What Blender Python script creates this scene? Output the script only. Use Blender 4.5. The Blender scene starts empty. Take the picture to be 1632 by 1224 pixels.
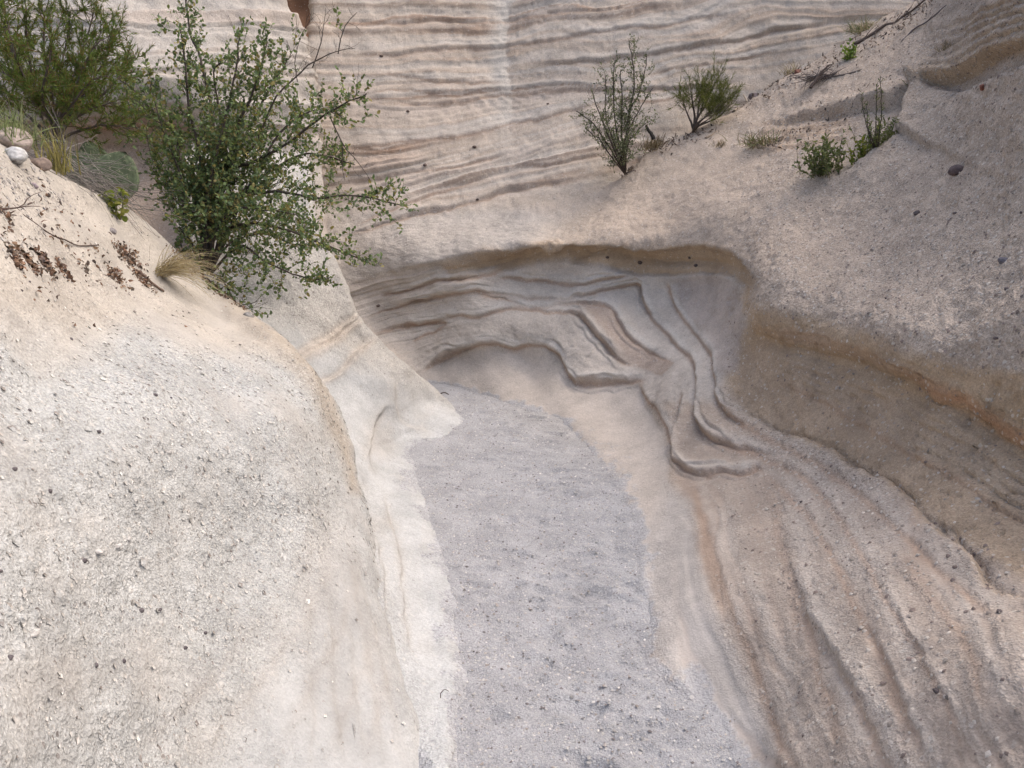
import bpy, math, random
import numpy as np
from mathutils import Vector, Matrix
from mathutils.bvhtree import BVHTree

# ------------------------------------------------------------------ camera, sky, sun, exposure
scene = bpy.context.scene
COL = scene.collection
cam_data = bpy.data.cameras.new('camera')
cam = bpy.data.objects.new('camera', cam_data)
COL.objects.link(cam)
scene.camera = cam
cam.location = (0.0, 0.0, 1.7)
cam.rotation_euler = (math.radians(75.0), 0.0, 0.0)
cam_data.sensor_width = 36.0
cam_data.lens = 28.26
cam_data.clip_start = 0.02
cam_data.clip_end = 500.0

SUN_EL, SUN_AZ = math.radians(57.0), math.radians(78.0)      # azimuth from +Y towards +X
world = bpy.data.worlds.new('World')
scene.world = world
world.use_nodes = True
wn = world.node_tree.nodes
wl = world.node_tree.links
wn.clear()
sky = wn.new('ShaderNodeTexSky')
sky.sky_type = 'NISHITA'
sky.sun_disc = False
sky.sun_elevation = SUN_EL
sky.sun_rotation = SUN_AZ
sky.air_density = 1.0
sky.dust_density = 6.0
sky.ozone_density = 0.6
bg = wn.new('ShaderNodeBackground')
bg.inputs['Strength'].default_value = 0.15
wo = wn.new('ShaderNodeOutputWorld')
wl.new(sky.outputs[0], bg.inputs[0])
wl.new(bg.outputs[0], wo.inputs[0])

sun_data = bpy.data.lights.new('sun', 'SUN')
sun_data.energy = 0.72
sun_data.angle = math.radians(90.0)
sun_data.color = (1.0, 0.965, 0.92)
sun = bpy.data.objects.new('sun', sun_data)
COL.objects.link(sun)
sd = Vector((math.sin(SUN_AZ) * math.cos(SUN_EL), math.cos(SUN_AZ) * math.cos(SUN_EL), math.sin(SUN_EL)))
sun.rotation_euler = sd.to_track_quat('Z', 'Y').to_euler()
sun.location = (3, 2, 9)

scene.view_settings.view_transform = 'Standard'
scene.view_settings.look = 'None'
scene.view_settings.gamma = 1.0
scene.view_settings.exposure = 0.72
scene.cycles.use_adaptive_sampling = True
scene.cycles.adaptive_threshold = 0.03
scene.cycles.max_bounces = 5
scene.cycles.diffuse_bounces = 4

rng = np.random.default_rng(7)
random.seed(7)

# ------------------------------------------------------------------ numpy helpers
_LAT = np.random.default_rng(11).uniform(-1, 1, 64 ** 3).astype(np.float32)


def pnoise(p):
    """smooth lattice noise, about -1..1, for an (n,3) array"""
    p = np.asarray(p, np.float32)
    i = np.floor(p)
    f = p - i
    i = i.astype(np.int32) & 63
    w = f * f * (3 - 2 * f)
    j = (i + 1) & 63
    x0, x1 = i[:, 0] * 4096, j[:, 0] * 4096
    y0, y1 = i[:, 1] * 64, j[:, 1] * 64
    z0, z1 = i[:, 2], j[:, 2]
    wx, wy, wz = w[:, 0], w[:, 1], w[:, 2]

    def lerp(base):
        a = _LAT[base + z0]
        return a + wz * (_LAT[base + z1] - a)
    a = lerp(x0 + y0); a = a + wy * (lerp(x0 + y1) - a)
    b = lerp(x1 + y0); b = b + wy * (lerp(x1 + y1) - b)
    return a + wx * (b - a)


def fbm(p, octaves=4, gain=0.5):
    s = np.zeros(len(p), np.float32); a = 1.0; q = np.array(p, np.float32) + 0.37
    for k in range(octaves):
        s += a * pnoise(q + 17.3 * k)
        q = q * 2.03; a *= gain
    return s


def smooth(e0, e1, x):
    t = np.clip((x - e0) / (e1 - e0), 0, 1)
    return t * t * (3 - 2 * t)


class Spline2:
    """thin plate spline through scattered (u, v, value) points"""
    def __init__(s, pts):
        a = np.array(pts, float)
        s.p = a[:, :2] / 500.0
        n = len(a)
        K = s.k(s.p, s.p) + 1e-4 * np.eye(n)
        P = np.c_[np.ones(n), s.p]
        s.w = np.linalg.solve(np.block([[K, P], [P.T, np.zeros((3, 3))]]), np.r_[a[:, 2], np.zeros(3)])

    def k(s, a, b):
        r = ((a[:, None] - b[None]) ** 2).sum(-1)
        return 0.5 * r * np.log(r + 1e-12)

    def __call__(s, u, v):
        out = np.zeros(len(u))
        for i in range(0, len(u), 60000):
            q = np.c_[u[i:i + 60000], v[i:i + 60000]] / 500.0
            out[i:i + 60000] = s.k(q, s.p) @ s.w[:-3] + np.c_[np.ones(len(q)), q] @ s.w[-3:]
        return out


def cr(n, t):
    """Catmull-Rom weights: (len(t), n) matrix"""
    t = np.clip(t, 0, n - 1 - 1e-6)
    i = np.floor(t).astype(int); f = t - i
    M = np.zeros((len(t), n)); r = np.arange(len(t))
    for k, w in ((-1, -.5 * f + f * f - .5 * f ** 3), (0, 1 - 2.5 * f * f + 1.5 * f ** 3),
                 (1, .5 * f + 2 * f * f - 1.5 * f ** 3), (2, -.5 * f * f + .5 * f ** 3)):
        np.add.at(M, (r, np.clip(i + k, 0, n - 1)), w)
    return M


def net(data):
    r, c, s = data
    a = np.array(s.split(), float).reshape(r, c, 5)
    a[..., 2:] /= 1000.0
    return a


def positions(N, axis, step, lo, hi):
    """sample positions along one axis of a net: dense where the chart coordinate is in lo..hi"""
    ch = N[..., :2]
    d = np.linalg.norm(np.diff(ch, axis=axis), axis=-1)
    w3 = np.linalg.norm(np.diff(N[..., 2:], axis=axis), axis=-1)
    mid = 0.5 * (np.take(ch, range(1, ch.shape[axis]), axis) + np.take(ch, range(ch.shape[axis] - 1), axis))
    inside = ((mid[..., 0] > lo[0]) & (mid[..., 0] < hi[0]) & (mid[..., 1] > lo[1]) & (mid[..., 1] < hi[1]))
    out = [0.0]
    for k in range(N.shape[axis] - 1):
        ins = np.take(inside, k, axis); L = np.take(d, k, axis)
        if ins.any():
            n = int(np.ceil(np.percentile(L[ins], 80) / step))
        else:
            n = int(np.ceil(np.median(np.take(w3, k, axis)) / 0.06))
        n = max(2, min(n, 60))
        out += list(k + (np.arange(n) + 1) / n)
    return np.array(out)


class Sheet:
    """a rock surface from a net of world points; carries chart coordinates for carving"""
    def __init__(s, data, step, lo, hi, flip=False):
        N = net(data)
        s.tr = positions(N, 0, step, lo, hi)
        s.tc = positions(N, 1, step, lo, hi)
        A = cr(N.shape[0], s.tr); B = cr(N.shape[1], s.tc)
        G = np.einsum('ij,jkc,lk->ilc', A, N, B, optimize=True)
        s.R, s.C = G.shape[:2]
        G = G.reshape(-1, 5)
        s.u, s.v, s.p = G[:, 0].copy(), G[:, 1].copy(), G[:, 2:].copy()
        s.row = np.repeat(s.tr, s.C); s.colm = np.tile(s.tc, s.R)
        s.flip = flip
        s.base = s.p.copy()
        s.normals()

    def normals(s):
        g = s.p.reshape(s.R, s.C, 3)
        n = np.cross(np.gradient(g, axis=1), np.gradient(g, axis=0)).reshape(-1, 3)
        n /= np.linalg.norm(n, axis=1)[:, None] + 1e-12
        s.n = -n if s.flip else n

    def move(s, d):
        s.p += s.n * d[:, None]

    def faces(s):
        i = np.arange(s.R * s.C).reshape(s.R, s.C)
        q = np.stack([i[:-1, :-1], i[:-1, 1:], i[1:, 1:], i[1:, :-1]], -1).reshape(-1, 4)
        return q[:, ::-1] if s.flip else q


def curve_dist(u, v, pts, reach):
    """signed distance (positive on the left of travel, i.e. above when drawn left to right) and travel 0..1"""
    pts = np.array(pts, float)
    # round the polyline
    for _ in range(1 if len(pts) > 8 else 2):
        a, b = pts[:-1], pts[1:]
        m = np.empty((2 * len(a), 2)); m[0::2] = .75 * a + .25 * b; m[1::2] = .25 * a + .75 * b
        pts = np.r_[pts[:1], m, pts[-1:]]
    lo, hi = pts.min(0) - reach, pts.max(0) + reach
    idx = np.nonzero((u > lo[0]) & (u < hi[0]) & (v > lo[1]) & (v < hi[1]))[0]
    P = np.c_[u[idx], v[idx]].astype(np.float32)
    best = np.full(len(idx), 1e9, np.float32); sg = np.zeros(len(idx), np.float32); tt = np.zeros(len(idx), np.float32)
    seg = np.diff(pts, axis=0); L = np.linalg.norm(seg, axis=1) + 1e-9; acc = np.r_[0, np.cumsum(L)]
    X, Y = P[:, 0], P[:, 1]
    for k in range(len(seg)):
        lo = np.minimum(pts[k], pts[k + 1]) - reach; hi = np.maximum(pts[k], pts[k + 1]) + reach
        m = np.nonzero((X > lo[0]) & (X < hi[0]) & (Y > lo[1]) & (Y < hi[1]))[0]
        t = seg[k] / L[k]
        qx, qy = X[m] - pts[k, 0], Y[m] - pts[k, 1]
        al = np.clip(qx * t[0] + qy * t[1], 0, L[k])
        d = np.hypot(qx - al * t[0], qy - al * t[1])
        b = d < best[m]
        mb = m[b]
        best[mb] = d[b]; sg[mb] = (qx * t[1] - qy * t[0])[b]; tt[mb] = ((acc[k] + al) / acc[-1])[b]
    return idx, best * np.where(sg >= 0, 1, -1), tt


def polymask(u, v, poly, soft):
    """1 inside a chart polygon, fading over soft units outside"""
    poly = np.array(poly, float)
    lo, hi = poly.min(0) - soft, poly.max(0) + soft
    out = np.zeros(len(u))
    idx = np.nonzero((u > lo[0]) & (u < hi[0]) & (v > lo[1]) & (v < hi[1]))[0]
    P = np.c_[u[idx], v[idx]]
    ins = np.zeros(len(idx), bool); dist = np.full(len(idx), 1e9)
    for a, b in zip(poly, np.roll(poly, -1, 0)):
        c = ((a[1] > P[:, 1]) != (b[1] > P[:, 1]))
        x = (b[0] - a[0]) * (P[:, 1] - a[1]) / (b[1] - a[1] + 1e-12) + a[0]
        ins ^= c & (P[:, 0] < x)
        e = b - a; L2 = e @ e + 1e-9
        t = np.clip(((P - a) @ e) / L2, 0, 1)
        dist = np.minimum(dist, np.linalg.norm(P - a - t[:, None] * e, axis=1))
    sd = np.where(ins, dist, -dist)
    out[idx] = smooth(-soft, soft, sd)
    return out


def mix(a, b, t):
    return a + (np.asarray(b) - a) * t[:, None]


def mesh_object(name, verts, faces, mat, smooth_shade=True, parent=None, colors=None, extra=None):
    verts = np.asarray(verts, np.float32); faces = np.asarray(faces, np.int32)
    me = bpy.data.meshes.new(name)
    k = faces.shape[1]
    me.vertices.add(len(verts)); me.vertices.foreach_set('co', verts.ravel())
    me.loops.add(faces.size); me.loops.foreach_set('vertex_index', faces.ravel())
    me.polygons.add(len(faces)); me.polygons.foreach_set('loop_start', np.arange(0, faces.size, k, dtype=np.int32))
    if smooth_shade:
        me.polygons.foreach_set('use_smooth', np.ones(len(faces), bool))
    me.update(calc_edges=True); me.validate()
    if colors is not None:
        at = me.color_attributes.new('tint', 'FLOAT_COLOR', 'POINT')
        c = np.ones((len(verts), 4), np.float32); c[:, :3] = colors
        at.data.foreach_set('color', c.ravel())
    for kx, vals in (extra or {}).items():
        at = me.attributes.new(kx, 'FLOAT', 'POINT')
        at.data.foreach_set('value', np.asarray(vals, np.float32))
    me.materials.append(mat)
    o = bpy.data.objects.new(name, me)
    COL.objects.link(o)
    if parent is not None:
        o.parent = parent
    return o


def tag(o, label=None, category=None, group=None, kind=None):
    for k, val in (('label', label), ('category', category), ('group', group), ('kind', kind)):
        if val:
            o[k] = val
    return o


# ------------------------------------------------------------------ materials
class Nodes:
    def __init__(s, name):
        s.m = bpy.data.materials.new(name)
        s.m.use_nodes = True
        s.t = s.m.node_tree
        s.t.nodes.clear()
        s.out = s.t.nodes.new('ShaderNodeOutputMaterial')
        s.b = s.t.nodes.new('ShaderNodeBsdfPrincipled')
        s.t.links.new(s.b.outputs[0], s.out.inputs[0])
        s.b.inputs['Specular IOR Level'].default_value = 0.15

    def new(s, t, **kw):
        n = s.t.nodes.new(t)
        for k, v in kw.items():
            setattr(n, k, v)
        return n

    def link(s, a, b):
        s.t.links.new(a, b)

    def val(s, sock, v):
        if isinstance(v, (int, float, tuple)):
            sock.default_value = v
        else:
            s.link(v, sock)

    def math(s, op, a, b=0.0, c=None, clamp=False):
        n = s.new('ShaderNodeMath', operation=op, use_clamp=clamp)
        s.val(n.inputs[0], a); s.val(n.inputs[1], b)
        if c is not None:
            s.val(n.inputs[2], c)
        return n.outputs[0]

    def ramp(s, x, lo, hi, a=0.0, b=1.0):
        n = s.new('ShaderNodeMapRange', clamp=True, interpolation_type='SMOOTHSTEP')
        s.val(n.inputs['Value'], x)
        for k, v in (('From Min', lo), ('From Max', hi), ('To Min', a), ('To Max', b)):
            n.inputs[k].default_value = v
        return n.outputs[0]

    def mixc(s, f, a, b, blend='MIX'):
        n = s.new('ShaderNodeMix', data_type='RGBA', blend_type=blend)
        s.val(n.inputs[0], f); s.val(n.inputs[6], a); s.val(n.inputs[7], b)
        return n.outputs[2]

    def noise(s, vec, scale, detail=3.0, rough=0.55):
        n = s.new('ShaderNodeTexNoise')
        n.inputs['Scale'].default_value = scale
        n.inputs['Detail'].default_value = detail
        n.inputs['Roughness'].default_value = rough
        s.link(vec, n.inputs['Vector'])
        return n.outputs[0]

    def voronoi(s, vec, scale, rnd=1.0):
        n = s.new('ShaderNodeTexVoronoi')
        n.inputs['Scale'].default_value = scale
        n.inputs['Randomness'].default_value = rnd
        s.link(vec, n.inputs['Vector'])
        return n.outputs['Distance'], n.outputs['Color']


def rock_material(name, grain=1.0, streak=False):
    M = Nodes(name)
    geo = M.new('ShaderNodeNewGeometry').outputs['Position']
    tint = M.new('ShaderNodeAttribute', attribute_name='tint').outputs['Color']
    grit = M.new('ShaderNodeAttribute', attribute_name='grit').outputs['Fac']
    wob = M.new('ShaderNodeVectorMath', operation='ADD')
    M.link(geo, wob.inputs[0])
    nz = M.new('ShaderNodeTexNoise'); nz.inputs['Scale'].default_value = 45.0; nz.inputs['Detail'].default_value = 2.0
    M.link(geo, nz.inputs['Vector'])
    sc = M.new('ShaderNodeVectorMath', operation='SCALE'); sc.inputs['Scale'].default_value = 0.012
    M.link(nz.outputs['Color'], sc.inputs[0]); M.link(sc.outputs[0], wob.inputs[1])
    pos = wob.outputs[0]
    d1, c1 = M.voronoi(pos, 140.0 * grain)
    d2, c2 = M.voronoi(pos, 46.0 * grain)
    sep = lambda c: M.new('ShaderNodeSeparateColor')
    s1 = sep(c1); M.link(c1, s1.inputs[0])
    s2 = sep(c2); M.link(c2, s2.inputs[0])
    mott = M.noise(geo, 5.0, 4.0, 0.62)
    fine = M.noise(geo, 170.0, 3.0, 0.7)
    # base colour: the layer's own tint, mottled
    col = M.mixc(1.0, tint, M.ramp(mott, 0.3, 0.7, 0.88, 1.10), 'MULTIPLY')
    g1 = M.ramp(s1.outputs[0], 0.0, 1.0, -0.17, 0.17)
    g1 = M.math('ADD', g1, M.ramp(fine, 0.25, 0.75, -0.22, 0.22))
    g1 = M.math('ADD', M.math('MULTIPLY', g1, M.math('ADD', M.math('MULTIPLY', grit, 0.78), 0.12)), 1.0)
    col = M.mixc(1.0, col, g1, 'MULTIPLY')
    # pale pumice clasts and dark lithic grains
    wm = M.math('MULTIPLY', M.ramp(s2.outputs[1], 0.80, 0.84), M.ramp(d2, 0.40, 0.28))
    wm = M.math('MULTIPLY', wm, M.math('MULTIPLY', grit, 0.55))
    col = M.mixc(wm, col, (0.66, 0.63, 0.585, 1.0))
    dm = M.math('MULTIPLY', M.ramp(s2.outputs[2], 0.915, 0.935), M.ramp(d2, 0.30, 0.20))
    dm = M.math('MULTIPLY', dm, M.math('MULTIPLY', grit, 0.85))
    col = M.mixc(dm, col, (0.16, 0.135, 0.125, 1.0))
    dm1 = M.math('MULTIPLY', M.ramp(s1.outputs[2], 0.90, 0.93), M.ramp(d1, 0.38, 0.22))
    dm1 = M.math('MULTIPLY', dm1, M.math('MULTIPLY', grit, 0.6))
    col = M.mixc(dm1, col, (0.22, 0.18, 0.15, 1.0))
    M.link(col, M.b.inputs['Base Color'])
    M.b.inputs['Roughness'].default_value = 0.95
    # relief
    h = M.math('MULTIPLY', d1, 0.55)
    h = M.math('ADD', h, M.math('MULTIPLY', wm, 0.5))
    h = M.math('ADD', h, M.math('MULTIPLY', M.noise(geo, 60.0, 3.0, 0.65), 1.1))
    h = M.math('MULTIPLY', h, M.math('ADD', M.math('MULTIPLY', grit, 0.9), 0.1))
    bp = M.new('ShaderNodeBump')
    bp.inputs['Strength'].default_value = 0.75
    bp.inputs['Distance'].default_value = 0.010
    M.link(h, bp.inputs['Height'])
    M.link(bp.outputs[0], M.b.inputs['Normal'])
    return M.m


MAT_ROCK = rock_material('tuff_rock')
MAT_FLOOR = rock_material('wash_gravel', 1.5)

# ------------------------------------------------------------------ rock colours (albedo of the layers themselves)
GREY = np.array((0.47, 0.435, 0.395))
PALE = np.array((0.56, 0.53, 0.49))
TAN = np.array((0.50, 0.42, 0.345))
PINK = np.array((0.46, 0.365, 0.30))
OCHRE = np.array((0.42, 0.312, 0.208))
BROWN = np.array((0.31, 0.215, 0.155))
SILT = np.array((0.478, 0.486, 0.486))
GRAVEL = np.array((0.385, 0.387, 0.402))

# ------------------------------------------------------------------ the main wall: back wall, alcove, right flank
def chart_warp(S, amp, sc):
    q = np.c_[S.u / sc, S.v / sc, np.zeros(len(S.u))]
    f = np.c_[S.u / 13.0, S.v / 13.0, np.zeros(len(S.u))]
    return S.u + amp * fbm(q, 3) + 1.6 * fbm(f, 2), S.v + amp * fbm(q + 50.0, 3) + 1.6 * fbm(f + 9.0, 2)


def ledge(S, U, V, pts, amp, above, below, taper=0.12, edge=1.6, jitter=0.25, fade=None):
    """a layer edge: rock swells above the line and is cut back below it"""
    reach = 4.0 * max(above, below)
    idx, d, t = curve_dist(U, V, pts, reach)
    e = smooth(0, taper, t) * smooth(0, taper, 1 - t) if taper else 1.0
    if fade:
        e = e * (1 - (1 - fade[1]) * smooth(fade[0], fade[0] + 0.4, t))
    j = 1 + jitter * fbm(np.c_[S.u[idx] / 70, S.v[idx] / 70, np.zeros(len(idx))], 2)
    up = np.exp(-np.abs(d) / above); dn = np.exp(-np.abs(d) / below)
    s = 0.5 + 0.5 * np.tanh(d / edge)
    S.disp[idx] += amp * e * j * (s * up - (1 - s) * dn)
    return idx, d, e


def groove(S, U, V, pts, depth, width, taper=0.15):
    idx, d, t = curve_dist(U, V, pts, 4 * width)
    e = smooth(0, taper, t) * smooth(0, taper, 1 - t)
    S.disp[idx] -= depth * e * np.exp(-(d / width) ** 2)
    return idx, d, e


def band(S, U, V, pts, colour, width, strength, taper=0.15):
    """tint along a line, for coloured layers and painted shade"""
    idx, d, t = curve_dist(U, V, pts, 3 * width)
    e = smooth(0, taper, t) * smooth(0, taper, 1 - t)
    S.col[idx] = mix(S.col[idx], colour, strength * e * np.exp(-(d / width) ** 2))


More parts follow.
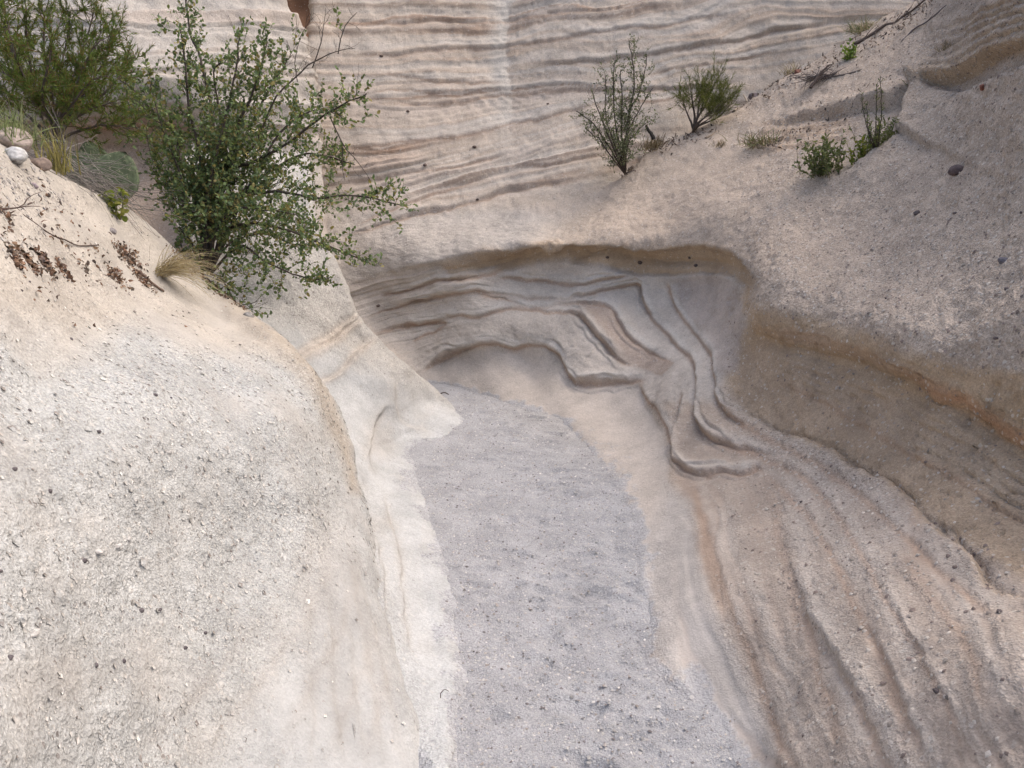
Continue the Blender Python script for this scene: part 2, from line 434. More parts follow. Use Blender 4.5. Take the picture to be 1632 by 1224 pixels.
NL = 24          # rows of the main net below the crest
W0 = Sheet((41,37,"""350 710 -1687 7298 -305 390 710 -1787 6398 -305 430 710 -1807 5698 -305 476 712 -1580 5655 -300 522 713 -1357 5613 -300 568 715 -1142 5598 -300 614 717 -937 5638 -318 660 719 -731 5690 -344
706 726 -505 5573 -340 752 772 -263 4930 -316 798 818 -68 4481 -326 844 882 95 3973 -340 890 946 222 3474 -308 936 1032 313 2954 -300 982 1124 376 2511 -300 1028 1216 429 2198 -300
1074 1279 484 2006 -300 1120 1340 530 1839 -300 1166 1390 562 1710 -300 1212 1450 559 1591 -300 1258 1508 556 1484 -300 1304 1563 554 1393 -300 1350 1592 537 1338 -300 1396 1622 517 1285 -300
1442 1651 496 1234 -300 1488 1679 474 1185 -300 1534 1698 474 1139 -300 1580 1710 496 1095 -300 1626 1722 515 1054 -300 1690 1738 540 1001 -300 1780 1760 567 929 -300 1900 1790 616 864 -300
2100 1840 718 795 -300 2180 1840 768 115 -300 2260 1840 868 -905 -300 2340 1840 818 -2605 -300 2420 1840 918 -5155 -300 350 690 -1687 7298 -205 390 690 -1787 6398 -205 430 690 -1807 5698 -205
476 692 -1580 5655 -199 522 693 -1357 5613 -193 568 695 -1142 5598 -196 614 697 -937 5638 -218 660 699 -731 5690 -244 706 706 -505 5573 -240 752 752 -263 4930 -216 798 798 -68 4481 -226
844 862 95 3973 -240 890 926 222 3474 -208 936 1012 313 2954 -170 982 1104 376 2511 -125 1028 1196 429 2198 -112 1074 1259 484 2006 -92 1120 1320 530 1839 -71 1166 1366 574 1710 -39
1212 1412 611 1591 -5 1258 1458 644 1484 26 1304 1501 675 1393 54 1350 1512 711 1338 99 1396 1524 744 1285 144 1442 1536 774 1234 188 1488 1547 800 1185 230 1534 1558 824 1139 270
1580 1570 846 1095 309 1626 1582 865 1054 345 1690 1598 890 1001 393 1780 1620 917 929 459 1900 1650 966 864 510 2100 1700 1068 795 550 2180 1700 1118 115 550 2260 1700 1218 -905 550
2340 1700 1168 -2605 550 2420 1700 1268 -5155 550 350 674 -1710 7390 -157 390 674 -1810 6490 -157 430 674 -1830 5790 -157 476 676 -1601 5749 -152 522 678 -1375 5706 -146 568 679 -1156 5689 -149
614 681 -952 5745 -175 660 682 -747 5838 -213 706 690 -520 5754 -222 752 734 -271 5102 -199 798 777 -70 4629 -204 844 838 98 4131 -227 890 899 231 3632 -203 936 980 324 3080 -153
982 1066 390 2631 -110 1028 1153 443 2294 -86 1074 1212 505 2118 -83 1120 1269 552 1939 -56 1166 1312 598 1805 -23 1212 1355 635 1675 19 1258 1397 666 1559 57 1304 1437 696 1461 90
1350 1447 733 1402 138 1396 1456 766 1345 185 1442 1466 795 1291 231 1488 1476 821 1239 275 1534 1485 843 1188 320 1580 1495 862 1138 364 1626 1504 876 1088 409 1690 1518 891 1023 470
1780 1536 909 942 545 1900 1561 962 880 593 2100 1602 1106 845 590 2180 1602 1156 146 590 2260 1602 1256 -903 590 2340 1602 1206 -2652 590 2420 1602 1306 -5276 590 350 659 -1733 7482 -108
390 659 -1833 6582 -108 430 659 -1853 5882 -108 476 660 -1622 5844 -104 522 662 -1392 5798 -97 568 663 -1170 5774 -98 614 665 -964 5842 -127 660 666 -762 5976 -176 706 673 -534 5929 -196
752 715 -280 5303 -188 798 757 -72 4787 -181 844 815 102 4299 -213 890 873 240 3801 -196 936 948 336 3224 -140 982 1029 407 2770 -101 1028 1110 456 2384 -48 1074 1165 523 2219 -56
1120 1218 579 2056 -46 1166 1258 623 1906 -2 1212 1297 662 1772 39 1258 1336 690 1640 89 1304 1373 718 1531 130 1350 1381 754 1467 182 1396 1389 787 1407 231 1442 1397 817 1351 277
1488 1405 844 1296 322 1534 1412 866 1242 368 1580 1420 882 1187 416 1626 1427 892 1130 468 1690 1438 895 1048 544 1780 1452 894 946 639 1900 1472 944 884 688 2100 1505 1140 893 641
2180 1505 1190 174 641 2260 1505 1290 -905 641 2340 1505 1240 -2702 641 2420 1505 1340 -5399 641 350 643 -1756 7574 -57 390 643 -1856 6674 -57 430 643 -1876 5974 -57 476 644 -1644 5941 -54
522 646 -1410 5891 -47 568 647 -1182 5856 -44 614 649 -975 5929 -73 660 650 -775 6098 -131 706 657 -546 6087 -161 752 696 -291 5527 -179 798 736 -74 4959 -158 844 791 105 4479 -198
890 846 250 3980 -187 936 917 352 3403 -138 982 991 425 2913 -85 1028 1067 470 2481 -10 1074 1118 540 2314 -16 1120 1168 604 2174 -26 1166 1204 654 2026 11 1212 1240 698 1894 47
1258 1276 718 1731 121 1304 1309 742 1608 172 1350 1315 778 1537 228 1396 1321 811 1474 278 1442 1327 842 1416 324 1488 1334 871 1361 367 1534 1339 896 1309 410 1580 1345 915 1255 456
1626 1350 925 1195 508 1690 1358 921 1100 592 1780 1368 896 969 712 1900 1383 937 898 769 2100 1407 1195 960 677 2180 1407 1245 222 677 2260 1407 1345 -886 677 2340 1407 1295 -2733 677
2420 1407 1395 -5503 677 350 627 -1778 7666 -3 390 627 -1878 6766 -3 430 627 -1898 6066 -3 476 629 -1665 6039 -3 522 630 -1428 5987 5 568 631 -1195 5937 12 614 633 -985 6007 -15
660 634 -785 6197 -76 706 640 -556 6214 -113 752 678 -301 5738 -159 798 716 -77 5165 -142 844 768 109 4675 -182 890 820 261 4169 -175 936 885 371 3606 -139 982 954 441 3053 -59
1028 1024 496 2644 -7 1074 1071 557 2414 27 1120 1117 629 2291 4 1166 1150 690 2165 21 1212 1183 734 2019 64 1258 1215 751 1837 147 1304 1245 771 1696 210 1350 1249 806 1620 270
1396 1254 840 1551 322 1442 1258 871 1490 370 1488 1262 902 1434 412 1534 1266 931 1385 450 1580 1270 959 1339 487 1626 1273 978 1287 529 1690 1278 980 1194 607 1780 1285 955 1053 728
1900 1294 993 972 793 2100 1309 1292 1064 689 2180 1309 1342 306 689 2260 1309 1442 -832 689 2340 1309 1392 -2727 689 2420 1309 1492 -5570 689 350 612 -1800 7756 52 390 612 -1900 6856 52
430 612 -1920 6156 52 476 613 -1686 6136 51 522 614 -1447 6087 58 568 616 -1208 6024 68 614 617 -994 6082 46 660 618 -792 6277 -14 706 624 -561 6299 -51 752 660 -308 5902 -118
798 695 -80 5404 -130 844 744 114 4885 -165 890 793 272 4374 -162 936 853 390 3816 -132 982 916 466 3254 -57 1028 982 520 2800 11 1074 1024 585 2564 45 1120 1066 655 2414 39
1166 1097 720 2289 54 1212 1126 768 2143 94 1258 1154 797 1978 159 1304 1181 813 1816 232 1350 1184 847 1727 299 1396 1186 878 1648 358 1442 1189 907 1577 412 1488 1191 936 1514 459
1534 1193 965 1461 500 1580 1194 996 1417 534 1626 1196 1027 1377 565 1690 1198 1056 1311 616 1780 1201 1087 1223 685 1900 1205 1164 1163 730 2100 1211 1412 1190 699 2180 1211 1462 412 699
2260 1211 1562 -754 699 2340 1211 1512 -2699 699 2420 1211 1612 -5615 699 350 596 -1822 7845 110 390 596 -1922 6945 110 430 596 -1942 6245 110 476 597 -1707 6232 107 522 598 -1466 6189 112
568 600 -1224 6124 122 614 601 -1005 6171 104 660 602 -799 6350 51 706 608 -565 6359 20 752 641 -313 6020 -60 798 674 -83 5621 -104 844 721 118 5105 -143 890 767 284 4597 -147
936 821 408 4022 -113 982 879 497 3496 -64 1028 939 548 2978 28 1074 977 616 2729 66 1120 1015 683 2544 80 1166 1043 749 2410 100 1212 1068 802 2268 135 1258 1093 839 2114 188
1304 1117 863 1957 252 1350 1118 897 1858 323 1396 1119 928 1769 387 1442 1119 954 1686 447 1488 1120 979 1610 502 1534 1120 1002 1544 552 1580 1119 1027 1487 595 1626 1119 1060 1447 626
1690 1118 1130 1430 640 1780 1117 1251 1437 636 1900 1116 1375 1404 662 2100 1114 1553 1340 713 2180 1114 1603 543 713 2260 1114 1703 -653 713 2340 1114 1653 -2647 713 2420 1114 1753 -5636 713
350 580 -1842 7931 171 390 580 -1942 7031 171 430 580 -1962 6331 171 476 581 -1727 6323 167 522 583 -1486 6292 168 568 584 -1244 6242 174 614 585 -1021 6288 157 660 586 -806 6429 116
706 591 -568 6412 93 752 622 -318 6129 4 798 654 -85 5767 -49 844 697 122 5310 -108 890 740 297 4825 -125 936 789 427 4240 -89 982 841 526 3733 -53 1028 896 589 3233 17
1074 930 653 2925 82 1120 965 715 2696 119 1166 989 781 2542 149 1212 1011 839 2403 181 1258 1032 884 2257 225 1304 1053 915 2105 280 1350 1052 954 2008 348 1396 1051 988 1915 412
1442 1050 1018 1828 472 1488 1049 1045 1748 528 1534 1047 1071 1677 579 1580 1044 1097 1616 625 1626 1041 1132 1574 657 1690 1038 1238 1597 647 1780 1033 1419 1661 613 1900 1027 1560 1626 646
2100 1016 1687 1488 752 2180 1016 1737 688 752 2260 1016 1837 -512 752 2340 1016 1787 -2512 752 2420 1016 1887 -5512 752 350 565 -1861 8014 234 390 565 -1961 7114 234 430 565 -1981 6414 234
476 566 -1745 6412 228 522 567 -1505 6395 227 568 568 -1265 6372 226 614 569 -1039 6420 209 660 570 -814 6513 182 706 575 -570 6460 169 752 604 -322 6242 69 798 633 -86 5879 20
844 674 126 5476 -54 890 714 308 5046 -91 936 757 448 4476 -61 982 804 554 3963 -25 1028 853 632 3504 17 1074 883 703 3181 82 1120 914 763 2910 136 1166 935 827 2725 181
1212 954 888 2576 216 1258 972 939 2431 258 1304 989 976 2281 308 1350 986 1025 2189 370 1396 983 1067 2099 430 1442 981 1107 2019 484 1488 978 1146 1948 532 1534 974 1187 1892 574
1580 969 1236 1852 606 1626 964 1296 1834 625 1690 958 1399 1837 634 1780 949 1553 1853 641 1900 938 1685 1792 696 2100 918 1776 1602 832 2180 918 1826 802 832 2260 918 1926 -398 832
2340 918 1876 -2398 832 2420 918 1976 -5398 832 350 549 -1879 8094 299 390 549 -1979 7194 299 430 549 -1999 6494 299 476 550 -1762 6497 292 522 551 -1524 6496 287 568 552 -1287 6502 281
614 553 -1056 6550 265 660 554 -821 6592 250 706 558 -572 6502 247 752 586 -326 6330 144 798 613 -88 6021 83 844 650 129 5638 7 890 687 319 5247 -42 936 726 469 4716 -23
982 766 585 4221 5 1028 810 677 3788 30 1074 837 761 3476 83 1120 863 827 3189 138 1166 881 895 2985 188 1212 896 958 2817 233 1258 911 1014 2661 277 1304 925 1058 2507 326
1350 920 1118 2424 382 1396 916 1172 2342 437 1442 911 1224 2268 486 1488 907 1275 2202 531 1534 901 1329 2152 570 1580 894 1391 2119 601 1626 887 1457 2097 626 1690 878 1546 2067 659
1780 865 1664 2023 705 1900 849 1751 1900 795 2100 820 1784 1644 960 2180 820 1834 844 960 2260 820 1934 -356 960 2340 820 1884 -2356 960 2420 820 1984 -5356 960 350 533 -1897 8171 366
390 533 -1997 7271 366 430 533 -2017 6571 366 476 534 -1779 6579 359 522 535 -1542 6593 351 568 536 -1307 6625 340 614 537 -1072 6667 326 660 538 -826 6656 323 706 542 -573 6537 326
752 567 -326 6371 231 798 592 -89 6159 152 844 627 133 5842 62 890 661 329 5437 19 936 694 491 4972 22 982 729 628 4564 19 1028 767 730 4120 43 1074 790 825 3808 92
1120 812 900 3509 146 1166 827 975 3293 197 1212 839 1045 3111 246 1258 850 1108 2947 293 1304 861 1160 2789 340 1350 855 1233 2713 393 1396 848 1299 2635 446 1442 842 1359 2557 498
1488 836 1412 2479 549 1534 828 1466 2413 598 1580 819 1522 2359 641 1626 810 1576 2307 683 1690 798 1642 2234 739 1780 782 1719 2128 817 1900 760 1758 1945 931 2100 723 1757 1654 1100
2180 723 1807 854 1100 2260 723 1907 -346 1100 2340 723 1857 -2346 1100 2420 723 1957 -5346 1100 350 518 -1913 8245 435 390 518 -2013 7345 435 430 518 -2033 6645 435 476 518 -1794 6656 428
522 519 -1557 6681 419 568 520 -1324 6732 404 614 521 -1084 6766 393 660 522 -830 6707 400 706 526 -574 6568 407 752 548 -326 6388 323 798 572 -90 6246 236 844 603 137 6049 123
890 634 339 5649 81 936 662 521 5321 50 982 691 676 4953 38 1028 724 793 4520 54 1074 743 894 4170 114 1120 762 975 3843 174 1166 773 1061 3624 223 1212 782 1139 3432 275
1258 789 1210 3263 324 1304 797 1272 3101 370 1350 789 1354 3021 427 1396 781 1426 2936 484 1442 773 1488 2843 543 1488 765 1537 2740 604 1534 755 1580 2641 668 1580 744 1617 2547 729
1626 733 1648 2454 788 1690 718 1677 2321 867 1780 698 1703 2147 968 1900 671 1737 1958 1078 2100 625 1779 1710 1223 2180 625 1829 910 1223 2260 625 1929 -290 1223 2340 625 1879 -2290 1223
2420 625 1979 -5290 1223 350 502 -1928 8316 506 390 502 -2028 7416 506 430 502 -2048 6716 506 476 503 -1807 6728 499 522 503 -1570 6757 490 568 504 -1336 6815 475 614 505 -1092 6840 467
660 506 -832 6744 480 706 509 -574 6597 488 752 530 -326 6401 417 798 551 -90 6289 332 844 580 139 6173 211 890 608 350 5852 153 936 630 545 5601 114 982 654 723 5339 81
1028 681 857 4932 88 1074 696 958 4513 168 1120 711 1045 4164 233 1166 719 1141 3943 281 1212 725 1232 3760 330 1258 728 1312 3583 382 1304 733 1379 3409 433 1350 723 1461 3308 499
1396 713 1530 3196 567 1442 703 1582 3068 639 1488 693 1617 2927 713 1534 681 1640 2785 790 1580 669 1651 2643 865 1626 656 1659 2511 935 1690 638 1668 2348 1019 1780 614 1685 2162 1117
1900 581 1756 2017 1211 2100 527 1874 1838 1336 2180 527 1924 1038 1336 2260 527 2024 -162 1336 2340 527 1974 -2162 1336 2420 527 2074 -5162 1336 350 486 -1942 8384 578 390 486 -2042 7484 578
430 486 -2062 6784 578 476 487 -1819 6794 573 522 488 -1580 6822 564 568 488 -1343 6872 552 614 489 -1094 6876 548 660 490 -832 6765 563 706 493 -574 6622 571 752 512 -326 6436 506
798 530 -90 6320 431 844 556 139 6194 325 890 581 356 5993 248 936 598 558 5768 221 982 616 752 5597 180 1028 639 911 5288 165 1074 649 1009 4801 264 1120 660 1104 4447 328
1166 665 1213 4241 372 1212 667 1320 4077 417 1258 667 1403 3883 477 1304 669 1470 3682 536 1350 657 1541 3536 618 1396 646 1591 3369 702 1442 634 1620 3187 787 1488 622 1630 2994 872
1534 608 1634 2819 953 1580 593 1642 2670 1026 1626 579 1653 2542 1089 1690 558 1680 2405 1162 1780 530 1737 2268 1245 1900 492 1840 2153 1333 2100 430 2009 2010 1457 2180 430 2059 1210 1457
2260 430 2159 10 1457 2340 430 2109 -1990 1457 2420 430 2209 -4990 1457 350 470 -1955 8450 652 390 470 -2055 7550 652 430 470 -2075 6850 652 476 471 -1830 6856 648 522 472 -1587 6877 642
568 472 -1345 6907 634 614 473 -1092 6883 634 660 474 -829 6769 648 706 476 -574 6640 654 752 493 -327 6473 594 798 510 -91 6361 528 844 533 138 6202 442 890 555 358 6065 362
936 566 566 5895 343 982 579 765 5741 320 1028 596 944 5529 294 1074 602 1071 5146 364 1120 609 1170 4765 434 1166 612 1276 4510 493 1212 610 1377 4303 554 1258 607 1459 4089 623
1304 605 1526 3876 685 1350 591 1572 3657 783 1396 578 1580 3394 887 1442 565 1577 3148 980 1488 551 1604 2992 1049 1534 535 1643 2876 1111 1580 518 1679 2773 1170 1626 501 1711 2673 1225
1690 479 1756 2556 1293 1780 446 1843 2448 1372 1900 403 1959 2333 1465 2100 332 2161 2204 1597 2180 332 2211 1404 1597 2260 332 2311 204 1597 2340 332 2261 -1796 1597 2420 332 2361 -4796 1597
350 455 -1968 8514 728 390 455 -2068 7614 728 430 455 -2088 6914 728 476 455 -1840 6915 725 522 456 -1593 6925 721 568 456 -1345 6928 717 614 457 -1087 6877 721 660 457 -826 6761 735
706 460 -573 6645 739 752 474 -327 6503 685 798 489 -91 6416 624 844 509 139 6267 548 890 528 360 6123 481 936 535 574 6009 473 982 541 780 5899 463 1028 553 972 5742 443
1074 555 1131 5491 487 1120 559 1249 5143 550 1166 558 1342 4798 630 1212 553 1406 4448 726 1258 546 1465 4159 813 1304 541 1530 3938 876 1350 526 1557 3674 977 1396 510 1581 3445 1064
1442 495 1643 3326 1126 1488 480 1712 3238 1180 1534 462 1769 3145 1240 1580 443 1808 3032 1301 1626 424 1835 2913 1360 1690 399 1875 2772 1431 1780 362 1955 2640 1516 1900 314 2080 2522 1616
2100 234 2329 2421 1761 2180 234 2379 1621 1761 2260 234 2479 421 1761 2340 234 2429 -1579 1761 2420 234 2529 -4579 1761 350 439 -1981 8578 805 390 439 -2081 7678 805 430 439 -2101 6978 805
476 440 -1849 6973 803 522 440 -1599 6970 800 568 440 -1344 6948 801 614 441 -1083 6870 808 660 441 -822 6750 822 706 443 -571 6644 825 752 456 -327 6521 777 798 469 -91 6469 721
844 486 140 6365 649 890 502 363 6210 597 936 503 582 6134 605 982 504 795 6060 612 1028 510 1003 5978 598 1074 508 1187 5818 635 1120 508 1330 5532 690 1166 504 1405 5080 789
1212 495 1389 4446 932 1258 485 1456 4184 1012 1304 477 1559 4065 1058 1350 460 1663 3977 1125 1396 443 1782 3937 1183 1442 426 1871 3842 1246 1488 409 1925 3695 1312 1534 389 1964 3542 1382
1580 368 1983 3376 1451 1626 347 1990 3208 1514 1690 319 1998 3002 1590 1780 279 2050 2815 1680 1900 225 2218 2737 1786 2100 136 2520 2670 1951 2180 136 2570 1870 1951 2260 136 2670 670 1951
2340 136 2620 -1330 1951 2420 136 2720 -4330 1951 350 423 -1993 8642 882 390 423 -2093 7742 882 430 423 -2113 7042 882 476 424 -1859 7030 881 522 424 -1604 7018 881 568 425 -1345 6976 884
614 425 -1080 6873 893 660 425 -819 6746 906 706 427 -570 6656 908 752 438 -326 6534 870 798 448 -91 6501 821 844 462 142 6457 754 890 475 368 6332 708 936 471 591 6271 739
982 466 812 6240 766 1028 467 1025 6165 774 1074 461 1216 6017 823 1120 457 1380 5799 875 1166 450 1454 5313 974 1212 438 1448 4689 1102 1258 424 1551 4512 1173 1304 413 1694 4474 1217
1350 394 1856 4496 1280 1396 375 1988 4452 1347 1442 357 2073 4317 1419 1488 338 2126 4139 1489 1534 316 2159 3951 1563 1580 293 2161 3733 1634 1626 270 2135 3495 1697 1690 239 2099 3204 1770
1780 195 2158 3011 1860 1900 136 2399 3011 1983 2100 39 2725 2941 2172 2180 39 2775 2141 2172 2260 39 2875 941 2172 2340 39 2825 -1059 2172 2420 39 2925 -4059 2172 350 408 -2006 8708 961
390 408 -2106 7808 961 430 408 -2126 7108 961 476 408 -1869 7091 961 522 408 -1611 7071 961 568 409 -1349 7016 965 614 409 -1080 6897 976 660 409 -818 6767 988 706 411 -571 6694 989
752 419 -326 6555 961 798 427 -91 6505 925 844 439 142 6499 867 890 449 372 6438 826 936 439 594 6342 886 982 429 810 6270 945 1028 424 1018 6178 979 1074 415 1210 6041 1040
1120 406 1371 5822 1101 1166 396 1474 5447 1183 1212 381 1572 5151 1270 1258 363 1722 5071 1344 1304 349 1884 5039 1402 1350 328 2033 4990 1481 1396 308 2154 4887 1560 1442 287 2252 4754 1636
1488 267 2326 4591 1707 1534 243 2360 4380 1782 1580 218 2327 4079 1850 1626 193 2250 3738 1904 1690 159 2189 3392 1966 1780 111 2307 3272 2065 1900 47 2615 3338 2216 2100 -59 2931 3221 2423
2180 -59 2981 2421 2423 2260 -59 3081 1221 2423 2340 -59 3031 -779 2423 2420 -59 3131 -3779 2423 350 392 -2020 8776 1040 390 392 -2120 7876 1040 430 392 -2140 7176 1040 476 392 -1880 7155 1040
522 393 -1620 7132 1041 568 393 -1355 7072 1046 614 393 -1085 6951 1056 660 393 -824 6831 1065 706 394 -576 6772 1066 752 400 -327 6609 1049 798 407 -91 6503 1028 844 415 140 6439 992
890 422 370 6434 959 936 407 585 6286 1048 982 391 791 6170 1136 1028 381 1002 6128 1187 1074 368 1210 6100 1252 1120 355 1387 5947 1318 1166 342 1542 5759 1388 1212 323 1710 5664 1472
1258 303 1891 5637 1560 1304 285 2052 5558 1635 1350 262 2197 5462 1725 1396 240 2329 5356 1811 1442 218 2458 5258 1893 1488 196 2557 5117 1969 1534 170 2568 4834 2042 1580 143 2491 4429 2097
1626 116 2378 4010 2134 1690 79 2305 3627 2184 1780 27 2505 3608 2306 1900 -42 2805 3639 2476 2100 -157 3141 3514 2706 2180 -157 3191 2714 2706 2260 -157 3291 1514 2706 2340 -157 3241 -486 2706
2420 -157 3341 -3486 2706 350 376 -2035 8848 1120 390 376 -2135 7948 1120 430 376 -2155 7248 1120 476 377 -1892 7225 1121 522 377 -1631 7203 1122 568 377 -1365 7145 1126 614 377 -1095 7035 1134
660 377 -834 6943 1140 706 378 -584 6895 1140 752 382 -332 6733 1132 798 386 -91 6574 1125 844 392 138 6373 1114 890 396 361 6302 1103 936 375 583 6310 1199 982 354 811 6372 1299
1028 338 1039 6413 1370 1074 321 1254 6380 1456 1120 305 1454 6299 1534 1166 288 1650 6230 1612 1212 266 1857 6223 1712 1258 242 2060 6215 1821 1304 221 2235 6131 1913 1350 197 2401 6047 2013
1396 173 2563 5970 2111 1442 148 2717 5892 2204 1488 124 2810 5701 2283 1534 97 2810 5364 2350 1580 68 2700 4870 2386 1626 39 2520 4312 2392 1690 -1 2423 3870 2422 1780 -57 2649 3876 2564
1900 -131 2977 3927 2760 2100 -255 3370 3836 3027 2180 -255 3420 3036 3027 2260 -255 3520 1836 3027 2340 -255 3470 -164 3027 2420 -255 3570 -3164 3027 350 365 -2045 8900 1182 390 365 -2145 8000 1182
430 365 -2165 7300 1182 476 365 -1902 7279 1183 522 365 -1640 7259 1184 568 365 -1374 7209 1187 614 365 -1105 7117 1193 660 365 -844 7044 1198 706 366 -592 7007 1199 752 368 -338 6876 1194
798 371 -93 6746 1190 844 375 141 6554 1185 890 377 369 6481 1183 936 352 605 6575 1299 982 320 851 6735 1451 1028 295 1091 6790 1567 1074 274 1320 6779 1675 1120 254 1547 6768 1773
1166 234 1774 6769 1869 1212 209 2011 6814 1994 1258 181 2242 6842 2130 1304 157 2447 6796 2243 1350 131 2650 6759 2361 1396 105 2848 6720 2477 1442 79 3025 6645 2585 1488 53 3137 6451 2671
1534 24 3124 6045 2730 1580 -7 2917 5336 2719 1626 -39 2673 4639 2679 1690 -81 2584 4189 2699 1780 -141 2828 4201 2860 1900 -220 3203 4293 3095 2100 -352 3625 4198 3394 2180 -352 3675 3398 3394
2260 -352 3775 2198 3394 2340 -352 3725 198 3394 2420 -352 3825 -2802 3394 350 353 -2054 8948 1242 390 353 -2154 8048 1242 430 353 -2174 7348 1242 476 353 -1910 7329 1243 522 353 -1648 7310 1244
568 353 -1382 7268 1246 614 353 -1114 7193 1251 660 353 -854 7137 1255 706 354 -599 7108 1255 752 356 -344 7006 1253 798 357 -95 6903 1252 844 360 144 6723 1252 890 360 378 6649 1257
936 333 623 6800 1381 982 296 885 7029 1561 1028 253 1143 7173 1784 1074 227 1395 7230 1918 1120 203 1649 7286 2044 1166 180 1904 7339 2164 1212 152 2168 7426 2319 1258 120 2425 7487 2487
1304 93 2665 7493 2629 1350 65 2900 7488 2769 1396 37 3126 7471 2905 1442 10 3340 7434 3035 1488 -18 3470 7232 3129 1534 -49 3337 6547 3129 1580 -83 3052 5661 3056 1626 -116 2820 4964 2993
1690 -161 2831 4656 3044 1780 -224 3115 4697 3239 1900 -309 3468 4721 3485 2100 -450 3909 4604 3814 2180 -450 3959 3804 3814 2260 -450 4059 2604 3814 2340 -450 4009 604 3814 2420 -450 4109 -2396 3814
350 342 -2061 8988 1302 390 342 -2161 8088 1302 430 342 -2181 7388 1302 476 342 -1917 7372 1302 522 342 -1654 7355 1303 568 342 -1389 7320 1305 614 342 -1122 7261 1309 660 342 -861 7218 1311
706 342 -605 7195 1312 752 343 -348 7117 1312 798 344 -97 7035 1312 844 345 147 6874 1316 890 344 385 6800 1326 936 320 636 6962 1441 982 290 904 7193 1588 1028 267 1179 7382 1712
1074 241 1440 7440 1850 1120 217 1701 7496 1979 1166 194 1964 7551 2103 1212 166 2236 7638 2263 1258 134 2501 7701 2435 1304 107 2749 7708 2582 1350 79 2992 7705 2727 1396 51 3226 7689 2868
1442 24 3448 7653 3003 1488 -4 3586 7453 3105 1534 -35 3461 6772 3116 1580 -69 3183 5890 3058 1626 -102 2959 5195 3007 1690 -147 2981 4891 3069 1780 -210 3280 4934 3275 1900 -295 3654 4962 3535
2100 -436 4130 4852 3889 2180 -436 4180 4052 3889 2260 -436 4280 2852 3889 2340 -436 4230 852 3889 2420 -436 4330 -2148 3889 350 330 -2067 9023 1368 390 330 -2167 8123 1368 430 330 -2187 7423 1368
476 330 -1923 7412 1369 522 330 -1659 7397 1369 568 330 -1394 7368 1371 614 330 -1129 7323 1374 660 330 -868 7291 1375 706 330 -610 7271 1376 752 330 -352 7214 1377 798 331 -98 7148 1379
844 331 150 7009 1383 890 329 392 6936 1396 936 310 645 7071 1490 982 290 910 7242 1590 1028 279 1170 7307 1648 1074 253 1434 7393 1785 1120 229 1700 7474 1914 1166 206 1968 7548 2039
1212 178 2236 7621 2197 1258 146 2499 7678 2369 1304 119 2756 7711 2519 1350 91 3010 7736 2668 1396 63 3260 7752 2815 1442 36 3508 7771 2961 1488 8 3736 7748 3099 1534 -23 3883 7582 3227
1580 -57 3980 7348 3337 1626 -90 4088 7161 3447 1690 -135 4330 7089 3632 1780 -198 4745 7123 3921 1900 -283 5290 7169 4301 2100 -424 6159 7221 4910 2180 -424 6209 6421 4910 2260 -424 6309 5221 4910
2340 -424 6259 3221 4910 2420 -424 6359 221 4910 350 314 -2071 9060 1452 390 314 -2171 8160 1452 430 314 -2191 7460 1452 476 314 -1928 7453 1453 522 314 -1664 7441 1453 568 314 -1400 7420 1454
614 314 -1135 7388 1456 660 314 -874 7365 1457 706 314 -615 7348 1458 752 314 -356 7308 1459 798 315 -99 7255 1461 844 315 152 7137 1465 890 313 398 7065 1479 936 297 651 7159 1554
982 283 914 7282 1626 1028 267 1182 7397 1712 1074 241 1450 7496 1851 1120 217 1722 7588 1982 1166 194 1995 7671 2109 1212 166 2265 7739 2270 1258 134 2531 7793 2444 1304 107 2795 7837 2597
1350 79 3058 7875 2750 1396 51 3317 7906 2901 1442 24 3580 7948 3053 1488 -4 3850 8001 3208 1534 -35 4117 8057 3385 1580 -69 4378 8100 3567 1626 -102 4631 8131 3746 1690 -147 4973 8158 3984
1780 -210 5444 8189 4313 1900 -295 6071 8245 4750 2100 -436 7123 8368 5476 2180 -436 7173 7568 5476 2260 -436 7273 6368 5476 2340 -436 7223 4368 5476 2420 -436 7323 1368 5476 350 294 -2075 9103 1562
390 294 -2175 8203 1562 430 294 -2195 7503 1562 476 294 -1932 7500 1563 522 294 -1669 7493 1563 568 294 -1406 7481 1564 614 294 -1142 7463 1565 660 294 -880 7448 1566 706 294 -620 7437 1566
752 294 -359 7412 1567 798 294 -101 7371 1569 844 294 154 7271 1571 890 292 403 7199 1585 936 278 658 7259 1654 982 266 919 7345 1714 1028 257 1181 7404 1765 1074 231 1449 7505 1905
1120 207 1721 7598 2037 1166 184 1995 7682 2164 1212 156 2265 7752 2325 1258 124 2530 7806 2499 1304 97 2795 7850 2652 1350 69 3057 7888 2805 1396 41 3316 7919 2956 1442 14 3579 7959 3108
1488 -14 3847 8011 3263 1534 -45 4115 8067 3440 1580 -79 4376 8111 3622 1626 -112 4629 8142 3800 1690 -157 4971 8170 4039 1780 -220 5442 8201 4367 1900 -305 6069 8257 4803 2100 -446 7120 8380 5528
2180 -446 7170 7580 5528 2260 -446 7270 6380 5528 2340 -446 7220 4380 5528 2420 -446 7320 1380 5528 350 269 -2079 9155 1700 390 269 -2179 8255 1700 430 269 -2199 7555 1700 476 269 -1937 7557 1700
522 269 -1675 7556 1700 568 269 -1413 7554 1701 614 269 -1150 7549 1701 660 269 -887 7545 1702 706 269 -626 7542 1702 752 269 -363 7531 1703 798 269 -102 7502 1703 844 269 157 7418 1704
890 267 410 7345 1716 936 252 666 7387 1796 982 237 927 7455 1875 1028 222 1190 7515 1952 1074 198 1458 7600 2087 1120 175 1729 7681 2213 1166 154 2000 7749 2335 1212 127 2268 7807 2487
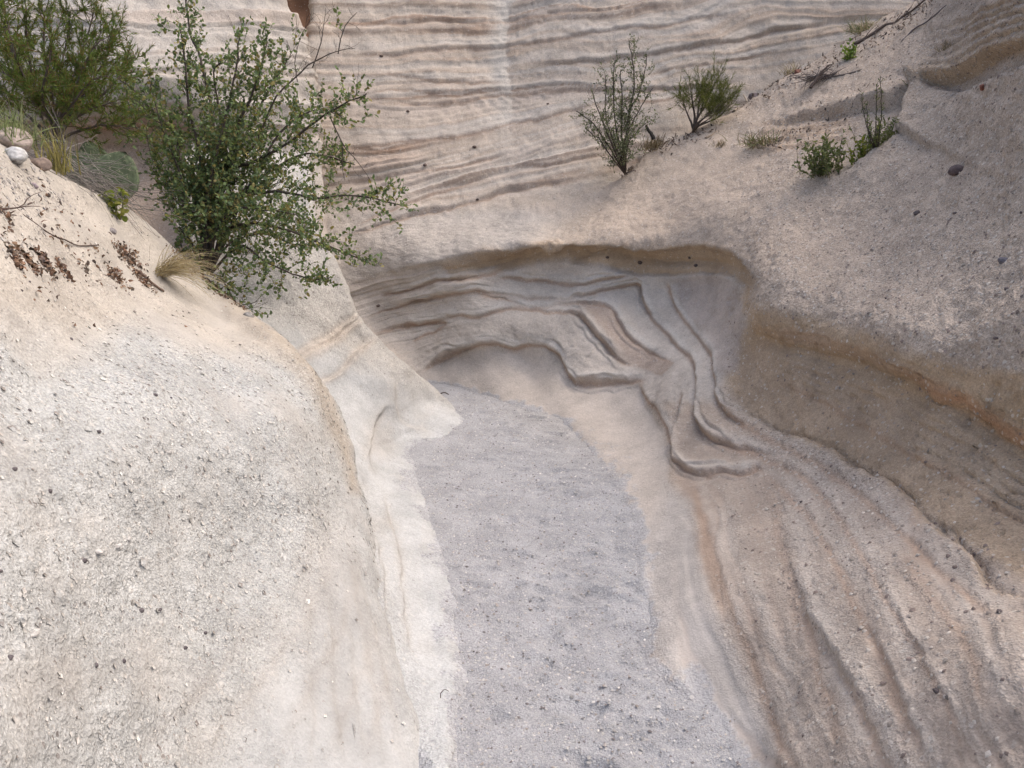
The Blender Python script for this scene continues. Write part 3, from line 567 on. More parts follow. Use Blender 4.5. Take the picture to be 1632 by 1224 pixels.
1258 97 2535 7861 2653 1304 71 2800 7904 2798 1350 44 3062 7938 2943 1396 18 3322 7967 3086 1442 -8 3589 8015 3232 1488 -34 3860 8067 3380 1534 -64 4127 8117 3547 1580 -95 4386 8154 3719
1626 -127 4637 8178 3887 1690 -170 4977 8199 4114 1780 -234 5448 8229 4442 1900 -318 6076 8285 4878 2100 -459 7128 8409 5604 2180 -459 7178 7609 5604 2260 -459 7278 6409 5604 2340 -459 7228 4409 5604
2420 -459 7328 1409 5604 350 241 -2083 9212 1854 390 241 -2183 8312 1854 430 241 -2203 7612 1854 476 241 -1943 7619 1854 522 241 -1681 7626 1855 568 241 -1420 7635 1855 614 241 -1158 7643 1855
660 241 -895 7651 1855 706 241 -632 7659 1855 752 241 -368 7662 1855 798 241 -103 7646 1855 844 241 159 7574 1854 890 239 416 7500 1864 936 220 675 7537 1968 982 199 938 7595 2083
1028 180 1201 7645 2184 1074 158 1468 7712 2311 1120 137 1738 7777 2430 1166 117 2006 7828 2543 1212 91 2274 7878 2686 1258 63 2542 7933 2841 1304 39 2808 7974 2978 1350 15 3072 8007 3113
1396 -10 3334 8039 3247 1442 -34 3607 8093 3386 1488 -59 3877 8140 3525 1534 -87 4141 8179 3680 1580 -116 4397 8206 3838 1626 -145 4646 8221 3993 1690 -186 4984 8234 4207 1780 -250 5455 8263 4535
1900 -334 6084 8319 4970 2100 -476 7138 8444 5697 2180 -476 7188 7644 5697 2260 -476 7288 6444 5697 2340 -476 7238 4444 5697 2420 -476 7338 1444 5697 350 191 -2090 9309 2132 390 191 -2190 8409 2132
430 191 -2210 7709 2132 476 191 -1951 7724 2132 522 191 -1691 7745 2134 568 191 -1432 7772 2135 614 191 -1170 7800 2137 660 191 -907 7828 2138 706 191 -642 7855 2140 752 191 -375 7879 2141
798 191 -105 7891 2142 844 191 163 7819 2138 890 189 425 7735 2144 936 171 687 7739 2240 982 152 950 7764 2347 1028 135 1213 7788 2439 1074 114 1480 7839 2557 1120 95 1748 7887 2667
1166 76 2015 7923 2771 1212 53 2283 7969 2903 1258 27 2553 8021 3048 1304 5 2821 8060 3175 1350 -18 3087 8095 3300 1396 -40 3356 8136 3427 1442 -63 3629 8185 3557 1488 -85 3896 8220 3683
1534 -111 4156 8246 3824 1580 -138 4409 8260 3968 1626 -165 4655 8266 4108 1690 -204 4991 8272 4307 1780 -267 5462 8300 4634 1900 -352 6092 8356 5070 2100 -493 7149 8482 5797 2180 -493 7199 7682 5797
2260 -493 7299 6482 5797 2340 -493 7249 4482 5797 2420 -493 7349 1482 5797 364 138 -2018 9421 2426 404 138 -2118 8521 2426 444 138 -2138 7821 2426 488 138 -1891 7848 2428 532 138 -1644 7883 2432
576 138 -1396 7924 2435 620 138 -1146 7968 2440 664 138 -893 8012 2444 708 138 -638 8053 2447 752 138 -378 8085 2450 798 138 -107 8088 2451 844 138 165 8035 2446 890 136 433 7956 2449
936 120 698 7937 2534 982 103 963 7939 2631 1028 87 1227 7948 2715 1074 68 1494 7982 2822 1120 51 1762 8012 2921 1166 34 2028 8037 3016 1212 12 2297 8077 3136 1258 -11 2568 8125 3270
1304 -31 2838 8165 3386 1350 -52 3109 8204 3503 1396 -72 3382 8247 3621 1442 -93 3653 8285 3739 1488 -113 3916 8304 3851 1534 -137 4171 8314 3976 1580 -161 4420 8317 4104 1626 -186 4664 8313 4229
1690 -222 4998 8311 4413 1780 -286 5470 8339 4740 1900 -370 6101 8396 5175 2100 -511 7161 8522 5903 2180 -511 7211 7722 5903 2260 -511 7311 6522 5903 2340 -511 7261 4522 5903 2420 -511 7361 1522 5903
408 83 -1782 9572 2739 448 83 -1882 8672 2739 488 83 -1902 7972 2739 526 83 -1691 8011 2744 564 83 -1478 8057 2750 602 83 -1264 8106 2756 640 83 -1046 8155 2763 678 83 -826 8202 2769
716 83 -603 8246 2774 753 83 -377 8280 2779 798 83 -109 8286 2780 844 83 168 8235 2773 890 82 439 8156 2772 936 67 707 8125 2847 982 52 975 8117 2932 1028 38 1242 8117 3007
1074 21 1510 8136 3102 1120 5 1777 8152 3190 1166 -10 2044 8168 3275 1212 -30 2314 8202 3384 1258 -50 2587 8246 3505 1304 -69 2860 8285 3612 1350 -87 3135 8326 3719 1396 -106 3410 8366 3826
1442 -124 3677 8388 3929 1488 -143 3934 8387 4026 1534 -164 4185 8382 4134 1580 -186 4430 8373 4246 1626 -208 4672 8361 4355 1690 -242 5005 8352 4523 1780 -305 5478 8380 4849 1900 -390 6111 8437 5285
2100 -531 7173 8564 6013 2180 -531 7223 7764 6013 2260 -531 7323 6564 6013 2340 -531 7273 4564 6013 2420 -531 7373 1564 6013 417 27 -1742 9709 3063 457 27 -1842 8809 3063 497 27 -1862 8109 3063
534 27 -1658 8159 3072 570 27 -1453 8215 3081 607 27 -1244 8271 3091 644 27 -1033 8324 3099 680 27 -818 8373 3108 717 27 -600 8422 3116 754 27 -380 8466 3123 798 27 -110 8501 3129
844 27 170 8429 3117 890 26 444 8340 3110 936 13 716 8310 3175 982 -1 987 8300 3250 1028 -13 1256 8293 3315 1074 -28 1526 8300 3398 1120 -42 1795 8306 3474 1166 -56 2064 8314 3548
1212 -73 2335 8341 3645 1258 -91 2609 8379 3753 1304 -108 2884 8413 3848 1350 -124 3161 8451 3944 1396 -140 3436 8483 4039 1442 -156 3698 8483 4125 1488 -173 3950 8466 4205 1534 -191 4197 8448 4297
1580 -211 4440 8428 4391 1626 -230 4680 8409 4485 1690 -261 5013 8393 4636 1780 -325 5486 8421 4962 1900 -409 6120 8479 5398 2100 -550 7185 8607 6128 2180 -550 7235 7807 6128 2260 -550 7335 6607 6128
2340 -550 7285 4607 6128 2420 -550 7385 1607 6128 417 -31 -1753 9850 3400 457 -31 -1853 8950 3400 497 -31 -1873 8250 3400 534 -31 -1669 8306 3412 571 -31 -1463 8368 3425 607 -31 -1254 8430 3437
644 -31 -1041 8487 3449 680 -31 -825 8541 3460 717 -31 -606 8592 3471 754 -31 -384 8640 3481 798 -31 -111 8677 3488 844 -31 172 8615 3476 890 -32 450 8534 3466 936 -43 726 8506 3521
982 -55 1000 8490 3584 1028 -66 1272 8474 3637 1074 -79 1543 8470 3707 1120 -91 1814 8467 3772 1166 -102 2084 8468 3834 1212 -117 2356 8485 3917 1258 -133 2631 8514 4010 1304 -147 2907 8541 4093
1350 -161 3183 8568 4175 1396 -175 3454 8582 4254 1442 -189 3712 8567 4324 1488 -203 3962 8539 4388 1534 -219 4207 8510 4463 1580 -236 4448 8483 4540 1626 -253 4688 8457 4618 1690 -282 5020 8435 4753
1780 -345 5494 8464 5079 1900 -430 6130 8522 5515 2100 -571 7198 8652 6245 2180 -571 7248 7852 6245 2260 -571 7348 6652 6245 2340 -571 7298 4652 6245 2420 -571 7398 1652 6245 418 -90 -1765 10003 3751
458 -90 -1865 9103 3751 498 -90 -1885 8403 3751 534 -90 -1680 8462 3765 571 -90 -1473 8525 3781 607 -90 -1263 8590 3797 644 -90 -1049 8652 3812 681 -90 -832 8710 3826 717 -90 -611 8762 3839
754 -90 -387 8801 3848 798 -90 -112 8820 3853 844 -90 173 8792 3846 890 -91 456 8738 3839 936 -100 735 8708 3882 982 -110 1012 8684 3932 1028 -119 1287 8658 3974 1074 -130 1560 8643 4029
1120 -140 1832 8630 4081 1166 -150 2103 8622 4131 1212 -162 2377 8629 4199 1258 -176 2651 8645 4275 1304 -188 2926 8659 4342 1350 -199 3199 8670 4408 1396 -211 3465 8666 4470 1442 -223 3722 8642 4524
1488 -235 3971 8606 4574 1534 -248 4215 8570 4632 1580 -262 4456 8536 4693 1626 -277 4695 8504 4753 1690 -302 5027 8477 4872 1780 -366 5502 8507 5198 1900 -450 6141 8567 5635 2100 -591 7211 8698 6366
2180 -591 7261 7898 6366 2260 -591 7361 6698 6366 2340 -591 7311 4698 6366 2420 -591 7411 1698 6366 418 -150 -1777 10155 4112 458 -150 -1877 9255 4112 498 -150 -1897 8555 4112 534 -150 -1691 8617 4130
571 -150 -1483 8684 4148 608 -150 -1272 8752 4168 644 -150 -1057 8817 4186 681 -150 -838 8877 4203 717 -150 -615 8928 4217 754 -150 -390 8964 4227 798 -150 -113 8983 4233 844 -150 175 8970 4229
890 -151 461 8934 4224 936 -158 744 8905 4257 982 -166 1024 8875 4293 1028 -174 1301 8840 4322 1074 -182 1576 8813 4362 1120 -191 1849 8789 4399 1166 -198 2121 8770 4435 1212 -208 2394 8765 4487
1258 -219 2668 8767 4545 1304 -229 2940 8766 4595 1350 -238 3210 8760 4644 1396 -248 3473 8742 4688 1442 -257 3729 8710 4727 1488 -267 3977 8669 4762 1534 -278 4221 8628 4803 1580 -289 4462 8588 4847
1626 -301 4701 8552 4892 1690 -323 5033 8520 4994 1780 -387 5511 8552 5320 1900 -471 6151 8613 5757 2100 -612 7225 8746 6489 2180 -612 7275 7946 6489 2260 -612 7375 6746 6489 2340 -612 7325 4746 6489
2420 -612 7425 1746 6489 418 -211 -1787 10303 4482 458 -211 -1887 9403 4482 498 -211 -1907 8703 4482 535 -211 -1701 8769 4503 571 -211 -1492 8840 4525 608 -211 -1280 8912 4548 644 -211 -1064 8981 4571
681 -211 -844 9045 4591 717 -211 -620 9098 4608 754 -211 -393 9137 4620 798 -211 -114 9160 4628 844 -211 177 9156 4626 890 -212 466 9128 4621 936 -217 752 9097 4642 982 -224 1035 9059 4664
1028 -229 1313 9015 4679 1074 -236 1590 8976 4702 1120 -242 1864 8940 4723 1166 -248 2136 8910 4745 1212 -255 2409 8892 4779 1258 -263 2681 8879 4818 1304 -271 2951 8864 4851 1350 -278 3218 8844 4882
1396 -285 3479 8815 4909 1442 -292 3733 8775 4932 1488 -299 3982 8729 4952 1534 -308 4226 8684 4977 1580 -316 4468 8641 5005 1626 -325 4707 8600 5032 1690 -345 5040 8564 5117 1780 -408 5520 8597 5444
1900 -493 6162 8659 5882 2100 -634 7239 8794 6616 2180 -634 7289 7994 6616 2260 -634 7389 6794 6616 2340 -634 7339 4794 6616 2420 -634 7439 1794 6616 418 -273 -1796 10446 4858 458 -273 -1896 9546 4858
498 -273 -1916 8846 4858 535 -273 -1709 8916 4883 571 -273 -1500 8992 4910 608 -273 -1287 9069 4938 644 -273 -1071 9145 4965 681 -273 -850 9214 4990 717 -273 -625 9274 5011 754 -273 -396 9318 5027
798 -273 -115 9348 5037 844 -273 178 9348 5037 890 -274 470 9321 5030 936 -277 759 9283 5038 982 -282 1044 9235 5043 1028 -285 1324 9179 5042 1074 -290 1601 9127 5048 1120 -294 1876 9080 5053
1166 -298 2148 9041 5059 1212 -303 2420 9010 5075 1258 -308 2691 8984 5094 1304 -313 2960 8957 5109 1350 -318 3224 8925 5122 1396 -323 3484 8886 5132 1442 -328 3737 8839 5139 1488 -332 3986 8788 5144
1534 -338 4230 8739 5153 1580 -344 4473 8693 5164 1626 -350 4713 8649 5176 1690 -367 5047 8608 5244 1780 -430 5529 8643 5571 1900 -515 6173 8707 6009 2100 -656 7254 8844 6744 2180 -656 7304 8044 6744
2260 -656 7404 6844 6744 2340 -656 7354 4844 6744 2420 -656 7454 1844 6744 419 -336 -1803 10585 5241 459 -336 -1903 9685 5241 499 -336 -1923 8985 5241 535 -336 -1716 9058 5270 572 -336 -1507 9139 5302
608 -336 -1294 9223 5335 644 -336 -1077 9305 5367 681 -336 -855 9382 5398 717 -336 -629 9449 5424 754 -336 -399 9502 5445 798 -336 -116 9538 5459 844 -336 180 9538 5459 890 -336 474 9507 5448
936 -338 765 9459 5440 982 -340 1051 9399 5427 1028 -342 1333 9332 5411 1074 -345 1610 9268 5397 1120 -347 1885 9211 5386 1166 -349 2158 9163 5377 1212 -351 2430 9123 5374 1258 -354 2700 9085 5374
1304 -356 2967 9047 5371 1350 -359 3230 9004 5366 1396 -361 3488 8957 5360 1442 -364 3741 8904 5350 1488 -366 3989 8848 5340 1534 -369 4235 8795 5332 1580 -372 4479 8746 5327 1626 -375 4720 8698 5321
1690 -389 5054 8653 5372 1780 -452 5538 8690 5700 1900 -537 6185 8756 6138 2100 -678 7269 8894 6875 2180 -678 7319 8094 6875 2260 -678 7419 6894 6875 2340 -678 7369 4894 6875 2420 -678 7469 1894 6875
419 -400 -1810 10727 5633 459 -400 -1910 9827 5633 499 -400 -1930 9127 5633 535 -400 -1723 9203 5665 572 -400 -1513 9288 5702 608 -400 -1300 9374 5739 645 -400 -1082 9459 5776 681 -400 -860 9539 5810
717 -400 -633 9610 5841 754 -400 -402 9669 5866 798 -400 -117 9713 5885 844 -400 181 9709 5883 890 -400 477 9673 5868 936 -400 770 9618 5844 982 -400 1057 9550 5815 1028 -400 1340 9476 5783
1074 -400 1618 9402 5751 1120 -400 1893 9337 5723 1166 -400 2167 9283 5700 1212 -400 2439 9233 5678 1258 -400 2708 9186 5658 1304 -400 2974 9137 5637 1350 -400 3236 9086 5615 1396 -400 3493 9030 5591
1442 -400 3746 8971 5565 1488 -400 3994 8910 5539 1534 -400 4240 8854 5515 1580 -400 4485 8801 5492 1626 -400 4727 8749 5469 1690 -411 5062 8699 5502 1780 -474 5547 8738 5830 1900 -559 6196 8805 6270
2100 -700 7284 8946 7009 2180 -700 7334 8146 7009 2260 -700 7434 6946 7009 2340 -700 7384 4946 7009 2420 -700 7484 1946 7009"""), 2.65, (440, -30), (1680, 1260))
W0.disp = np.zeros(len(W0.u))
W0.col = np.tile(TAN, (len(W0.u), 1))
W0.grit = np.full(len(W0.u), 0.6)
U, V = chart_warp(W0, 5.0, 60.0)
upper = smooth(NL - 0.2, NL + 2.5, W0.row)
left_low = smooth(930, 820, W0.u) * (1 - upper)

# stratigraphic height: key layer lines read across the wall
keys = []
for h, line in ((301, ((480, 398), (529, 382), (592, 360), (647, 347), (684, 331), (757, 316), (812, 301), (868, 294), (960, 281), (1100, 262))),
                (200, ((480, 241), (500, 239), (610, 235), (684, 224), (757, 213), (812, 200), (868, 184), (923, 169), (978, 158), (1100, 150))),
                (151, ((480, 168), (581, 165), (684, 162), (805, 151), (868, 143), (952, 140), (1032, 135), (1194, 118), (1300, 100))),
                (94, ((480, 100), (610, 103), (720, 97), (820, 94), (960, 86), (1032, 82), (1142, 68), (1253, 44), (1356, 31))),
                (75, ((500, 84), (610, 83), (720, 77), (805, 75), (849, 66), (904, 59), (1032, 46), (1142, 26), (1216, 7))),
                (35, ((500, 40), (647, 35), (805, 35), (868, 20), (978, 13), (1100, -6))),
                (-60, ((500, -60), (805, -62), (1000, -85), (1300, -120))),
                (-400, ((500, -400), (805, -400), (1300, -450))),
                (400, ((540, 458), (660, 432), (789, 408), (897, 393), (1068, 401), (1175, 418))),
                (470, ((575, 509), (639, 487), (704, 472), (755, 461), (798, 470), (866, 474), (918, 472), (995, 453), (1025, 453))),
                (510, ((592, 532), (652, 521), (704, 511), (763, 504), (840, 492), (918, 499), (944, 530), (978, 569))),
                (590, ((665, 592), (704, 569), (746, 551), (815, 553), (866, 549), (892, 560), (909, 598), (960, 614)))):
    keys += [(a, b, h) for a, b in line]
HS = Spline2(keys)(W0.u, W0.v)
lens = fbm(np.c_[W0.u / 230, HS / 28, np.zeros(len(HS))], 3)
HW = HS + 7.0 * lens + 1.5 * fbm(np.c_[W0.u / 40, HS / 12, np.ones(len(HS))], 2)


def layer_profile(seed, lo, hi, tmin, tmax):
    """stack of hard and soft layers: value against stratigraphic height"""
    r = np.random.default_rng(seed)
    x = np.arange(lo, hi, 0.5); y = np.zeros(len(x)); z = np.zeros(len(x)); h = lo
    while h < hi:
        t = tmin + (tmax - tmin) * r.random() ** 2.2
        m = (x >= h) & (x < h + t)
        f = (x[m] - h) / t
        y[m] = r.normal() * 0.6 + 0.9 * (np.sin(np.clip(f, 0, 1) ** 1.6 * math.pi) ** 0.8 - 0.5)
        z[m] = r.random()
        h += t
    k = np.ones(3) / 3
    return x, np.convolve(y, k, 'same'), np.convolve(z, k, 'same')


px_, py_, pz_ = layer_profile(5, -420, 760, 4, 34)
fx_, fy_, fz_ = layer_profile(9, -420, 760, 2.5, 9)
prof = np.interp(HW, px_, py_); pcol = np.interp(HW, px_, pz_)
fine = np.interp(HW, fx_, fy_); fcol = np.interp(HW, fx_, fz_)
pinch = np.clip(0.55 + 0.8 * fbm(np.c_[W0.u / 160, HS / 40, 3 + np.zeros(len(HS))], 2), 0, 1.3)

ALC = ((556, 452), (660, 432), (789, 410), (897, 397), (1068, 404), (1150, 408), (1188, 440), (1193, 520), (1178, 600), (1140, 640),
       (1060, 640), (1020, 612), (920, 612), (880, 570), (840, 550), (760, 552), (660, 595), (556, 600))
APR = ((655, 600), (760, 556), (850, 552), (890, 588), (920, 616), (1020, 618), (1056, 680), (1068, 750), (1036, 880), (1020, 960),
       (985, 1000), (940, 720), (860, 665), (760, 640), (650, 640))
UND = ((1203, 484), (1277, 508), (1375, 530), (1434, 560), (1522, 580), (1632, 600), (2200, 700), (2200, 1250), (1632, 926), (1522, 850),
       (1449, 790), (1375, 740), (1253, 690), (1194, 662), (1166, 612), (1190, 545))
SILTR = ((1024, 890), (1062, 770), (1100, 800), (1120, 900), (1150, 1000), (1195, 1100), (1240, 1224), (1275, 1320), (1150, 1320), (1140, 1140), (1050, 1066), (1008, 960))
alc = polymask(U, V, ALC, 10)
apr = polymask(U, V, APR, 7)
und = polymask(U, V, UND, 16)
siltr = polymask(U, V, SILTR, 16)
flank = (1 - upper) * smooth(1120, 1240, W0.u) * (1 - und)
lowflank = (1 - upper) * smooth(690, 800, W0.v + 0.35 * (1300 - W0.u)) * smooth(1060, 1100, W0.u) * (1 - und)
strata = np.clip(upper + 0.8 * left_low * smooth(420, 330, W0.v) * 0.4 + 0.55 * alc * smooth(820, 660, W0.u), 0, 1) * (1 - smooth(270, 330, HS) * smooth(400, 385, HS) * 0.8)

W0.disp += strata * pinch * (0.014 * prof + 0.011 * fine)
# colours of the layers
soft = np.clip(pcol * 1.5 - 0.75, 0, 1) * pinch
col = W0.col
pal = np.clip(0.5 + 0.9 * fbm(np.c_[W0.u / 300, HS / 40, 9 + np.zeros(len(HS))], 2), 0, 1)
col = mix(col, GREY * 1.08, pal * 0.45)
col = mix(col, PALE, strata * np.clip(0.8 - fcol * 1.6, 0, 1) * 0.7)
col = mix(col, PINK, strata * soft * 0.75)
col = mix(col, BROWN, strata * np.clip(fcol * 5.0 - 3.6, 0, 1) * 0.85 * pinch)
col = mix(col, GREY * np.array((1.0, 1.0, 1.01)), (1 - upper) * left_low * (1 - alc) * 0.8)
slope = (1 - upper) * (1 - und) * (1 - alc) * (1 - apr) * smooth(880, 1000, W0.u)
col = mix(col, np.array((0.455, 0.378, 0.312)), slope * 0.9)
terrace = slope * smooth(1250, 1000, W0.u + 0.9 * (W0.v - 120)) * smooth(400, 340, W0.v)
col = mix(col, np.array((0.50, 0.415, 0.335)), terrace * 0.8)
col = mix(col, np.array((0.525, 0.48, 0.435)), alc * 0.75)
CHAN = ((700, 424), (789, 407), (832, 399), (897, 393), (982, 398), (1068, 401), (1133, 403), (1172, 416), (1193, 442), (1196, 500), (1186, 500), (1180, 462), (1165, 446), (1133, 438), (1073, 440), (1012, 434), (961, 423), (901, 417), (841, 422), (785, 436), (720, 446))
chan = polymask(U, V, CHAN, 5)
col = mix(col, OCHRE * 0.98, chan * 0.85)
col = mix(col, np.array((0.50, 0.45, 0.405)), apr * 0.95)
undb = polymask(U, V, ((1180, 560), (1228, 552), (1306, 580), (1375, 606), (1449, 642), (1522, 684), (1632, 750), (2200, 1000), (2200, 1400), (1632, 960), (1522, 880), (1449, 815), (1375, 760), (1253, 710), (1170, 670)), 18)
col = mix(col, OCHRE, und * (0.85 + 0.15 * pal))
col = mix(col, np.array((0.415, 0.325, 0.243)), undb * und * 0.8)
col = mix(col, np.array((0.385, 0.33, 0.286)), lowflank * 0.9)
col = mix(col, np.array((0.47, 0.44, 0.415)), siltr * 0.9)
pinkb = polymask(U, V, ((905, 492), (940, 484), (961, 485), (978, 498), (987, 519), (1004, 545), (1030, 562), (1077, 584), (1060, 600), (1025, 594), (1004, 584), (978, 567), (944, 528), (922, 502)), 3)
col = mix(col, PINK * 0.92, pinkb * 0.8)
facet = polymask(U, V, ((1075, 446), (1140, 440), (1180, 460), (1190, 530), (1180, 600), (1150, 610), (1132, 556), (1095, 510)), 7)
col = mix(col, np.array((0.43, 0.37, 0.33)), facet * 0.8)
W0.col = np.ascontiguousarray(col)
W0.grit = 0.55 * upper + (1 - upper) * (0.75 - 0.3 * alc - 0.35 * apr - 0.05 * und - 0.3 * siltr)
W0.grit += 0.35 * flank * (1 - lowflank) - 0.3 * lowflank

# ---- explicit layer edges of the alcove, drawn left to right
LIP = ((560, 449), (640, 430), (720, 419), (789, 405), (832, 397), (897, 390), (982, 395), (1068, 398), (1133, 400), (1175, 412), (1197, 440), (1201, 474), (1196, 521))
SHELF = ((570, 482), (660, 462), (740, 446), (785, 436), (841, 421), (901, 416), (961, 423), (1012, 434), (1073, 440), (1133, 436), (1167, 444), (1188, 470), (1190, 530))
Uc0, Vc0 = chart_warp(W0, 7.0, 38.0)
ledge(W0, U, V, LIP, 0.055, 16, 16, 0.3, 2.5)
groove(W0, U, V, ((700, 440), (789, 421), (841, 409), (897, 403), (982, 409), (1068, 417), (1133, 419), (1172, 428), (1190, 455)), 0.05, 9)
ledge(W0, U, V, SHELF, -0.022, 10, 16, 0.15, 2.0)
for pts, amp, a, b in (
        (((794, 440), (858, 444), (901, 451), (914, 453), (944, 446), (982, 438), (1008, 434)), 0.035, 12, 9),
        (((575, 509), (639, 487), (704, 472), (755, 461), (772, 464), (798, 470), (832, 473), (866, 474), (897, 478), (918, 472), (961, 459), (995, 453), (1022, 451), (1026, 478), (1030, 500), (1047, 521), (1073, 543), (1090, 565), (1110, 586), (1113, 620), (1110, 655), (1124, 689), (1154, 708), (1197, 719), (1228, 718), (1265, 728)), 0.036, 11, 8),
        (((755, 461), (781, 472), (815, 480), (832, 487), (862, 489), (901, 483), (931, 481), (961, 483), (978, 496), (987, 517), (1004, 543), (1030, 560), (1055, 573), (1077, 582)), 0.034, 9, 8),
        (((592, 532), (652, 521), (704, 511), (725, 502), (763, 504), (806, 496), (840, 492), (875, 495), (918, 499), (931, 513), (944, 530), (961, 547), (978, 569), (1004, 586), (1025, 594)), 0.036, 10, 9),
        (((665, 594), (704, 569), (746, 551), (772, 545), (800, 548), (815, 555), (830, 549), (850, 546), (868, 549), (890, 560), (901, 582), (910, 599), (922, 613), (961, 613), (1004, 612), (1040, 610)), 0.07, 26, 13),
        (((1068, 444), (1077, 491), (1102, 526), (1132, 560), (1145, 594), (1145, 633), (1160, 660), (1200, 690)), 0.030, 10, 10),
        (((1022, 625), (1040, 640), (1058, 655), (1064, 680), (1067, 705)), 0.009, 9, 12),
        (((1090, 616), (1085, 655), (1077, 697), (1070, 727), (1090, 749), (1115, 755), (1141, 745), (1167, 753), (1188, 749), (1204, 740), (1216, 752)), 0.030, 10, 10),
        (((600, 470), (680, 452), (760, 440), (800, 432)), 0.016, 7, 6),
        (((640, 520), (690, 515), (720, 512), (690, 530), (655, 545)), 0.02, 8, 7)):
    ledge(W0, U, V, pts, amp * 0.85, a * 1.6, b * 0.7, 0.16, 2.0, 0.9, fade=(0.5, 0.3) if amp > 0.06 else None)
    groove(W0, U, V, pts, 0.005, 2.6, 0.06)
    if amp > 0.025:
        for oy, om in ((-9, 0.012), (8, 0.009)):
            ledge(W0, Uc0, Vc0, [(q[0] - 0.4 * oy, q[1] + oy) for q in pts], om, 8, 5, 0.2, 1.6, 1.2)
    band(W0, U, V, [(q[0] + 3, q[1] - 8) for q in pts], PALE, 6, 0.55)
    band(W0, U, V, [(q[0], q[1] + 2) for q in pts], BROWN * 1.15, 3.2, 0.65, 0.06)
for off, st in ((0, .7), (9, .5), (18, .55)):
    band(W0, U, V, [(a, b + off * 0.8) for a, b in LIP[2:11]], OCHRE * 0.95, 7, st)
    groove(W0, U, V, [(a, b + off) for a, b in LIP[1:10]], 0.010, 2.5)
# vertical re-entrant corner of the back wall
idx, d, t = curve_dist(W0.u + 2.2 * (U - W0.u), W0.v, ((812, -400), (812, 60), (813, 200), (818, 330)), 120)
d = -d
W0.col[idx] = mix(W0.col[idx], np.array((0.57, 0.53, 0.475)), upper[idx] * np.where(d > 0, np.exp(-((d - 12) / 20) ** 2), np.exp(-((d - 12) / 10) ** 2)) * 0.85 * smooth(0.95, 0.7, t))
W0.disp[idx] -= 0.03 * upper[idx] * np.where(d < 0, np.exp(-np.abs(d) / 45), np.exp(-np.abs(d) / 26)) * smooth(1.0, 0.7, t)
# dark recessed layer lines of the back wall
for pts, amp, wd in (
        (((529, 384), (592, 362), (647, 347), (684, 331), (757, 316), (812, 301), (868, 294), (960, 281)), 0.055, 6),
        (((560, 360), (640, 330), (690, 308), (740, 292), (790, 275)), 0.02, 4),
        (((640, 275), (700, 268), (750, 258), (812, 243)), 0.018, 4),
        (((500, 240), (610, 236), (684, 224), (757, 213), (812, 200), (868, 184), (923, 169), (990, 158)), 0.025, 4),
        (((581, 166), (684, 163), (805, 152), (868, 143), (952, 140), (1032, 143), (1120, 138), (1194, 130)), 0.04, 5),
        (((600, 112), (640, 120), (700, 128), (760, 131), (812, 132)), 0.03, 4),
        (((820, 94), (880, 102), (960, 96), (1032, 86), (1142, 70), (1253, 44), (1356, 31)), 0.045, 5),
        (((500, 86), (610, 83), (720, 77), (805, 75), (849, 66), (904, 59), (1032, 44), (1142, 26), (1216, 7)), 0.03, 5),
        (((500, 40), (647, 35), (805, 35), (868, 20), (978, 13), (1100, 2)), 0.035, 6),
        (((816, 268), (880, 262), (940, 252), (985, 243)), 0.02, 4),
        (((560, 150), (640, 143), (740, 142), (812, 145)), 0.02, 3),
        (((1020, 120), (1100, 108), (1180, 95), (1260, 75)), 0.02, 3)):
    ledge(W0, U, V, pts, amp * 0.4, wd * 2.0, wd * 0.9, 0.2, 1.2, 0.6)
    band(W0, U, V, [(a, b + wd * 0.5) for a, b in pts], BROWN * 1.05, wd * 0.55, 0.6, 0.2)
# right flank: undercut crease, shelf edge, flow ribs
R1 = ((1199, 522), (1228, 539), (1306, 561), (1375, 581), (1449, 615), (1522, 654), (1581, 689), (1632, 718), (1800, 800))
R2 = ((1150, 634), (1194, 669), (1253, 694), (1307, 708), (1375, 753), (1424, 772), (1449, 802), (1488, 841), (1522, 860), (1561, 900), (1581, 934), (1632, 944), (1760, 1000))
groove(W0, U, V, R1, 0.028, 16, 0.05)
ledge(W0, U, V, R1, 0.02, 25, 25, 0.05, 4)
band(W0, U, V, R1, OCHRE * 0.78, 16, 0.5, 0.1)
for off, am in ((-46, 0.006), (-30, 0.008), (-15, 0.007), (16, 0.010), (34, 0.007), (52, 0.010), (76, 0.007), (100, 0.010), (126, 0.008)):
    k = [(q[0] + 0.2 * off, q[1] + off * (0.55 + 0.45 * min(1.0, (q[0] - 1199) / 260.0))) for q in R1]
    ledge(W0, U, V, k, am, 12, 7, 0.15, 2.2, 1.2)
    band(W0, U, V, k, (BROWN * 1.2, np.array((0.45, 0.37, 0.29)))[abs(off) % 3 == 1], 5, 0.45, 0.15)
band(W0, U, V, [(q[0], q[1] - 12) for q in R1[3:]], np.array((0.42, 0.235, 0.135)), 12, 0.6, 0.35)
Uc, Vc = chart_warp(W0, 8.0, 45.0)
ledge(W0, Uc, Vc, R2, -0.020, 16, 26, 0.15, 3.0, 0.9)
groove(W0, Uc, Vc, R2, 0.018, 7, 0.15)
band(W0, Uc, Vc, R2, OCHRE, 9, 0.45, 0.1)
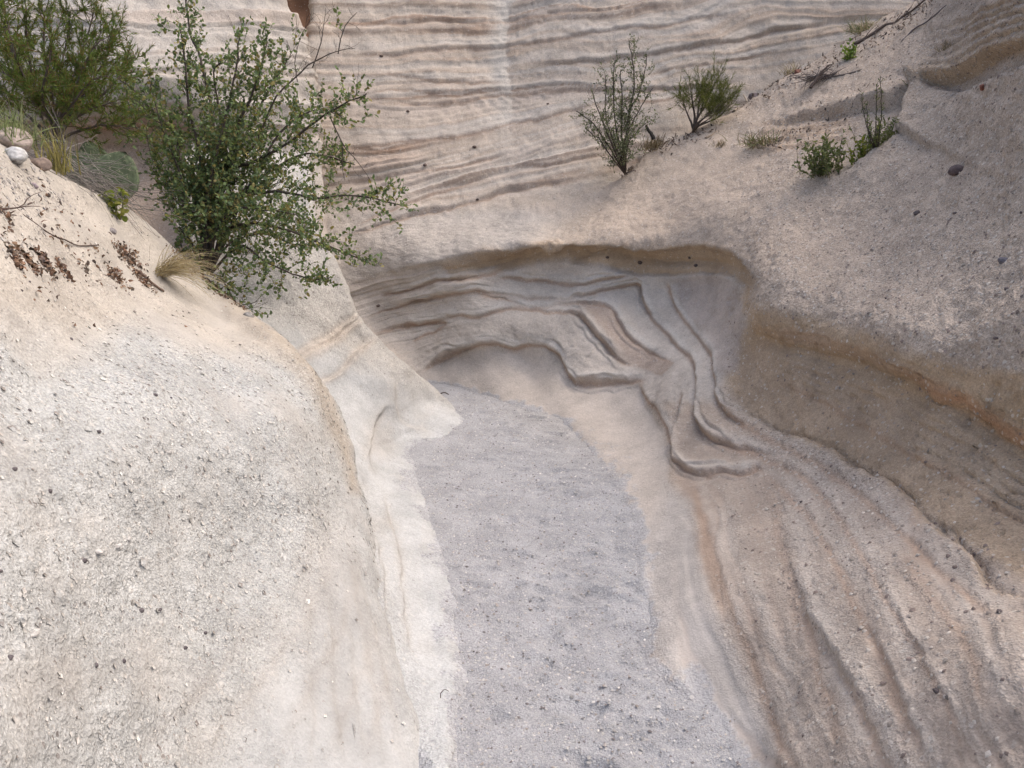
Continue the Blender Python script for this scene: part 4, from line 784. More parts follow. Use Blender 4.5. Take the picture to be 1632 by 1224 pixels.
for pts, amp, a, b in (
        (((1206, 738), (1213, 753), (1238, 787), (1248, 821), (1259, 889), (1277, 954), (1292, 987), (1321, 1027), (1350, 1070), (1371, 1114), (1408, 1190), (1440, 1260)), 0.016, 34, 24),
        (((1150, 860), (1186, 954), (1205, 998), (1219, 1063), (1230, 1125), (1255, 1179), (1280, 1260)), 0.010, 18, 20),
        (((1270, 950), (1300, 1040), (1330, 1120), (1360, 1224)), 0.004, 14, 16),
        (((1330, 880), (1370, 940), (1400, 1000), (1425, 1060), (1445, 1140), (1470, 1240)), 0.006, 34, 34),
        (((1120, 790), (1130, 860), (1150, 930), (1165, 1000)), 0.007, 14, 14),
        (((1430, 860), (1480, 930), (1530, 990), (1560, 1060), (1600, 1160)), 0.004, 30, 30)):
    ledge(W0, Uc, Vc, pts, 0.7 * amp, a, b, 0.25, 9.0, 0.7)
    band(W0, Uc, Vc, [(q[0] - 9, q[1]) for q in pts], BROWN * 1.25, 9, 0.42, 0.2)
    band(W0, Uc, Vc, [(q[0] + 26, q[1]) for q in pts], np.array((0.47, 0.435, 0.40)), 14, 0.45, 0.2)
idx, d, t = curve_dist(W0.u, W0.v, ((1160, 690), (1206, 738), (1238, 787), (1250, 840), (1262, 900), (1292, 987), (1350, 1070), (1408, 1190), (1460, 1300)), 420)
dd = d + 14 * fbm(np.c_[W0.u[idx] / 70, W0.v[idx] / 70, np.zeros(len(idx))], 2)
fl = lowflank[idx] * smooth(420, 300, np.abs(d))
st = fbm(np.c_[dd / 36, t * 2.0, np.zeros(len(idx))], 3)
st2 = fbm(np.c_[dd / 7, t * 6.0, 5 + np.zeros(len(idx))], 2)
W0.disp[idx] += fl * (0.0045 * st + 0.0008 * st2)
W0.col[idx] = mix(mix(W0.col[idx], BROWN * 1.35, fl * np.clip(-st - 0.1, 0, 1) * 0.5), np.array((0.47, 0.425, 0.385)), fl * np.clip(st - 0.1, 0, 1) * 0.6)
W0.grit[idx] = np.clip(W0.grit[idx] + 0.35 * fl * st, 0.05, 1)
for pts, amp in ((((1140, 594), (1150, 633), (1175, 665), (1230, 698), (1300, 730), (1380, 792), (1450, 858), (1530, 930), (1632, 1010)), 0.012),
                 (((1110, 655), (1130, 690), (1170, 712), (1230, 727), (1290, 762), (1340, 822), (1390, 905), (1450, 1005), (1510, 1110), (1560, 1240)), 0.012),
                 (((1190, 745), (1216, 748), (1255, 778), (1300, 832), (1342, 905), (1390, 1005), (1440, 1110), (1490, 1240)), 0.011),
                 (((1080, 740), (1110, 770), (1135, 840), (1155, 920), (1180, 1000), (1215, 1090), (1260, 1240)), 0.008)):
    ledge(W0, U, V, pts, 0.42 * amp, 22, 16, 0.2, 5.0, 0.9)
    band(W0, U, V, [(q[0] - 3, q[1] + 5) for q in pts], BROWN * 1.3, 6, 0.45, 0.15)
    band(W0, U, V, [(q[0] + 5, q[1] - 9) for q in pts], np.array((0.48, 0.43, 0.385)), 9, 0.5, 0.15)
# jutting block near the upper right corner and the bedding above it
BLK = ((1425, 205), (1440, 150), (1452, 130), (1500, 118), (1540, 98), (1580, 78), (1632, 68), (1720, 50))
ledge(W0, U, V, ((1180, 205), (1250, 190), (1330, 178), (1400, 160), (1452, 134), (1500, 122), (1540, 100), (1580, 80), (1632, 68), (1760, 40)), 0.07, 26, 34, 0.35, 2.2)
ledge(W0, U, V, ((1424, 215), (1440, 175), (1452, 140), (1458, 120)), -0.09, 14, 60, 0.1, 1.6)
ledge(W0, U, V, ((1300, 300), (1380, 255), (1440, 212), (1500, 175), (1600, 120), (1700, 70)), -0.045, 40, 25, 0.2, 3)
for k in range(5):
    ledge(W0, U, V, [(a + k * 6, b - 14 - 16 * k) for a, b in ((1440, 135), (1500, 116), (1560, 85), (1632, 62), (1760, 30))], 0.02, 10, 7, 0.2, 1.5)
    band(W0, U, V, [(a + k * 6, b - 10 - 16 * k) for a, b in ((1440, 135), (1500, 116), (1560, 85), (1632, 62), (1760, 30))], OCHRE * 1.1, 5, 0.4, 0.2)
for y0 in (185, 198, 212, 226):
    ledge(W0, U, V, ((1190, y0 + 18), (1250, y0 + 8), (1320, y0 - 4), (1380, y0 - 16)), 0.015, 6, 4, 0.25, 1.3)
    band(W0, U, V, ((1190, y0 + 18), (1250, y0 + 8), (1320, y0 - 4), (1380, y0 - 16)), np.array((0.47, 0.33, 0.22)), 5, 0.5, 0.3)
band(W0, U, V, BLK[2:], OCHRE, 14, 0.6, 0.1)

# general roughness
W0.disp += 0.030 * fbm(W0.base * 1.3, 4) * (1 - 0.6 * apr)
W0.move(W0.disp)
W0.normals()
rough = (0.35 + 0.65 * np.clip(W0.grit, 0, 1)) * (1 - 0.75 * apr) * (1 - 0.6 * siltr) * (1 - 0.5 * lowflank)
W0.move(rough * (0.010 * fbm(W0.base * 7.0, 3) + 0.006 * fbm(W0.base * 24.0, 3, 0.6)))
# crumbly texture of the lower flank and undercut
pit = smooth(0.35, 0.9, fbm(np.c_[W0.base[:, 0] * 30, W0.base[:, 1] * 30, W0.base[:, 2] * 13], 2)) * np.clip(und + 0.5 * facet + 0.35 * flank, 0, 1)
W0.move(-0.012 * pit)
crum = np.clip(lowflank + und * 0.8 + flank * 0.7, 0, 1)
W0.move((0.4 * crum * (1 - 0.8 * lowflank) + 0.7 * flank * (1 - lowflank)) * 0.010 * np.abs(fbm(np.c_[W0.base[:, 0] * 16, W0.base[:, 1] * 16, W0.base[:, 2] * 26], 3)))
dust = smooth(0.024, 0.008, W0.p[:, 2] - 0.020 * fbm(W0.base * 9.0, 5, 0.65)) * (1 - upper)
W0.col = mix(W0.col, GRAVEL * 1.06, dust * 0.85)
W0.grit = np.clip(W0.grit + 0.5 * dust, 0, 1)
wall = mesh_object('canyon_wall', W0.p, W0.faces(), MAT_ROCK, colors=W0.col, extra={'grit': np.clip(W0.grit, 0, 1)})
tag(wall, 'layered tan rock wall with wavy ledges, an alcove and a right flank', kind='structure')

# ------------------------------------------------------------------ left dome
D0 = Sheet((33,22,"""-1020 60 -2450 -4678 2039 -940 60 -2450 -1678 2039 -860 60 -2450 322 2039 -780 60 -2500 1422 2039 -700 60 -2550 2322 2039 -666 60 -2549 2375 2047 -640 60 -2549 2416 2053 -617 60 -2549 2454 2059
-596 60 -2550 2492 2064 -576 60 -2551 2530 2070 -556 60 -2553 2568 2075 -537 60 -2555 2606 2081 -519 60 -2557 2643 2086 -501 60 -2558 2681 2092 -484 60 -2560 2718 2097 -467 60 -2560 2755 2103
-450 60 -2561 2792 2108 -433 60 -2560 2829 2113 -417 60 -2560 2866 2119 -392 60 -2620 3066 2089 -367 60 -2710 3366 1769 -342 60 -2860 3666 819 -1020 91 -2359 -4774 1978 -940 91 -2359 -1774 1978
-860 91 -2359 226 1978 -780 91 -2409 1326 1978 -700 91 -2459 2226 1978 -655 91 -2457 2292 1986 -621 91 -2456 2345 1993 -591 91 -2457 2396 1999 -563 91 -2459 2447 2005 -536 91 -2462 2498 2012
-511 91 -2464 2549 2018 -486 91 -2466 2599 2024 -462 91 -2467 2649 2031 -438 91 -2467 2699 2037 -415 91 -2466 2749 2043 -392 91 -2464 2798 2049 -370 91 -2461 2846 2055 -348 91 -2456 2894 2061
-327 91 -2450 2941 2067 -302 91 -2510 3141 2037 -277 91 -2600 3441 1717 -252 91 -2750 3741 767 -1020 123 -2273 -4865 1921 -940 123 -2273 -1865 1921 -860 123 -2273 135 1921 -780 123 -2323 1235 1921
-700 123 -2373 2135 1921 -642 123 -2370 2217 1929 -599 123 -2369 2283 1936 -561 123 -2371 2349 1943 -525 123 -2374 2415 1949 -490 123 -2375 2480 1956 -458 123 -2376 2545 1963 -426 123 -2375 2609 1970
-395 123 -2372 2672 1976 -365 123 -2367 2735 1983 -335 123 -2360 2796 1989 -306 123 -2349 2855 1995 -278 123 -2334 2910 2001 -250 123 -2316 2963 2006 -222 123 -2297 3018 2012 -197 123 -2357 3218 1982
-172 123 -2447 3518 1662 -147 123 -2597 3818 712 -1020 154 -2191 -4951 1867 -940 154 -2191 -1951 1867 -860 154 -2191 49 1867 -780 154 -2241 1149 1867 -700 154 -2291 2049 1867 -631 154 -2287 2143 1875
-580 154 -2286 2221 1881 -534 154 -2287 2297 1887 -491 154 -2288 2374 1894 -450 154 -2287 2449 1900 -411 154 -2283 2523 1906 -373 154 -2277 2597 1912 -336 154 -2267 2668 1918 -300 154 -2252 2736 1923
-265 154 -2229 2797 1928 -230 154 -2205 2858 1933 -196 154 -2181 2922 1938 -163 154 -2161 2993 1944 -130 154 -2144 3072 1951 -105 154 -2204 3272 1921 -80 154 -2294 3572 1601 -55 154 -2444 3872 651
-1020 186 -2113 -5033 1817 -940 186 -2113 -2033 1817 -860 186 -2113 -33 1817 -780 186 -2163 1067 1817 -700 186 -2213 1967 1817 -624 186 -2208 2067 1823 -568 186 -2206 2149 1828 -517 186 -2205 2229 1833
-469 186 -2202 2308 1837 -424 186 -2196 2386 1842 -381 186 -2187 2462 1847 -339 186 -2174 2536 1851 -299 186 -2155 2605 1855 -259 186 -2129 2669 1859 -220 186 -2101 2733 1863 -182 186 -2075 2801 1867
-145 186 -2053 2879 1871 -108 186 -2037 2970 1877 -72 186 -2028 3078 1883 -47 186 -2088 3278 1853 -22 186 -2178 3578 1533 3 186 -2328 3878 583 -1020 217 -2040 -5109 1770 -940 217 -2040 -2109 1770
-860 217 -2040 -109 1770 -780 217 -2090 991 1770 -700 217 -2140 1891 1770 -618 217 -2133 1993 1774 -557 217 -2128 2077 1777 -502 217 -2123 2158 1780 -450 217 -2115 2237 1783 -402 217 -2104 2314 1786
-355 217 -2088 2389 1789 -310 217 -2066 2459 1792 -266 217 -2038 2525 1794 -223 217 -2008 2590 1796 -181 217 -1979 2660 1799 -139 217 -1956 2742 1802 -99 217 -1940 2839 1806 -59 217 -1933 2958 1810
-20 217 -1938 3104 1816 5 217 -1998 3304 1786 30 217 -2088 3604 1466 55 217 -2238 3904 516 -1020 249 -1970 -5182 1727 -940 249 -1970 -2182 1727 -860 249 -1970 -182 1727 -780 249 -2020 918 1727
-700 249 -2070 1818 1727 -611 249 -2061 1923 1728 -545 249 -2052 2008 1729 -486 249 -2042 2088 1731 -430 249 -2028 2166 1732 -377 249 -2009 2241 1733 -327 249 -1985 2312 1734 -278 249 -1955 2380 1735
-230 249 -1922 2446 1736 -184 249 -1891 2519 1737 -138 249 -1866 2604 1738 -94 249 -1850 2708 1740 -50 249 -1846 2838 1742 -7 249 -1859 3007 1744 35 249 -1895 3230 1747 60 249 -1955 3430 1717
85 249 -2045 3730 1397 110 249 -2195 4030 447 -1020 280 -1903 -5251 1686 -940 280 -1903 -2251 1686 -860 280 -1903 -251 1686 -780 280 -1953 849 1686 -700 280 -2003 1749 1686 -604 280 -1992 1856 1685
-533 280 -1978 1940 1684 -469 280 -1961 2019 1683 -409 280 -1940 2095 1683 -352 280 -1913 2166 1682 -298 280 -1881 2234 1682 -245 280 -1846 2302 1681 -194 280 -1812 2375 1681 -144 280 -1786 2462 1680
-95 280 -1770 2571 1679 -47 280 -1769 2712 1678 0 280 -1789 2901 1676 46 280 -1830 3146 1674 92 280 -1879 3433 1672 117 280 -1939 3633 1642 142 280 -2029 3933 1322 167 280 -2179 4233 372
-1020 311 -1841 -5317 1647 -940 311 -1841 -2317 1647 -860 311 -1841 -317 1647 -780 311 -1891 783 1647 -700 311 -1941 1683 1647 -597 311 -1925 1791 1644 -521 311 -1906 1874 1641 -453 311 -1881 1950 1639
-389 311 -1852 2022 1637 -328 311 -1818 2090 1635 -270 311 -1781 2157 1632 -213 311 -1744 2229 1630 -158 311 -1714 2314 1627 -105 311 -1696 2423 1624 -53 311 -1696 2567 1620 -1 311 -1716 2762 1613
49 311 -1757 3013 1606 99 311 -1809 3316 1596 147 311 -1863 3665 1585 172 311 -1923 3865 1555 197 311 -2013 4165 1235 222 311 -2163 4465 285 -1020 343 -1781 -5378 1611 -940 343 -1781 -2378 1611
-860 343 -1781 -378 1611 -780 343 -1831 722 1611 -700 343 -1881 1622 1611 -591 343 -1862 1729 1605 -511 343 -1836 1808 1601 -438 343 -1804 1880 1597 -371 343 -1768 1947 1593 -306 343 -1728 2013 1590
-244 343 -1688 2081 1586 -185 343 -1654 2161 1582 -126 343 -1631 2262 1576 -70 343 -1626 2398 1569 -14 343 -1641 2583 1559 40 343 -1677 2824 1545 93 343 -1727 3122 1529 146 343 -1787 3484 1509
197 343 -1849 3906 1486 222 343 -1909 4106 1456 247 343 -1999 4406 1136 272 343 -2149 4706 186 -1020 374 -1725 -5437 1577 -940 374 -1725 -2437 1577 -860 374 -1725 -437 1577 -780 374 -1775 663 1577
-700 374 -1825 1563 1577 -587 374 -1801 1668 1569 -502 374 -1769 1743 1563 -427 374 -1731 1809 1558 -356 374 -1689 1872 1553 -289 374 -1646 1935 1548 -224 374 -1607 2006 1543 -162 374 -1577 2094 1536
-101 374 -1562 2212 1526 -42 374 -1567 2373 1514 16 374 -1594 2588 1497 73 374 -1636 2859 1476 128 374 -1693 3199 1449 183 374 -1760 3613 1416 237 374 -1825 4095 1379 262 374 -1885 4297 1344
287 374 -1980 4595 1021 312 374 -2132 4881 86 -1020 406 -1671 -5492 1545 -940 406 -1671 -2492 1545 -860 406 -1671 -492 1545 -780 406 -1721 608 1545 -700 406 -1771 1508 1545 -582 406 -1744 1610 1535
-495 406 -1705 1680 1528 -416 406 -1661 1741 1522 -342 406 -1615 1800 1516 -272 406 -1571 1863 1509 -205 406 -1533 1938 1501 -140 406 -1508 2036 1491 -77 406 -1502 2171 1478 -16 406 -1518 2355 1459
44 406 -1553 2598 1434 103 406 -1601 2901 1403 161 406 -1660 3274 1364 218 406 -1723 3721 1319 274 406 -1770 4219 1268 299 406 -1824 4431 1202 324 406 -1962 4719 858 349 406 -2130 4900 27
-1020 437 -1621 -5544 1515 -940 437 -1621 -2544 1515 -860 437 -1621 -544 1515 -780 437 -1671 556 1515 -700 437 -1721 1456 1515 -577 437 -1690 1555 1503 -486 437 -1645 1620 1495 -404 437 -1595 1677 1487
-328 437 -1546 1733 1480 -255 437 -1501 1797 1472 -185 437 -1467 1878 1462 -118 437 -1448 1989 1448 -52 437 -1451 2143 1428 12 437 -1476 2354 1401 74 437 -1520 2628 1367 136 437 -1568 2956 1325
196 437 -1613 3335 1277 255 437 -1656 3787 1220 313 437 -1682 4291 1156 338 437 -1732 4511 1066 363 437 -1902 4791 706 388 437 -2082 4891 -44 -1020 469 -1572 -5594 1487 -940 469 -1572 -2594 1487
-860 469 -1572 -594 1487 -780 469 -1622 506 1487 -700 469 -1672 1406 1487 -572 469 -1638 1504 1472 -477 469 -1586 1564 1463 -391 469 -1532 1617 1455 -311 469 -1480 1674 1447 -235 469 -1437 1742 1436
-162 469 -1406 1832 1423 -92 469 -1395 1959 1403 -23 469 -1408 2139 1376 44 469 -1445 2384 1339 109 469 -1489 2686 1293 173 469 -1521 3017 1243 236 469 -1536 3376 1189 298 469 -1544 3802 1124
359 469 -1514 4225 1060 384 469 -1564 4445 970 409 469 -1734 4725 610 434 469 -1914 4825 -140 -1020 500 -1527 -5641 1460 -940 500 -1527 -2641 1460 -860 500 -1527 -641 1460 -780 500 -1577 459 1460
-700 500 -1627 1359 1460 -567 500 -1588 1454 1444 -468 500 -1531 1510 1434 -379 500 -1474 1561 1425 -297 500 -1421 1618 1415 -218 500 -1379 1690 1402 -142 500 -1354 1790 1384 -69 500 -1349 1931 1359
3 500 -1368 2130 1324 72 500 -1409 2398 1277 140 500 -1438 2693 1225 206 500 -1441 2992 1172 272 500 -1404 3266 1124 336 500 -1393 3674 1052 399 500 -1319 4007 993 424 500 -1369 4227 903
449 500 -1539 4507 543 474 500 -1719 4607 -207 -1020 530 -1485 -5684 1436 -940 530 -1485 -2684 1436 -860 530 -1485 -684 1436 -780 530 -1535 416 1436 -700 530 -1585 1316 1436 -562 530 -1542 1408 1418
-460 530 -1482 1462 1407 -368 530 -1422 1511 1397 -282 530 -1370 1569 1385 -201 530 -1330 1647 1370 -122 530 -1309 1755 1348 -46 530 -1308 1909 1317 27 530 -1331 2124 1274 99 530 -1363 2393 1220
169 530 -1366 2659 1167 238 530 -1328 2893 1120 306 530 -1280 3157 1067 372 530 -1243 3527 993 438 530 -1151 3832 932 463 530 -1201 4052 842 488 530 -1371 4332 482 513 530 -1551 4432 -268
-1020 591 -1406 -5765 1391 -940 591 -1406 -2765 1391 -860 591 -1406 -765 1391 -780 591 -1456 335 1391 -700 591 -1506 1235 1391 -556 591 -1458 1321 1370 -449 591 -1395 1370 1357 -353 591 -1334 1418 1345
-263 591 -1283 1478 1330 -178 591 -1249 1562 1309 -96 591 -1232 1679 1280 -16 591 -1231 1838 1240 61 591 -1242 2043 1189 136 591 -1235 2258 1135 209 591 -1197 2453 1086 281 591 -1141 2654 1036
352 591 -1086 2911 972 422 591 -1006 3172 907 490 591 -945 3608 798 515 591 -995 3828 708 540 591 -1165 4108 348 565 591 -1345 4208 -402 -1020 651 -1336 -5837 1350 -940 651 -1336 -2837 1350
-860 651 -1336 -837 1350 -780 651 -1386 263 1350 -700 651 -1436 1163 1350 -551 651 -1386 1244 1326 -441 651 -1322 1290 1312 -342 651 -1261 1336 1298 -250 651 -1214 1397 1279 -162 651 -1183 1485 1253
-77 651 -1169 1605 1217 5 651 -1162 1758 1171 84 651 -1148 1925 1121 161 651 -1117 2093 1070 237 651 -1072 2273 1016 311 651 -1022 2485 952 384 651 -953 2711 884 456 651 -852 2904 826
527 651 -833 3534 636 552 651 -883 3754 546 577 651 -1053 4034 186 602 651 -1233 4134 -564 -1020 712 -1275 -5901 1312 -940 712 -1275 -2901 1312 -860 712 -1275 -901 1312 -780 712 -1325 199 1312
-700 712 -1375 1099 1312 -549 712 -1325 1176 1284 -437 712 -1262 1220 1269 -336 712 -1203 1264 1253 -242 712 -1157 1324 1232 -153 712 -1128 1410 1202 -67 712 -1113 1527 1161 16 712 -1099 1665 1112
97 712 -1071 1804 1063 175 712 -1035 1957 1009 252 712 -998 2146 942 328 712 -951 2360 866 402 712 -869 2544 801 475 712 -785 2790 714 547 712 -752 3383 505 572 712 -802 3603 415
597 712 -972 3883 55 622 712 -1152 3983 -695 -1020 772 -1223 -5956 1275 -940 772 -1223 -2956 1275 -860 772 -1223 -956 1275 -780 772 -1273 144 1275 -700 772 -1323 1044 1275 -548 772 -1275 1118 1245
-435 772 -1212 1159 1228 -333 772 -1154 1201 1211 -238 772 -1109 1258 1188 -147 772 -1079 1339 1155 -61 772 -1060 1446 1112 23 772 -1041 1570 1061 105 772 -1014 1705 1006 184 772 -985 1865 941
262 772 -956 2064 860 338 772 -913 2285 770 413 772 -832 2470 695 487 772 -733 2663 616 559 772 -682 3176 408 584 772 -688 3322 296 609 772 -779 3492 -20 634 772 -907 3557 -617
-1020 833 -1178 -6005 1240 -940 833 -1178 -3005 1240 -860 833 -1178 -1005 1240 -780 833 -1228 95 1240 -700 833 -1278 995 1240 -547 833 -1233 1068 1207 -433 833 -1170 1106 1189 -331 833 -1112 1145 1171
-235 833 -1067 1198 1147 -144 833 -1035 1272 1113 -57 833 -1012 1369 1068 28 833 -993 1486 1014 110 833 -972 1624 950 190 833 -950 1790 873 268 833 -924 1989 781 345 833 -881 2206 681
420 833 -800 2383 599 494 833 -698 2557 519 567 833 -612 2898 361 592 833 -568 2957 224 617 833 -568 3002 -41 642 833 -635 3026 -461 -1020 894 -1139 -6049 1207 -940 894 -1139 -3049 1207
-860 894 -1139 -1049 1207 -780 894 -1189 51 1207 -700 894 -1239 951 1207 -546 894 -1197 1023 1169 -431 894 -1134 1059 1151 -328 894 -1076 1095 1133 -232 894 -1029 1143 1107 -141 894 -995 1211 1072
-53 894 -971 1301 1025 32 894 -953 1416 966 115 894 -937 1556 893 195 894 -918 1722 807 274 894 -890 1912 709 351 894 -839 2102 610 427 894 -756 2262 527 501 894 -655 2425 443
575 894 -549 2650 326 600 894 -499 2700 186 625 894 -489 2730 -74 650 894 -549 2750 -474 -1020 954 -1103 -6088 1174 -940 954 -1103 -3088 1174 -860 954 -1103 -1088 1174 -780 954 -1153 12 1174
-700 954 -1203 912 1174 -544 954 -1164 983 1133 -428 954 -1102 1017 1114 -324 954 -1042 1050 1095 -227 954 -994 1095 1069 -134 954 -959 1159 1032 -45 954 -935 1247 981 41 954 -919 1362 915
124 954 -905 1503 833 205 954 -886 1667 739 285 954 -851 1842 638 363 954 -792 2010 541 440 954 -706 2157 456 515 954 -604 2306 371 589 954 -494 2506 255 614 954 -444 2556 115
639 954 -434 2586 -145 664 954 -494 2606 -545 -1020 1015 -1071 -6125 1143 -940 1015 -1071 -3125 1143 -860 1015 -1071 -1125 1143 -780 1015 -1121 -25 1143 -700 1015 -1171 875 1143 -542 1015 -1135 947 1098
-425 1015 -1073 980 1077 -319 1015 -1012 1010 1057 -220 1015 -962 1051 1031 -127 1015 -926 1112 992 -37 1015 -903 1199 937 50 1015 -889 1315 863 135 1015 -876 1457 773 217 1015 -853 1615 673
298 1015 -812 1777 570 377 1015 -747 1929 473 455 1015 -659 2067 385 531 1015 -556 2211 294 606 1015 -442 2391 179 631 1015 -392 2441 39 656 1015 -382 2471 -221 681 1015 -442 2491 -621
-1020 1076 -1042 -6158 1113 -940 1076 -1042 -3158 1113 -860 1076 -1042 -1158 1113 -780 1076 -1092 -58 1113 -700 1076 -1142 842 1113 -540 1076 -1109 914 1063 -421 1076 -1047 946 1040 -314 1076 -984 973 1021
-214 1076 -932 1011 995 -119 1076 -894 1069 955 -28 1076 -872 1154 895 60 1076 -860 1271 814 146 1076 -847 1412 715 230 1076 -821 1565 609 311 1076 -775 1715 504 391 1076 -705 1855 406
470 1076 -615 1985 315 547 1076 -509 2117 224 624 1076 -390 2265 120 649 1076 -340 2315 -20 674 1076 -330 2345 -280 699 1076 -390 2365 -680 -1020 1136 -1015 -6190 1084 -940 1136 -1015 -3190 1084
-860 1136 -1015 -1190 1084 -780 1136 -1065 -90 1084 -700 1136 -1115 810 1084 -538 1136 -1086 884 1028 -417 1136 -1023 914 1005 -309 1136 -958 938 987 -208 1136 -903 972 961 -112 1136 -864 1026 920
-19 1136 -841 1109 856 70 1136 -831 1227 767 157 1136 -818 1368 659 242 1136 -790 1515 548 324 1136 -738 1655 441 406 1136 -664 1783 344 485 1136 -570 1899 255 564 1136 -460 2009 172
641 1136 -340 2137 75 666 1136 -290 2187 -65 691 1136 -280 2217 -325 716 1136 -340 2237 -725 -1020 1197 -990 -6219 1056 -940 1197 -990 -3219 1056 -860 1197 -990 -1219 1056 -780 1197 -1040 -119 1056
-700 1197 -1090 781 1056 -536 1197 -1065 856 993 -414 1197 -1001 884 971 -304 1197 -933 904 954 -202 1197 -875 934 929 -105 1197 -834 984 887 -11 1197 -810 1064 821 79 1197 -802 1183 723
167 1197 -790 1323 608 253 1197 -758 1463 492 337 1197 -703 1593 385 419 1197 -624 1708 290 500 1197 -526 1806 209 579 1197 -416 1904 128 657 1197 -297 2031 23 682 1197 -247 2081 -117
707 1197 -237 2111 -377 732 1197 -297 2131 -777 -1020 1258 -964 -6249 1030 -940 1258 -964 -3249 1030 -860 1258 -964 -1249 1030 -780 1258 -1014 -149 1030 -700 1258 -1064 751 1030 -534 1258 -1045 829 960
-410 1258 -978 854 938 -300 1258 -908 871 923 -196 1258 -848 897 899 -97 1258 -806 945 857 -3 1258 -783 1023 787 89 1258 -774 1140 683 178 1258 -760 1275 562 264 1258 -725 1407 445
349 1258 -666 1527 338 432 1258 -584 1629 247 514 1258 -484 1715 170 594 1258 -375 1808 87 673 1258 -257 1931 -23 698 1258 -207 1981 -163 723 1258 -197 2011 -423 748 1258 -257 2031 -823
-1020 1318 -936 -6279 1007 -940 1318 -936 -3279 1007 -860 1318 -936 -1279 1007 -780 1318 -986 -179 1007 -700 1318 -1036 721 1007 -532 1318 -1024 801 930 -407 1318 -954 823 909 -295 1318 -881 837 896
-190 1318 -821 860 873 -90 1318 -779 906 829 6 1318 -756 984 754 98 1318 -746 1096 647 188 1318 -728 1224 524 276 1318 -690 1348 404 362 1318 -628 1458 298 446 1318 -543 1549 211
529 1318 -443 1627 136 610 1318 -335 1713 53 690 1318 -218 1827 -56 715 1318 -168 1877 -196 740 1318 -158 1907 -456 765 1318 -218 1927 -856 -1020 1379 -902 -6313 991 -940 1379 -902 -3313 991
-860 1379 -902 -1313 991 -780 1379 -952 -213 991 -700 1379 -1002 687 991 -530 1379 -999 771 904 -403 1379 -927 790 885 -290 1379 -852 801 874 -184 1379 -791 822 851 -83 1379 -750 867 805
14 1379 -728 943 727 108 1379 -715 1050 617 199 1379 -695 1170 492 288 1379 -655 1288 371 375 1379 -591 1391 265 460 1379 -505 1472 181 543 1379 -405 1542 108 626 1379 -297 1621 27
707 1379 -182 1729 -84 732 1379 -132 1779 -224 757 1379 -122 1809 -484 782 1379 -182 1829 -884 -1020 1439 -860 -6352 984 -940 1439 -860 -3352 984 -860 1439 -860 -1352 984 -780 1439 -910 -252 984
-700 1439 -960 648 984 -528 1439 -966 736 887 -400 1439 -893 752 869 -285 1439 -819 761 859 -178 1439 -760 782 835 -75 1439 -719 825 788 23 1439 -697 898 707 117 1439 -683 1001 594
210 1439 -661 1116 467 300 1439 -620 1228 343 387 1439 -555 1325 236 474 1439 -468 1398 155 558 1439 -369 1463 84 641 1439 -263 1539 0 723 1439 -149 1647 -120 748 1439 -99 1697 -260
773 1439 -89 1727 -520 798 1439 -149 1747 -920 -1020 1500 -803 -6400 992 -940 1500 -803 -3400 992 -860 1500 -803 -1400 992 -780 1500 -853 -300 992 -700 1500 -903 600 992 -526 1500 -922 692 883
-397 1500 -852 708 864 -281 1500 -782 718 852 -172 1500 -726 740 827 -69 1500 -686 781 778 30 1500 -664 851 695 126 1500 -650 949 579 219 1500 -627 1058 452 309 1500 -585 1164 326
398 1500 -521 1257 216 485 1500 -434 1323 138 571 1500 -337 1386 64 655 1500 -234 1464 -29 737 1500 -123 1574 -158 762 1500 -73 1624 -298 787 1500 -63 1654 -558 812 1500 -123 1674 -958
-1020 1640 -353 -6400 -300 -940 1640 -353 -3400 -300 -860 1640 -353 -1400 -300 -780 1640 -403 -300 -300 -700 1640 -453 600 -300 -526 1640 -472 692 -300 -397 1640 -402 708 -300 -281 1640 -332 718 -300
-172 1640 -276 740 -300 -69 1640 -236 781 -300 30 1640 -214 851 -300 126 1640 -200 949 -300 219 1640 -177 1058 -300 309 1640 -135 1164 -300 398 1627 -121 1257 -300 485 1595 -152 1323 -300
571 1566 -166 1386 -300 655 1529 -202 1464 -300 737 1520 -123 1574 -300 762 1520 -73 1624 -398 787 1520 -63 1654 -658 812 1520 -123 1674 -1058"""), 3.1, (-40, 190), (700, 1260))
D0.disp = np.zeros(len(D0.u))
Ud, Vd = chart_warp(D0, 6.0, 80.0)
topw = smooth(560, 470, D0.v - 0.12 * D0.u + 40 * fbm(np.c_[D0.u / 150, D0.v / 150, np.zeros(len(D0.u))], 3))
D0.col = np.tile(np.array((0.438, 0.442, 0.432)), (len(D0.u), 1))
D0.col = mix(D0.col, np.array((0.455, 0.418, 0.37)), topw)
lowr = smooth(330, 560, D0.u - 0.15 * (1224 - D0.v)) * smooth(800, 900, D0.v)
D0.col = mix(D0.col, np.array((0.448, 0.438, 0.418)), lowr * 0.8)
patch = fbm(np.c_[D0.base[:, 0] * 4.0, D0.base[:, 1] * 4.0, D0.base[:, 2] * 6.0], 3)
D0.grit = np.clip(0.82 + 0.35 * patch - 0.4 * topw - 0.3 * lowr, 0.12, 1)
D0.col = mix(D0.col, np.array((0.42, 0.395, 0.365)), np.clip(-patch, 0, 1) * 0.6)
low2 = polymask(D0.u, D0.v, ((548, 800), (580, 880), (610, 1000), (655, 1150), (690, 1300), (330, 1300), (410, 1120), (480, 1000), (525, 880)), 55)
D0.col = mix(D0.col, SILT * 0.965, low2 * 0.85)
D0.grit = np.clip(D0.grit * (1 - 0.6 * low2), 0.1, 1)
CRE = ((556, 770), (574, 900), (602, 1000), (645, 1150), (680, 1280))
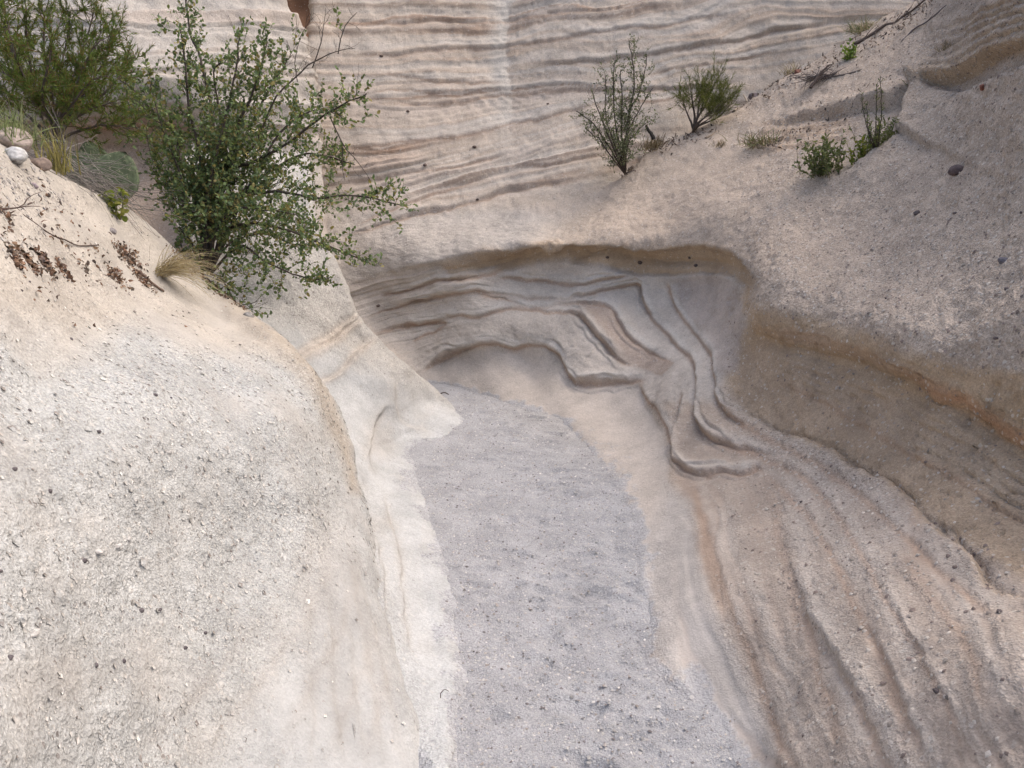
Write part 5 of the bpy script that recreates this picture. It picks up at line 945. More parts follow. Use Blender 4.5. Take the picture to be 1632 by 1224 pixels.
for off, st in ((-22, 0.35), (-48, 0.45), (-80, 0.3), (-118, 0.4), (-165, 0.3)):
    k = [(q[0] + off * (0.35 + 0.65 * (q[1] - 770) / 450.0), q[1] + 0.15 * off) for q in CRE]
    D0.col = np.ascontiguousarray(D0.col)
    band(D0, Ud, Vd, k, np.array((0.39, 0.365, 0.335)), 7 + abs(off) * 0.06, st, 0.3)
    ledge(D0, Ud, Vd, k, 0.004, 14, 12, 0.3, 4.0, 0.9)
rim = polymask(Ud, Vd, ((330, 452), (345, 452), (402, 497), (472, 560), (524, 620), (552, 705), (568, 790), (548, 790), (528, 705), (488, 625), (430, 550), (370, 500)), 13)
D0.col = mix(D0.col, np.array((0.40, 0.345, 0.28)), rim * 0.75)  # brownish rim; shade of its turning away put into the colour
D0.col = np.ascontiguousarray(D0.col)
for pts, amp, a, b in (
        (((300, 1224), (380, 1130), (440, 1060), (500, 960), (540, 850)), 0.012, 14, 10),
        (((420, 1224), (480, 1130), (530, 1030), (560, 930), (570, 860)), 0.014, 12, 9),
        (((520, 1224), (560, 1120), (590, 1020), (600, 960)), 0.014, 12, 9),
        (((585, 1240), (600, 1150), (612, 1070), (605, 1000)), 0.014, 9, 7),
        (((200, 1224), (300, 1120), (380, 1040), (430, 960)), 0.008, 20, 14)):
    ledge(D0, Ud, Vd, pts, -0.15 * amp, 1.6 * a, 1.6 * b, 0.3, 7.0, 0.8)
    band(D0, Ud, Vd, pts, np.array((0.41, 0.375, 0.34)), 11, 0.25, 0.3)
ledge(D0, Ud, Vd, ((330, 470), (400, 520), (460, 575), (505, 640)), -0.03, 20, 28, 0.2, 5)
D0.disp += 0.028 * fbm(D0.base * 1.6, 4)
D0.move(D0.disp)
D0.normals()
D0.move((0.35 + 0.65 * D0.grit) * (0.007 * fbm(D0.base * 9.0, 3) + 0.0032 * fbm(D0.base * 40.0, 3, 0.65)))
D0.move(-0.007 * smooth(0.45, 0.95, fbm(D0.base * 30.0 + 4.0, 2)) * D0.grit)
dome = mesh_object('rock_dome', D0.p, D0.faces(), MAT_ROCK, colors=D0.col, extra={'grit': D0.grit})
tag(dome, 'big pale gritty rock dome filling the lower left', kind='structure')

# ------------------------------------------------------------------ pale block behind the dome, with its silt apron
M0 = Sheet((35,13,"""280 285 -2427 6384 1908 304 285 -2346 6424 1905 329 285 -2264 6467 1903 353 285 -2180 6509 1901 378 285 -2095 6552 1898 402 285 -2009 6597 1896 427 285 -1923 6646 1893 451 285 -1836 6701 1890
476 285 -1750 6764 1886 500 285 -1664 6840 1882 520 285 -1704 7040 1802 540 285 -1864 7340 1482 560 285 -2064 7540 682 280 315 -2227 5584 1688 304 315 -2146 5624 1685 329 315 -2064 5667 1683
353 315 -1980 5709 1681 378 315 -1895 5752 1678 402 315 -1809 5797 1676 427 315 -1723 5846 1673 451 315 -1636 5901 1670 476 315 -1550 5964 1666 500 315 -1464 6040 1662 520 315 -1504 6240 1582
540 315 -1664 6540 1262 560 315 -1864 6740 462 280 345 -2127 5184 1408 304 345 -2046 5224 1405 329 345 -1964 5267 1403 353 345 -1880 5309 1401 378 345 -1795 5352 1398 402 345 -1709 5397 1396
427 345 -1623 5446 1393 451 345 -1536 5501 1390 476 345 -1450 5564 1386 500 345 -1364 5640 1382 520 345 -1404 5840 1302 540 345 -1564 6140 982 560 345 -1764 6340 182 295 378 -2038 5080 1288
319 378 -1959 5119 1285 343 378 -1878 5155 1282 367 378 -1796 5191 1279 391 378 -1713 5227 1276 415 378 -1629 5267 1273 438 378 -1545 5311 1269 462 378 -1461 5361 1265 486 378 -1378 5421 1260
510 378 -1296 5495 1254 530 378 -1336 5695 1174 550 378 -1496 5995 854 570 378 -1696 6195 54 311 411 -1950 4978 1171 335 411 -1870 5011 1168 359 411 -1788 5043 1164 383 411 -1705 5076 1161
407 411 -1621 5111 1157 431 411 -1537 5149 1153 455 411 -1453 5190 1149 479 411 -1369 5239 1143 503 411 -1287 5302 1137 527 411 -1207 5386 1128 547 411 -1247 5586 1048 567 411 -1407 5886 728
587 411 -1607 6086 -72 326 443 -1857 4857 1061 350 443 -1778 4890 1056 374 443 -1697 4924 1052 398 443 -1617 4960 1047 422 443 -1535 4996 1042 446 443 -1451 5031 1038 471 443 -1368 5072 1032
495 443 -1286 5127 1025 519 443 -1207 5201 1015 543 443 -1132 5305 1002 563 443 -1172 5505 922 583 443 -1332 5805 602 603 443 -1532 6005 -198 342 476 -1760 4723 957 366 476 -1683 4757 951
390 476 -1605 4794 945 414 476 -1526 4833 939 438 476 -1445 4868 934 462 476 -1364 4910 927 487 476 -1286 4969 918 511 476 -1211 5048 905 535 476 -1139 5154 889 559 476 -1069 5292 867
579 476 -1109 5492 787 599 476 -1269 5792 467 619 476 -1469 5992 -333 357 509 -1663 4582 859 381 509 -1586 4614 853 406 509 -1508 4647 847 430 509 -1431 4683 841 454 509 -1356 4736 831
478 509 -1283 4805 818 503 509 -1213 4892 802 527 509 -1143 4999 783 551 509 -1075 5130 759 575 509 -1006 5285 730 595 509 -1046 5485 650 615 509 -1206 5785 330 635 509 -1406 5985 -470
373 542 -1569 4443 767 398 542 -1491 4478 760 423 542 -1413 4519 751 449 542 -1338 4577 739 474 542 -1266 4655 723 500 542 -1196 4749 703 525 542 -1125 4859 680 551 542 -1052 4982 654
576 542 -978 5125 624 602 542 -903 5293 589 622 542 -943 5493 509 642 542 -1103 5793 189 662 542 -1303 5993 -611 388 574 -1483 4320 677 416 574 -1403 4372 665 443 574 -1325 4435 650
471 574 -1249 4517 631 499 574 -1175 4619 606 527 574 -1098 4733 579 554 574 -1015 4838 554 582 574 -924 4926 534 610 574 -838 5066 500 638 574 -760 5311 442 658 574 -800 5511 362
678 574 -960 5811 42 698 574 -1160 6011 -758 403 607 -1406 4216 587 433 607 -1326 4289 568 463 607 -1246 4374 545 493 607 -1168 4483 517 523 607 -1090 4612 483 553 607 -1003 4733 451
584 607 -904 4816 429 614 607 -809 4951 393 644 607 -723 5198 328 674 607 -633 5513 245 694 607 -673 5713 165 714 607 -833 6013 -155 734 607 -1033 6213 -955 416 640 -1338 4116 500
449 640 -1258 4213 472 482 640 -1175 4323 440 514 640 -1091 4449 403 547 640 -1004 4592 361 580 640 -907 4727 322 613 640 -808 4886 276 645 640 -709 5112 210 678 640 -604 5392 128
711 640 -480 5629 59 731 640 -504 5785 -10 751 640 -616 6018 -279 771 640 -758 6174 -941 422 655 -1307 4066 463 455 655 -1227 4172 431 489 655 -1143 4284 397 522 655 -1055 4405 360
556 655 -966 4553 315 589 655 -873 4721 264 623 655 -776 4922 202 656 655 -670 5144 135 690 655 -552 5357 70 723 655 -417 5508 24 743 655 -415 5596 -28 763 655 -456 5730 -220
783 655 -511 5819 -676 428 670 -1273 4011 428 462 670 -1193 4122 393 496 670 -1106 4227 360 530 670 -1015 4344 323 565 670 -928 4510 270 599 670 -839 4724 202 633 670 -742 4951 130
667 670 -624 5119 77 701 670 -493 5250 35 735 670 -353 5358 1 755 670 -327 5380 -34 775 670 -296 5413 -150 795 670 -264 5435 -399 433 682 -1245 3960 403 465 682 -1169 4065 369
498 682 -1084 4153 340 530 682 -997 4253 308 563 682 -918 4418 254 595 682 -841 4642 180 627 682 -755 4881 102 660 682 -643 5021 56 692 682 -516 5084 36 725 682 -388 5190 1
745 682 -353 5190 -29 765 682 -298 5190 -119 785 682 -238 5190 -299 438 694 -1214 3901 382 467 694 -1145 3993 351 497 694 -1065 4061 329 527 694 -985 4137 303 556 694 -915 4285 253
586 694 -851 4499 180 616 694 -782 4745 97 645 694 -692 4925 37 675 694 -575 4955 26 704 694 -458 4997 12 724 694 -423 4997 -18 744 694 -368 4997 -108 764 694 -308 4997 -288
442 706 -1180 3831 366 468 706 -1119 3901 342 494 706 -1050 3949 325 519 706 -978 3999 308 545 706 -918 4107 270 571 706 -867 4284 208 596 706 -816 4504 132 622 706 -757 4730 53
647 706 -671 4825 20 673 706 -576 4883 0 693 706 -541 4883 -30 713 706 -486 4883 -120 733 706 -426 4883 -300 447 718 -1143 3750 355 470 718 -1086 3797 338 493 718 -1023 3829 327
516 718 -960 3865 314 538 718 -906 3949 284 561 718 -863 4101 229 584 718 -824 4300 158 607 718 -780 4513 81 630 718 -720 4674 24 652 718 -641 4740 0 672 718 -606 4740 -30
692 718 -551 4740 -120 712 718 -491 4740 -300 454 735 -1086 3617 349 476 735 -1026 3641 340 499 735 -963 3657 334 521 735 -904 3691 321 543 735 -858 3789 285 565 735 -826 3970 217
588 735 -793 4188 136 610 735 -751 4391 60 632 735 -686 4498 20 654 735 -610 4551 0 674 735 -575 4551 -30 694 735 -520 4551 -120 714 735 -460 4551 -300 464 760 -1000 3408 351
486 760 -939 3412 350 508 760 -880 3421 346 530 760 -827 3463 329 551 760 -796 3607 273 573 760 -776 3832 183 595 760 -745 4044 100 617 760 -697 4198 39 639 760 -627 4245 20
661 760 -557 4296 0 681 760 -522 4296 -30 701 760 -467 4296 -120 721 760 -407 4296 -300 481 803 -876 3106 352 503 803 -824 3126 343 524 803 -782 3185 318 546 803 -751 3306 265
568 803 -729 3486 187 589 803 -701 3675 105 611 803 -653 3781 58 633 803 -593 3841 33 654 803 -526 3861 24 676 803 -462 3916 0 696 803 -427 3916 -30 716 803 -372 3916 -120
736 803 -312 3916 -300 498 845 -781 2890 332 520 845 -734 2917 320 541 845 -694 2974 293 563 845 -660 3066 249 584 845 -627 3185 193 606 845 -590 3304 136 628 845 -545 3405 89
649 845 -494 3486 50 671 845 -437 3538 26 692 845 -378 3593 0 712 845 -343 3593 -30 732 845 -288 3593 -120 752 845 -228 3593 -300 515 888 -695 2695 317 536 888 -642 2678 326
557 888 -594 2681 325 579 888 -557 2737 296 600 888 -532 2866 230 621 888 -505 3018 152 642 888 -471 3156 81 663 888 -425 3244 36 684 888 -369 3268 23 705 888 -314 3314 0
725 888 -279 3314 -30 745 888 -224 3314 -120 765 888 -164 3314 -300 525 931 -647 2568 278 546 931 -595 2544 292 567 931 -548 2542 293 588 931 -512 2593 264 609 931 -483 2696 207
630 931 -454 2821 138 651 931 -419 2931 77 672 931 -374 3004 37 693 931 -322 3029 23 714 931 -271 3071 0 734 931 -236 3071 -30 754 931 -181 3071 -120 774 931 -121 3071 -300
532 973 -633 2549 184 553 973 -582 2530 194 574 973 -530 2503 211 595 973 -484 2505 210 616 973 -448 2562 176 637 973 -415 2657 119 658 973 -379 2748 65 679 973 -336 2809 29
700 973 -285 2821 21 721 973 -236 2857 0 741 973 -201 2857 -30 761 973 -146 2857 -120 781 973 -86 2857 -300 539 1016 -608 2483 118 560 1016 -555 2456 135 581 1016 -500 2411 163
602 1016 -453 2400 171 624 1016 -416 2452 138 645 1016 -382 2532 86 666 1016 -344 2599 44 687 1016 -299 2633 22 709 1016 -249 2633 22 730 1016 -203 2668 0 750 1016 -168 2668 -30
770 1016 -113 2668 -120 790 1016 -53 2668 -300 545 1059 -555 2301 135 567 1059 -510 2300 135 589 1059 -466 2301 135 610 1059 -425 2318 123 632 1059 -386 2353 100 654 1059 -346 2395 71
676 1059 -304 2432 46 697 1059 -260 2458 28 719 1059 -213 2465 23 741 1059 -168 2499 0 761 1059 -133 2499 -30 781 1059 -78 2499 -120 801 1059 -18 2499 -300 552 1101 -506 2130 158
573 1101 -471 2153 141 594 1101 -435 2177 124 615 1101 -398 2202 106 636 1101 -361 2230 85 657 1101 -323 2259 64 678 1101 -284 2286 45 699 1101 -243 2309 28 720 1101 -200 2315 23
741 1101 -158 2348 0 761 1101 -123 2348 -30 781 1101 -68 2348 -120 801 1101 -8 2348 -300 559 1144 -467 1998 164 578 1144 -440 2033 137 597 1144 -410 2064 113 616 1144 -380 2092 92
636 1144 -347 2116 73 655 1144 -313 2138 56 674 1144 -279 2158 41 693 1144 -243 2177 26 712 1144 -206 2182 23 731 1144 -170 2211 0 751 1144 -135 2211 -30 771 1144 -80 2211 -120
791 1144 -20 2211 -300 566 1187 -440 1916 139 584 1187 -416 1953 109 602 1187 -391 1987 82 620 1187 -363 2016 58 638 1187 -333 2039 39 656 1187 -302 2052 29 674 1187 -268 2056 25
692 1187 -235 2059 23 710 1187 -200 2059 23 728 1187 -169 2087 0 748 1187 -134 2087 -30 768 1187 -79 2087 -120 788 1187 -19 2087 -300 573 1229 -420 1859 99 590 1229 -397 1892 71
607 1229 -373 1923 44 624 1229 -348 1951 20 641 1229 -320 1972 2 658 1229 -290 1981 -6 675 1229 -257 1963 9 692 1229 -223 1944 26 709 1229 -193 1947 24 726 1229 -164 1974 0
746 1229 -129 1974 -30 766 1229 -74 1974 -120 786 1229 -14 1974 -300 580 1272 -398 1797 68 596 1272 -375 1822 45 613 1272 -351 1843 26 630 1272 -325 1859 11 646 1272 -297 1870 1
663 1272 -269 1873 -2 680 1272 -239 1873 -2 696 1272 -210 1875 -4 713 1272 -179 1855 14 730 1272 -151 1871 0 750 1272 -116 1871 -30 770 1272 -61 1871 -120 790 1272 -1 1871 -300
586 1315 -375 1723 50 603 1315 -351 1738 36 619 1315 -327 1750 25 635 1315 -301 1759 16 652 1315 -275 1767 9 668 1315 -249 1774 2 684 1315 -223 1784 -8 701 1315 -196 1795 -18
717 1315 -166 1769 7 733 1315 -139 1776 0 753 1315 -104 1776 -30 773 1315 -49 1776 -120 793 1315 11 1776 -300 593 1357 -351 1645 44 609 1357 -327 1651 38 625 1357 -302 1652 37
641 1357 -277 1652 37 657 1357 -252 1655 34 673 1357 -228 1666 23 689 1357 -205 1687 2 705 1357 -183 1715 -26 721 1357 -154 1691 -2 737 1357 -128 1689 0 757 1357 -93 1689 -30
777 1357 -38 1689 -120 797 1357 22 1689 -300 600 1400 -326 1560 50 616 1400 -302 1556 55 631 1400 -277 1547 64 647 1400 -252 1539 73 662 1400 -228 1534 78 678 1400 -206 1541 71
693 1400 -187 1573 37 709 1400 -170 1641 -35 724 1400 -144 1627 -21 740 1400 -118 1608 0 760 1400 -83 1608 -30 780 1400 -28 1608 -120 800 1400 32 1608 -300"""), 2.2, (300, 330), (780, 1260))
M0.disp = np.zeros(len(M0.u))
Um, Vm = chart_warp(M0, 6.0, 50.0)
topm = smooth(560, 500, M0.v - 0.5 * (M0.u - 480) + 6 * fbm(np.c_[M0.u / 40, M0.v / 40, np.zeros(len(M0.u))], 2))
M0.col = np.tile(SILT, (len(M0.u), 1))
M0.col = mix(M0.col, np.array((0.435, 0.42, 0.395)), topm)
nearr = smooth(70, 15, M0.u - np.interp(M0.v, (700, 770, 900, 1000, 1150, 1224, 1400), (520, 560, 574, 602, 645, 664, 730))) * smooth(740, 830, M0.v)
M0.col = mix(M0.col, SILT * 0.965, nearr)
M0.grit = 0.42 + 0.5 * topm + 0.3 * nearr
stk = np.clip(fbm(np.c_[M0.base[:, 0] * 9, M0.base[:, 1] * 2.5, M0.base[:, 2] * 9], 3), 0, 1)
M0.col = mix(M0.col, np.array((0.43, 0.41, 0.385)), stk * 0.55 * (1 - topm))
M0.col = np.ascontiguousarray(M0.col)
for pts, amp in ((((440, 590), (500, 560), (560, 525), (590, 500)), 0.02), (((450, 575), (510, 545), (560, 508), (580, 490)), 0.014), (((480, 625), (540, 590), (590, 548), (610, 535)), 0.02)):
    ledge(M0, Um, Vm, pts, amp, 9, 7, 0.2, 1.6)
    band(M0, Um, Vm, pts, TAN, 7, 0.5, 0.2)
for pts, amp in ((((620, 640), (600, 665), (590, 700), (600, 760)), 0.02), (((640, 600), (625, 640), (640, 680), (690, 690)), 0.012), (((575, 780), (600, 860), (615, 960), (625, 1100)), 0.012), (((600, 770), (630, 850), (640, 950), (660, 1060)), 0.010)):
    ledge(M0, Um, Vm, pts, 1.5 * amp, 12, 9, 0.25, 2.5)
    band(M0, Um, Vm, pts, np.array((0.40, 0.375, 0.345)), 7, 0.5, 0.2)
M0.disp += 0.02 * fbm(M0.base * 2.5, 3) * (0.3 + 0.7 * topm)
M0.move(M0.disp)
M0.normals()
M0.move((0.25 + 0.75 * topm) * (0.010 * fbm(M0.base * 8.0, 3) + 0.004 * fbm(M0.base * 30.0, 3)))
dust = smooth(0.016, 0.007, M0.p[:, 2] - 0.020 * fbm(M0.base * 9.0, 5, 0.65)) 
M0.col = mix(M0.col, GRAVEL * 1.08, dust * 0.9)
M0.grit = np.clip(M0.grit + 0.6 * dust, 0, 1)
mid = mesh_object('rock_outcrop', M0.p, M0.faces(), MAT_ROCK, colors=M0.col, extra={'grit': M0.grit})
tag(mid, 'pale outcrop with a smooth white silt apron at the floor', kind='structure')

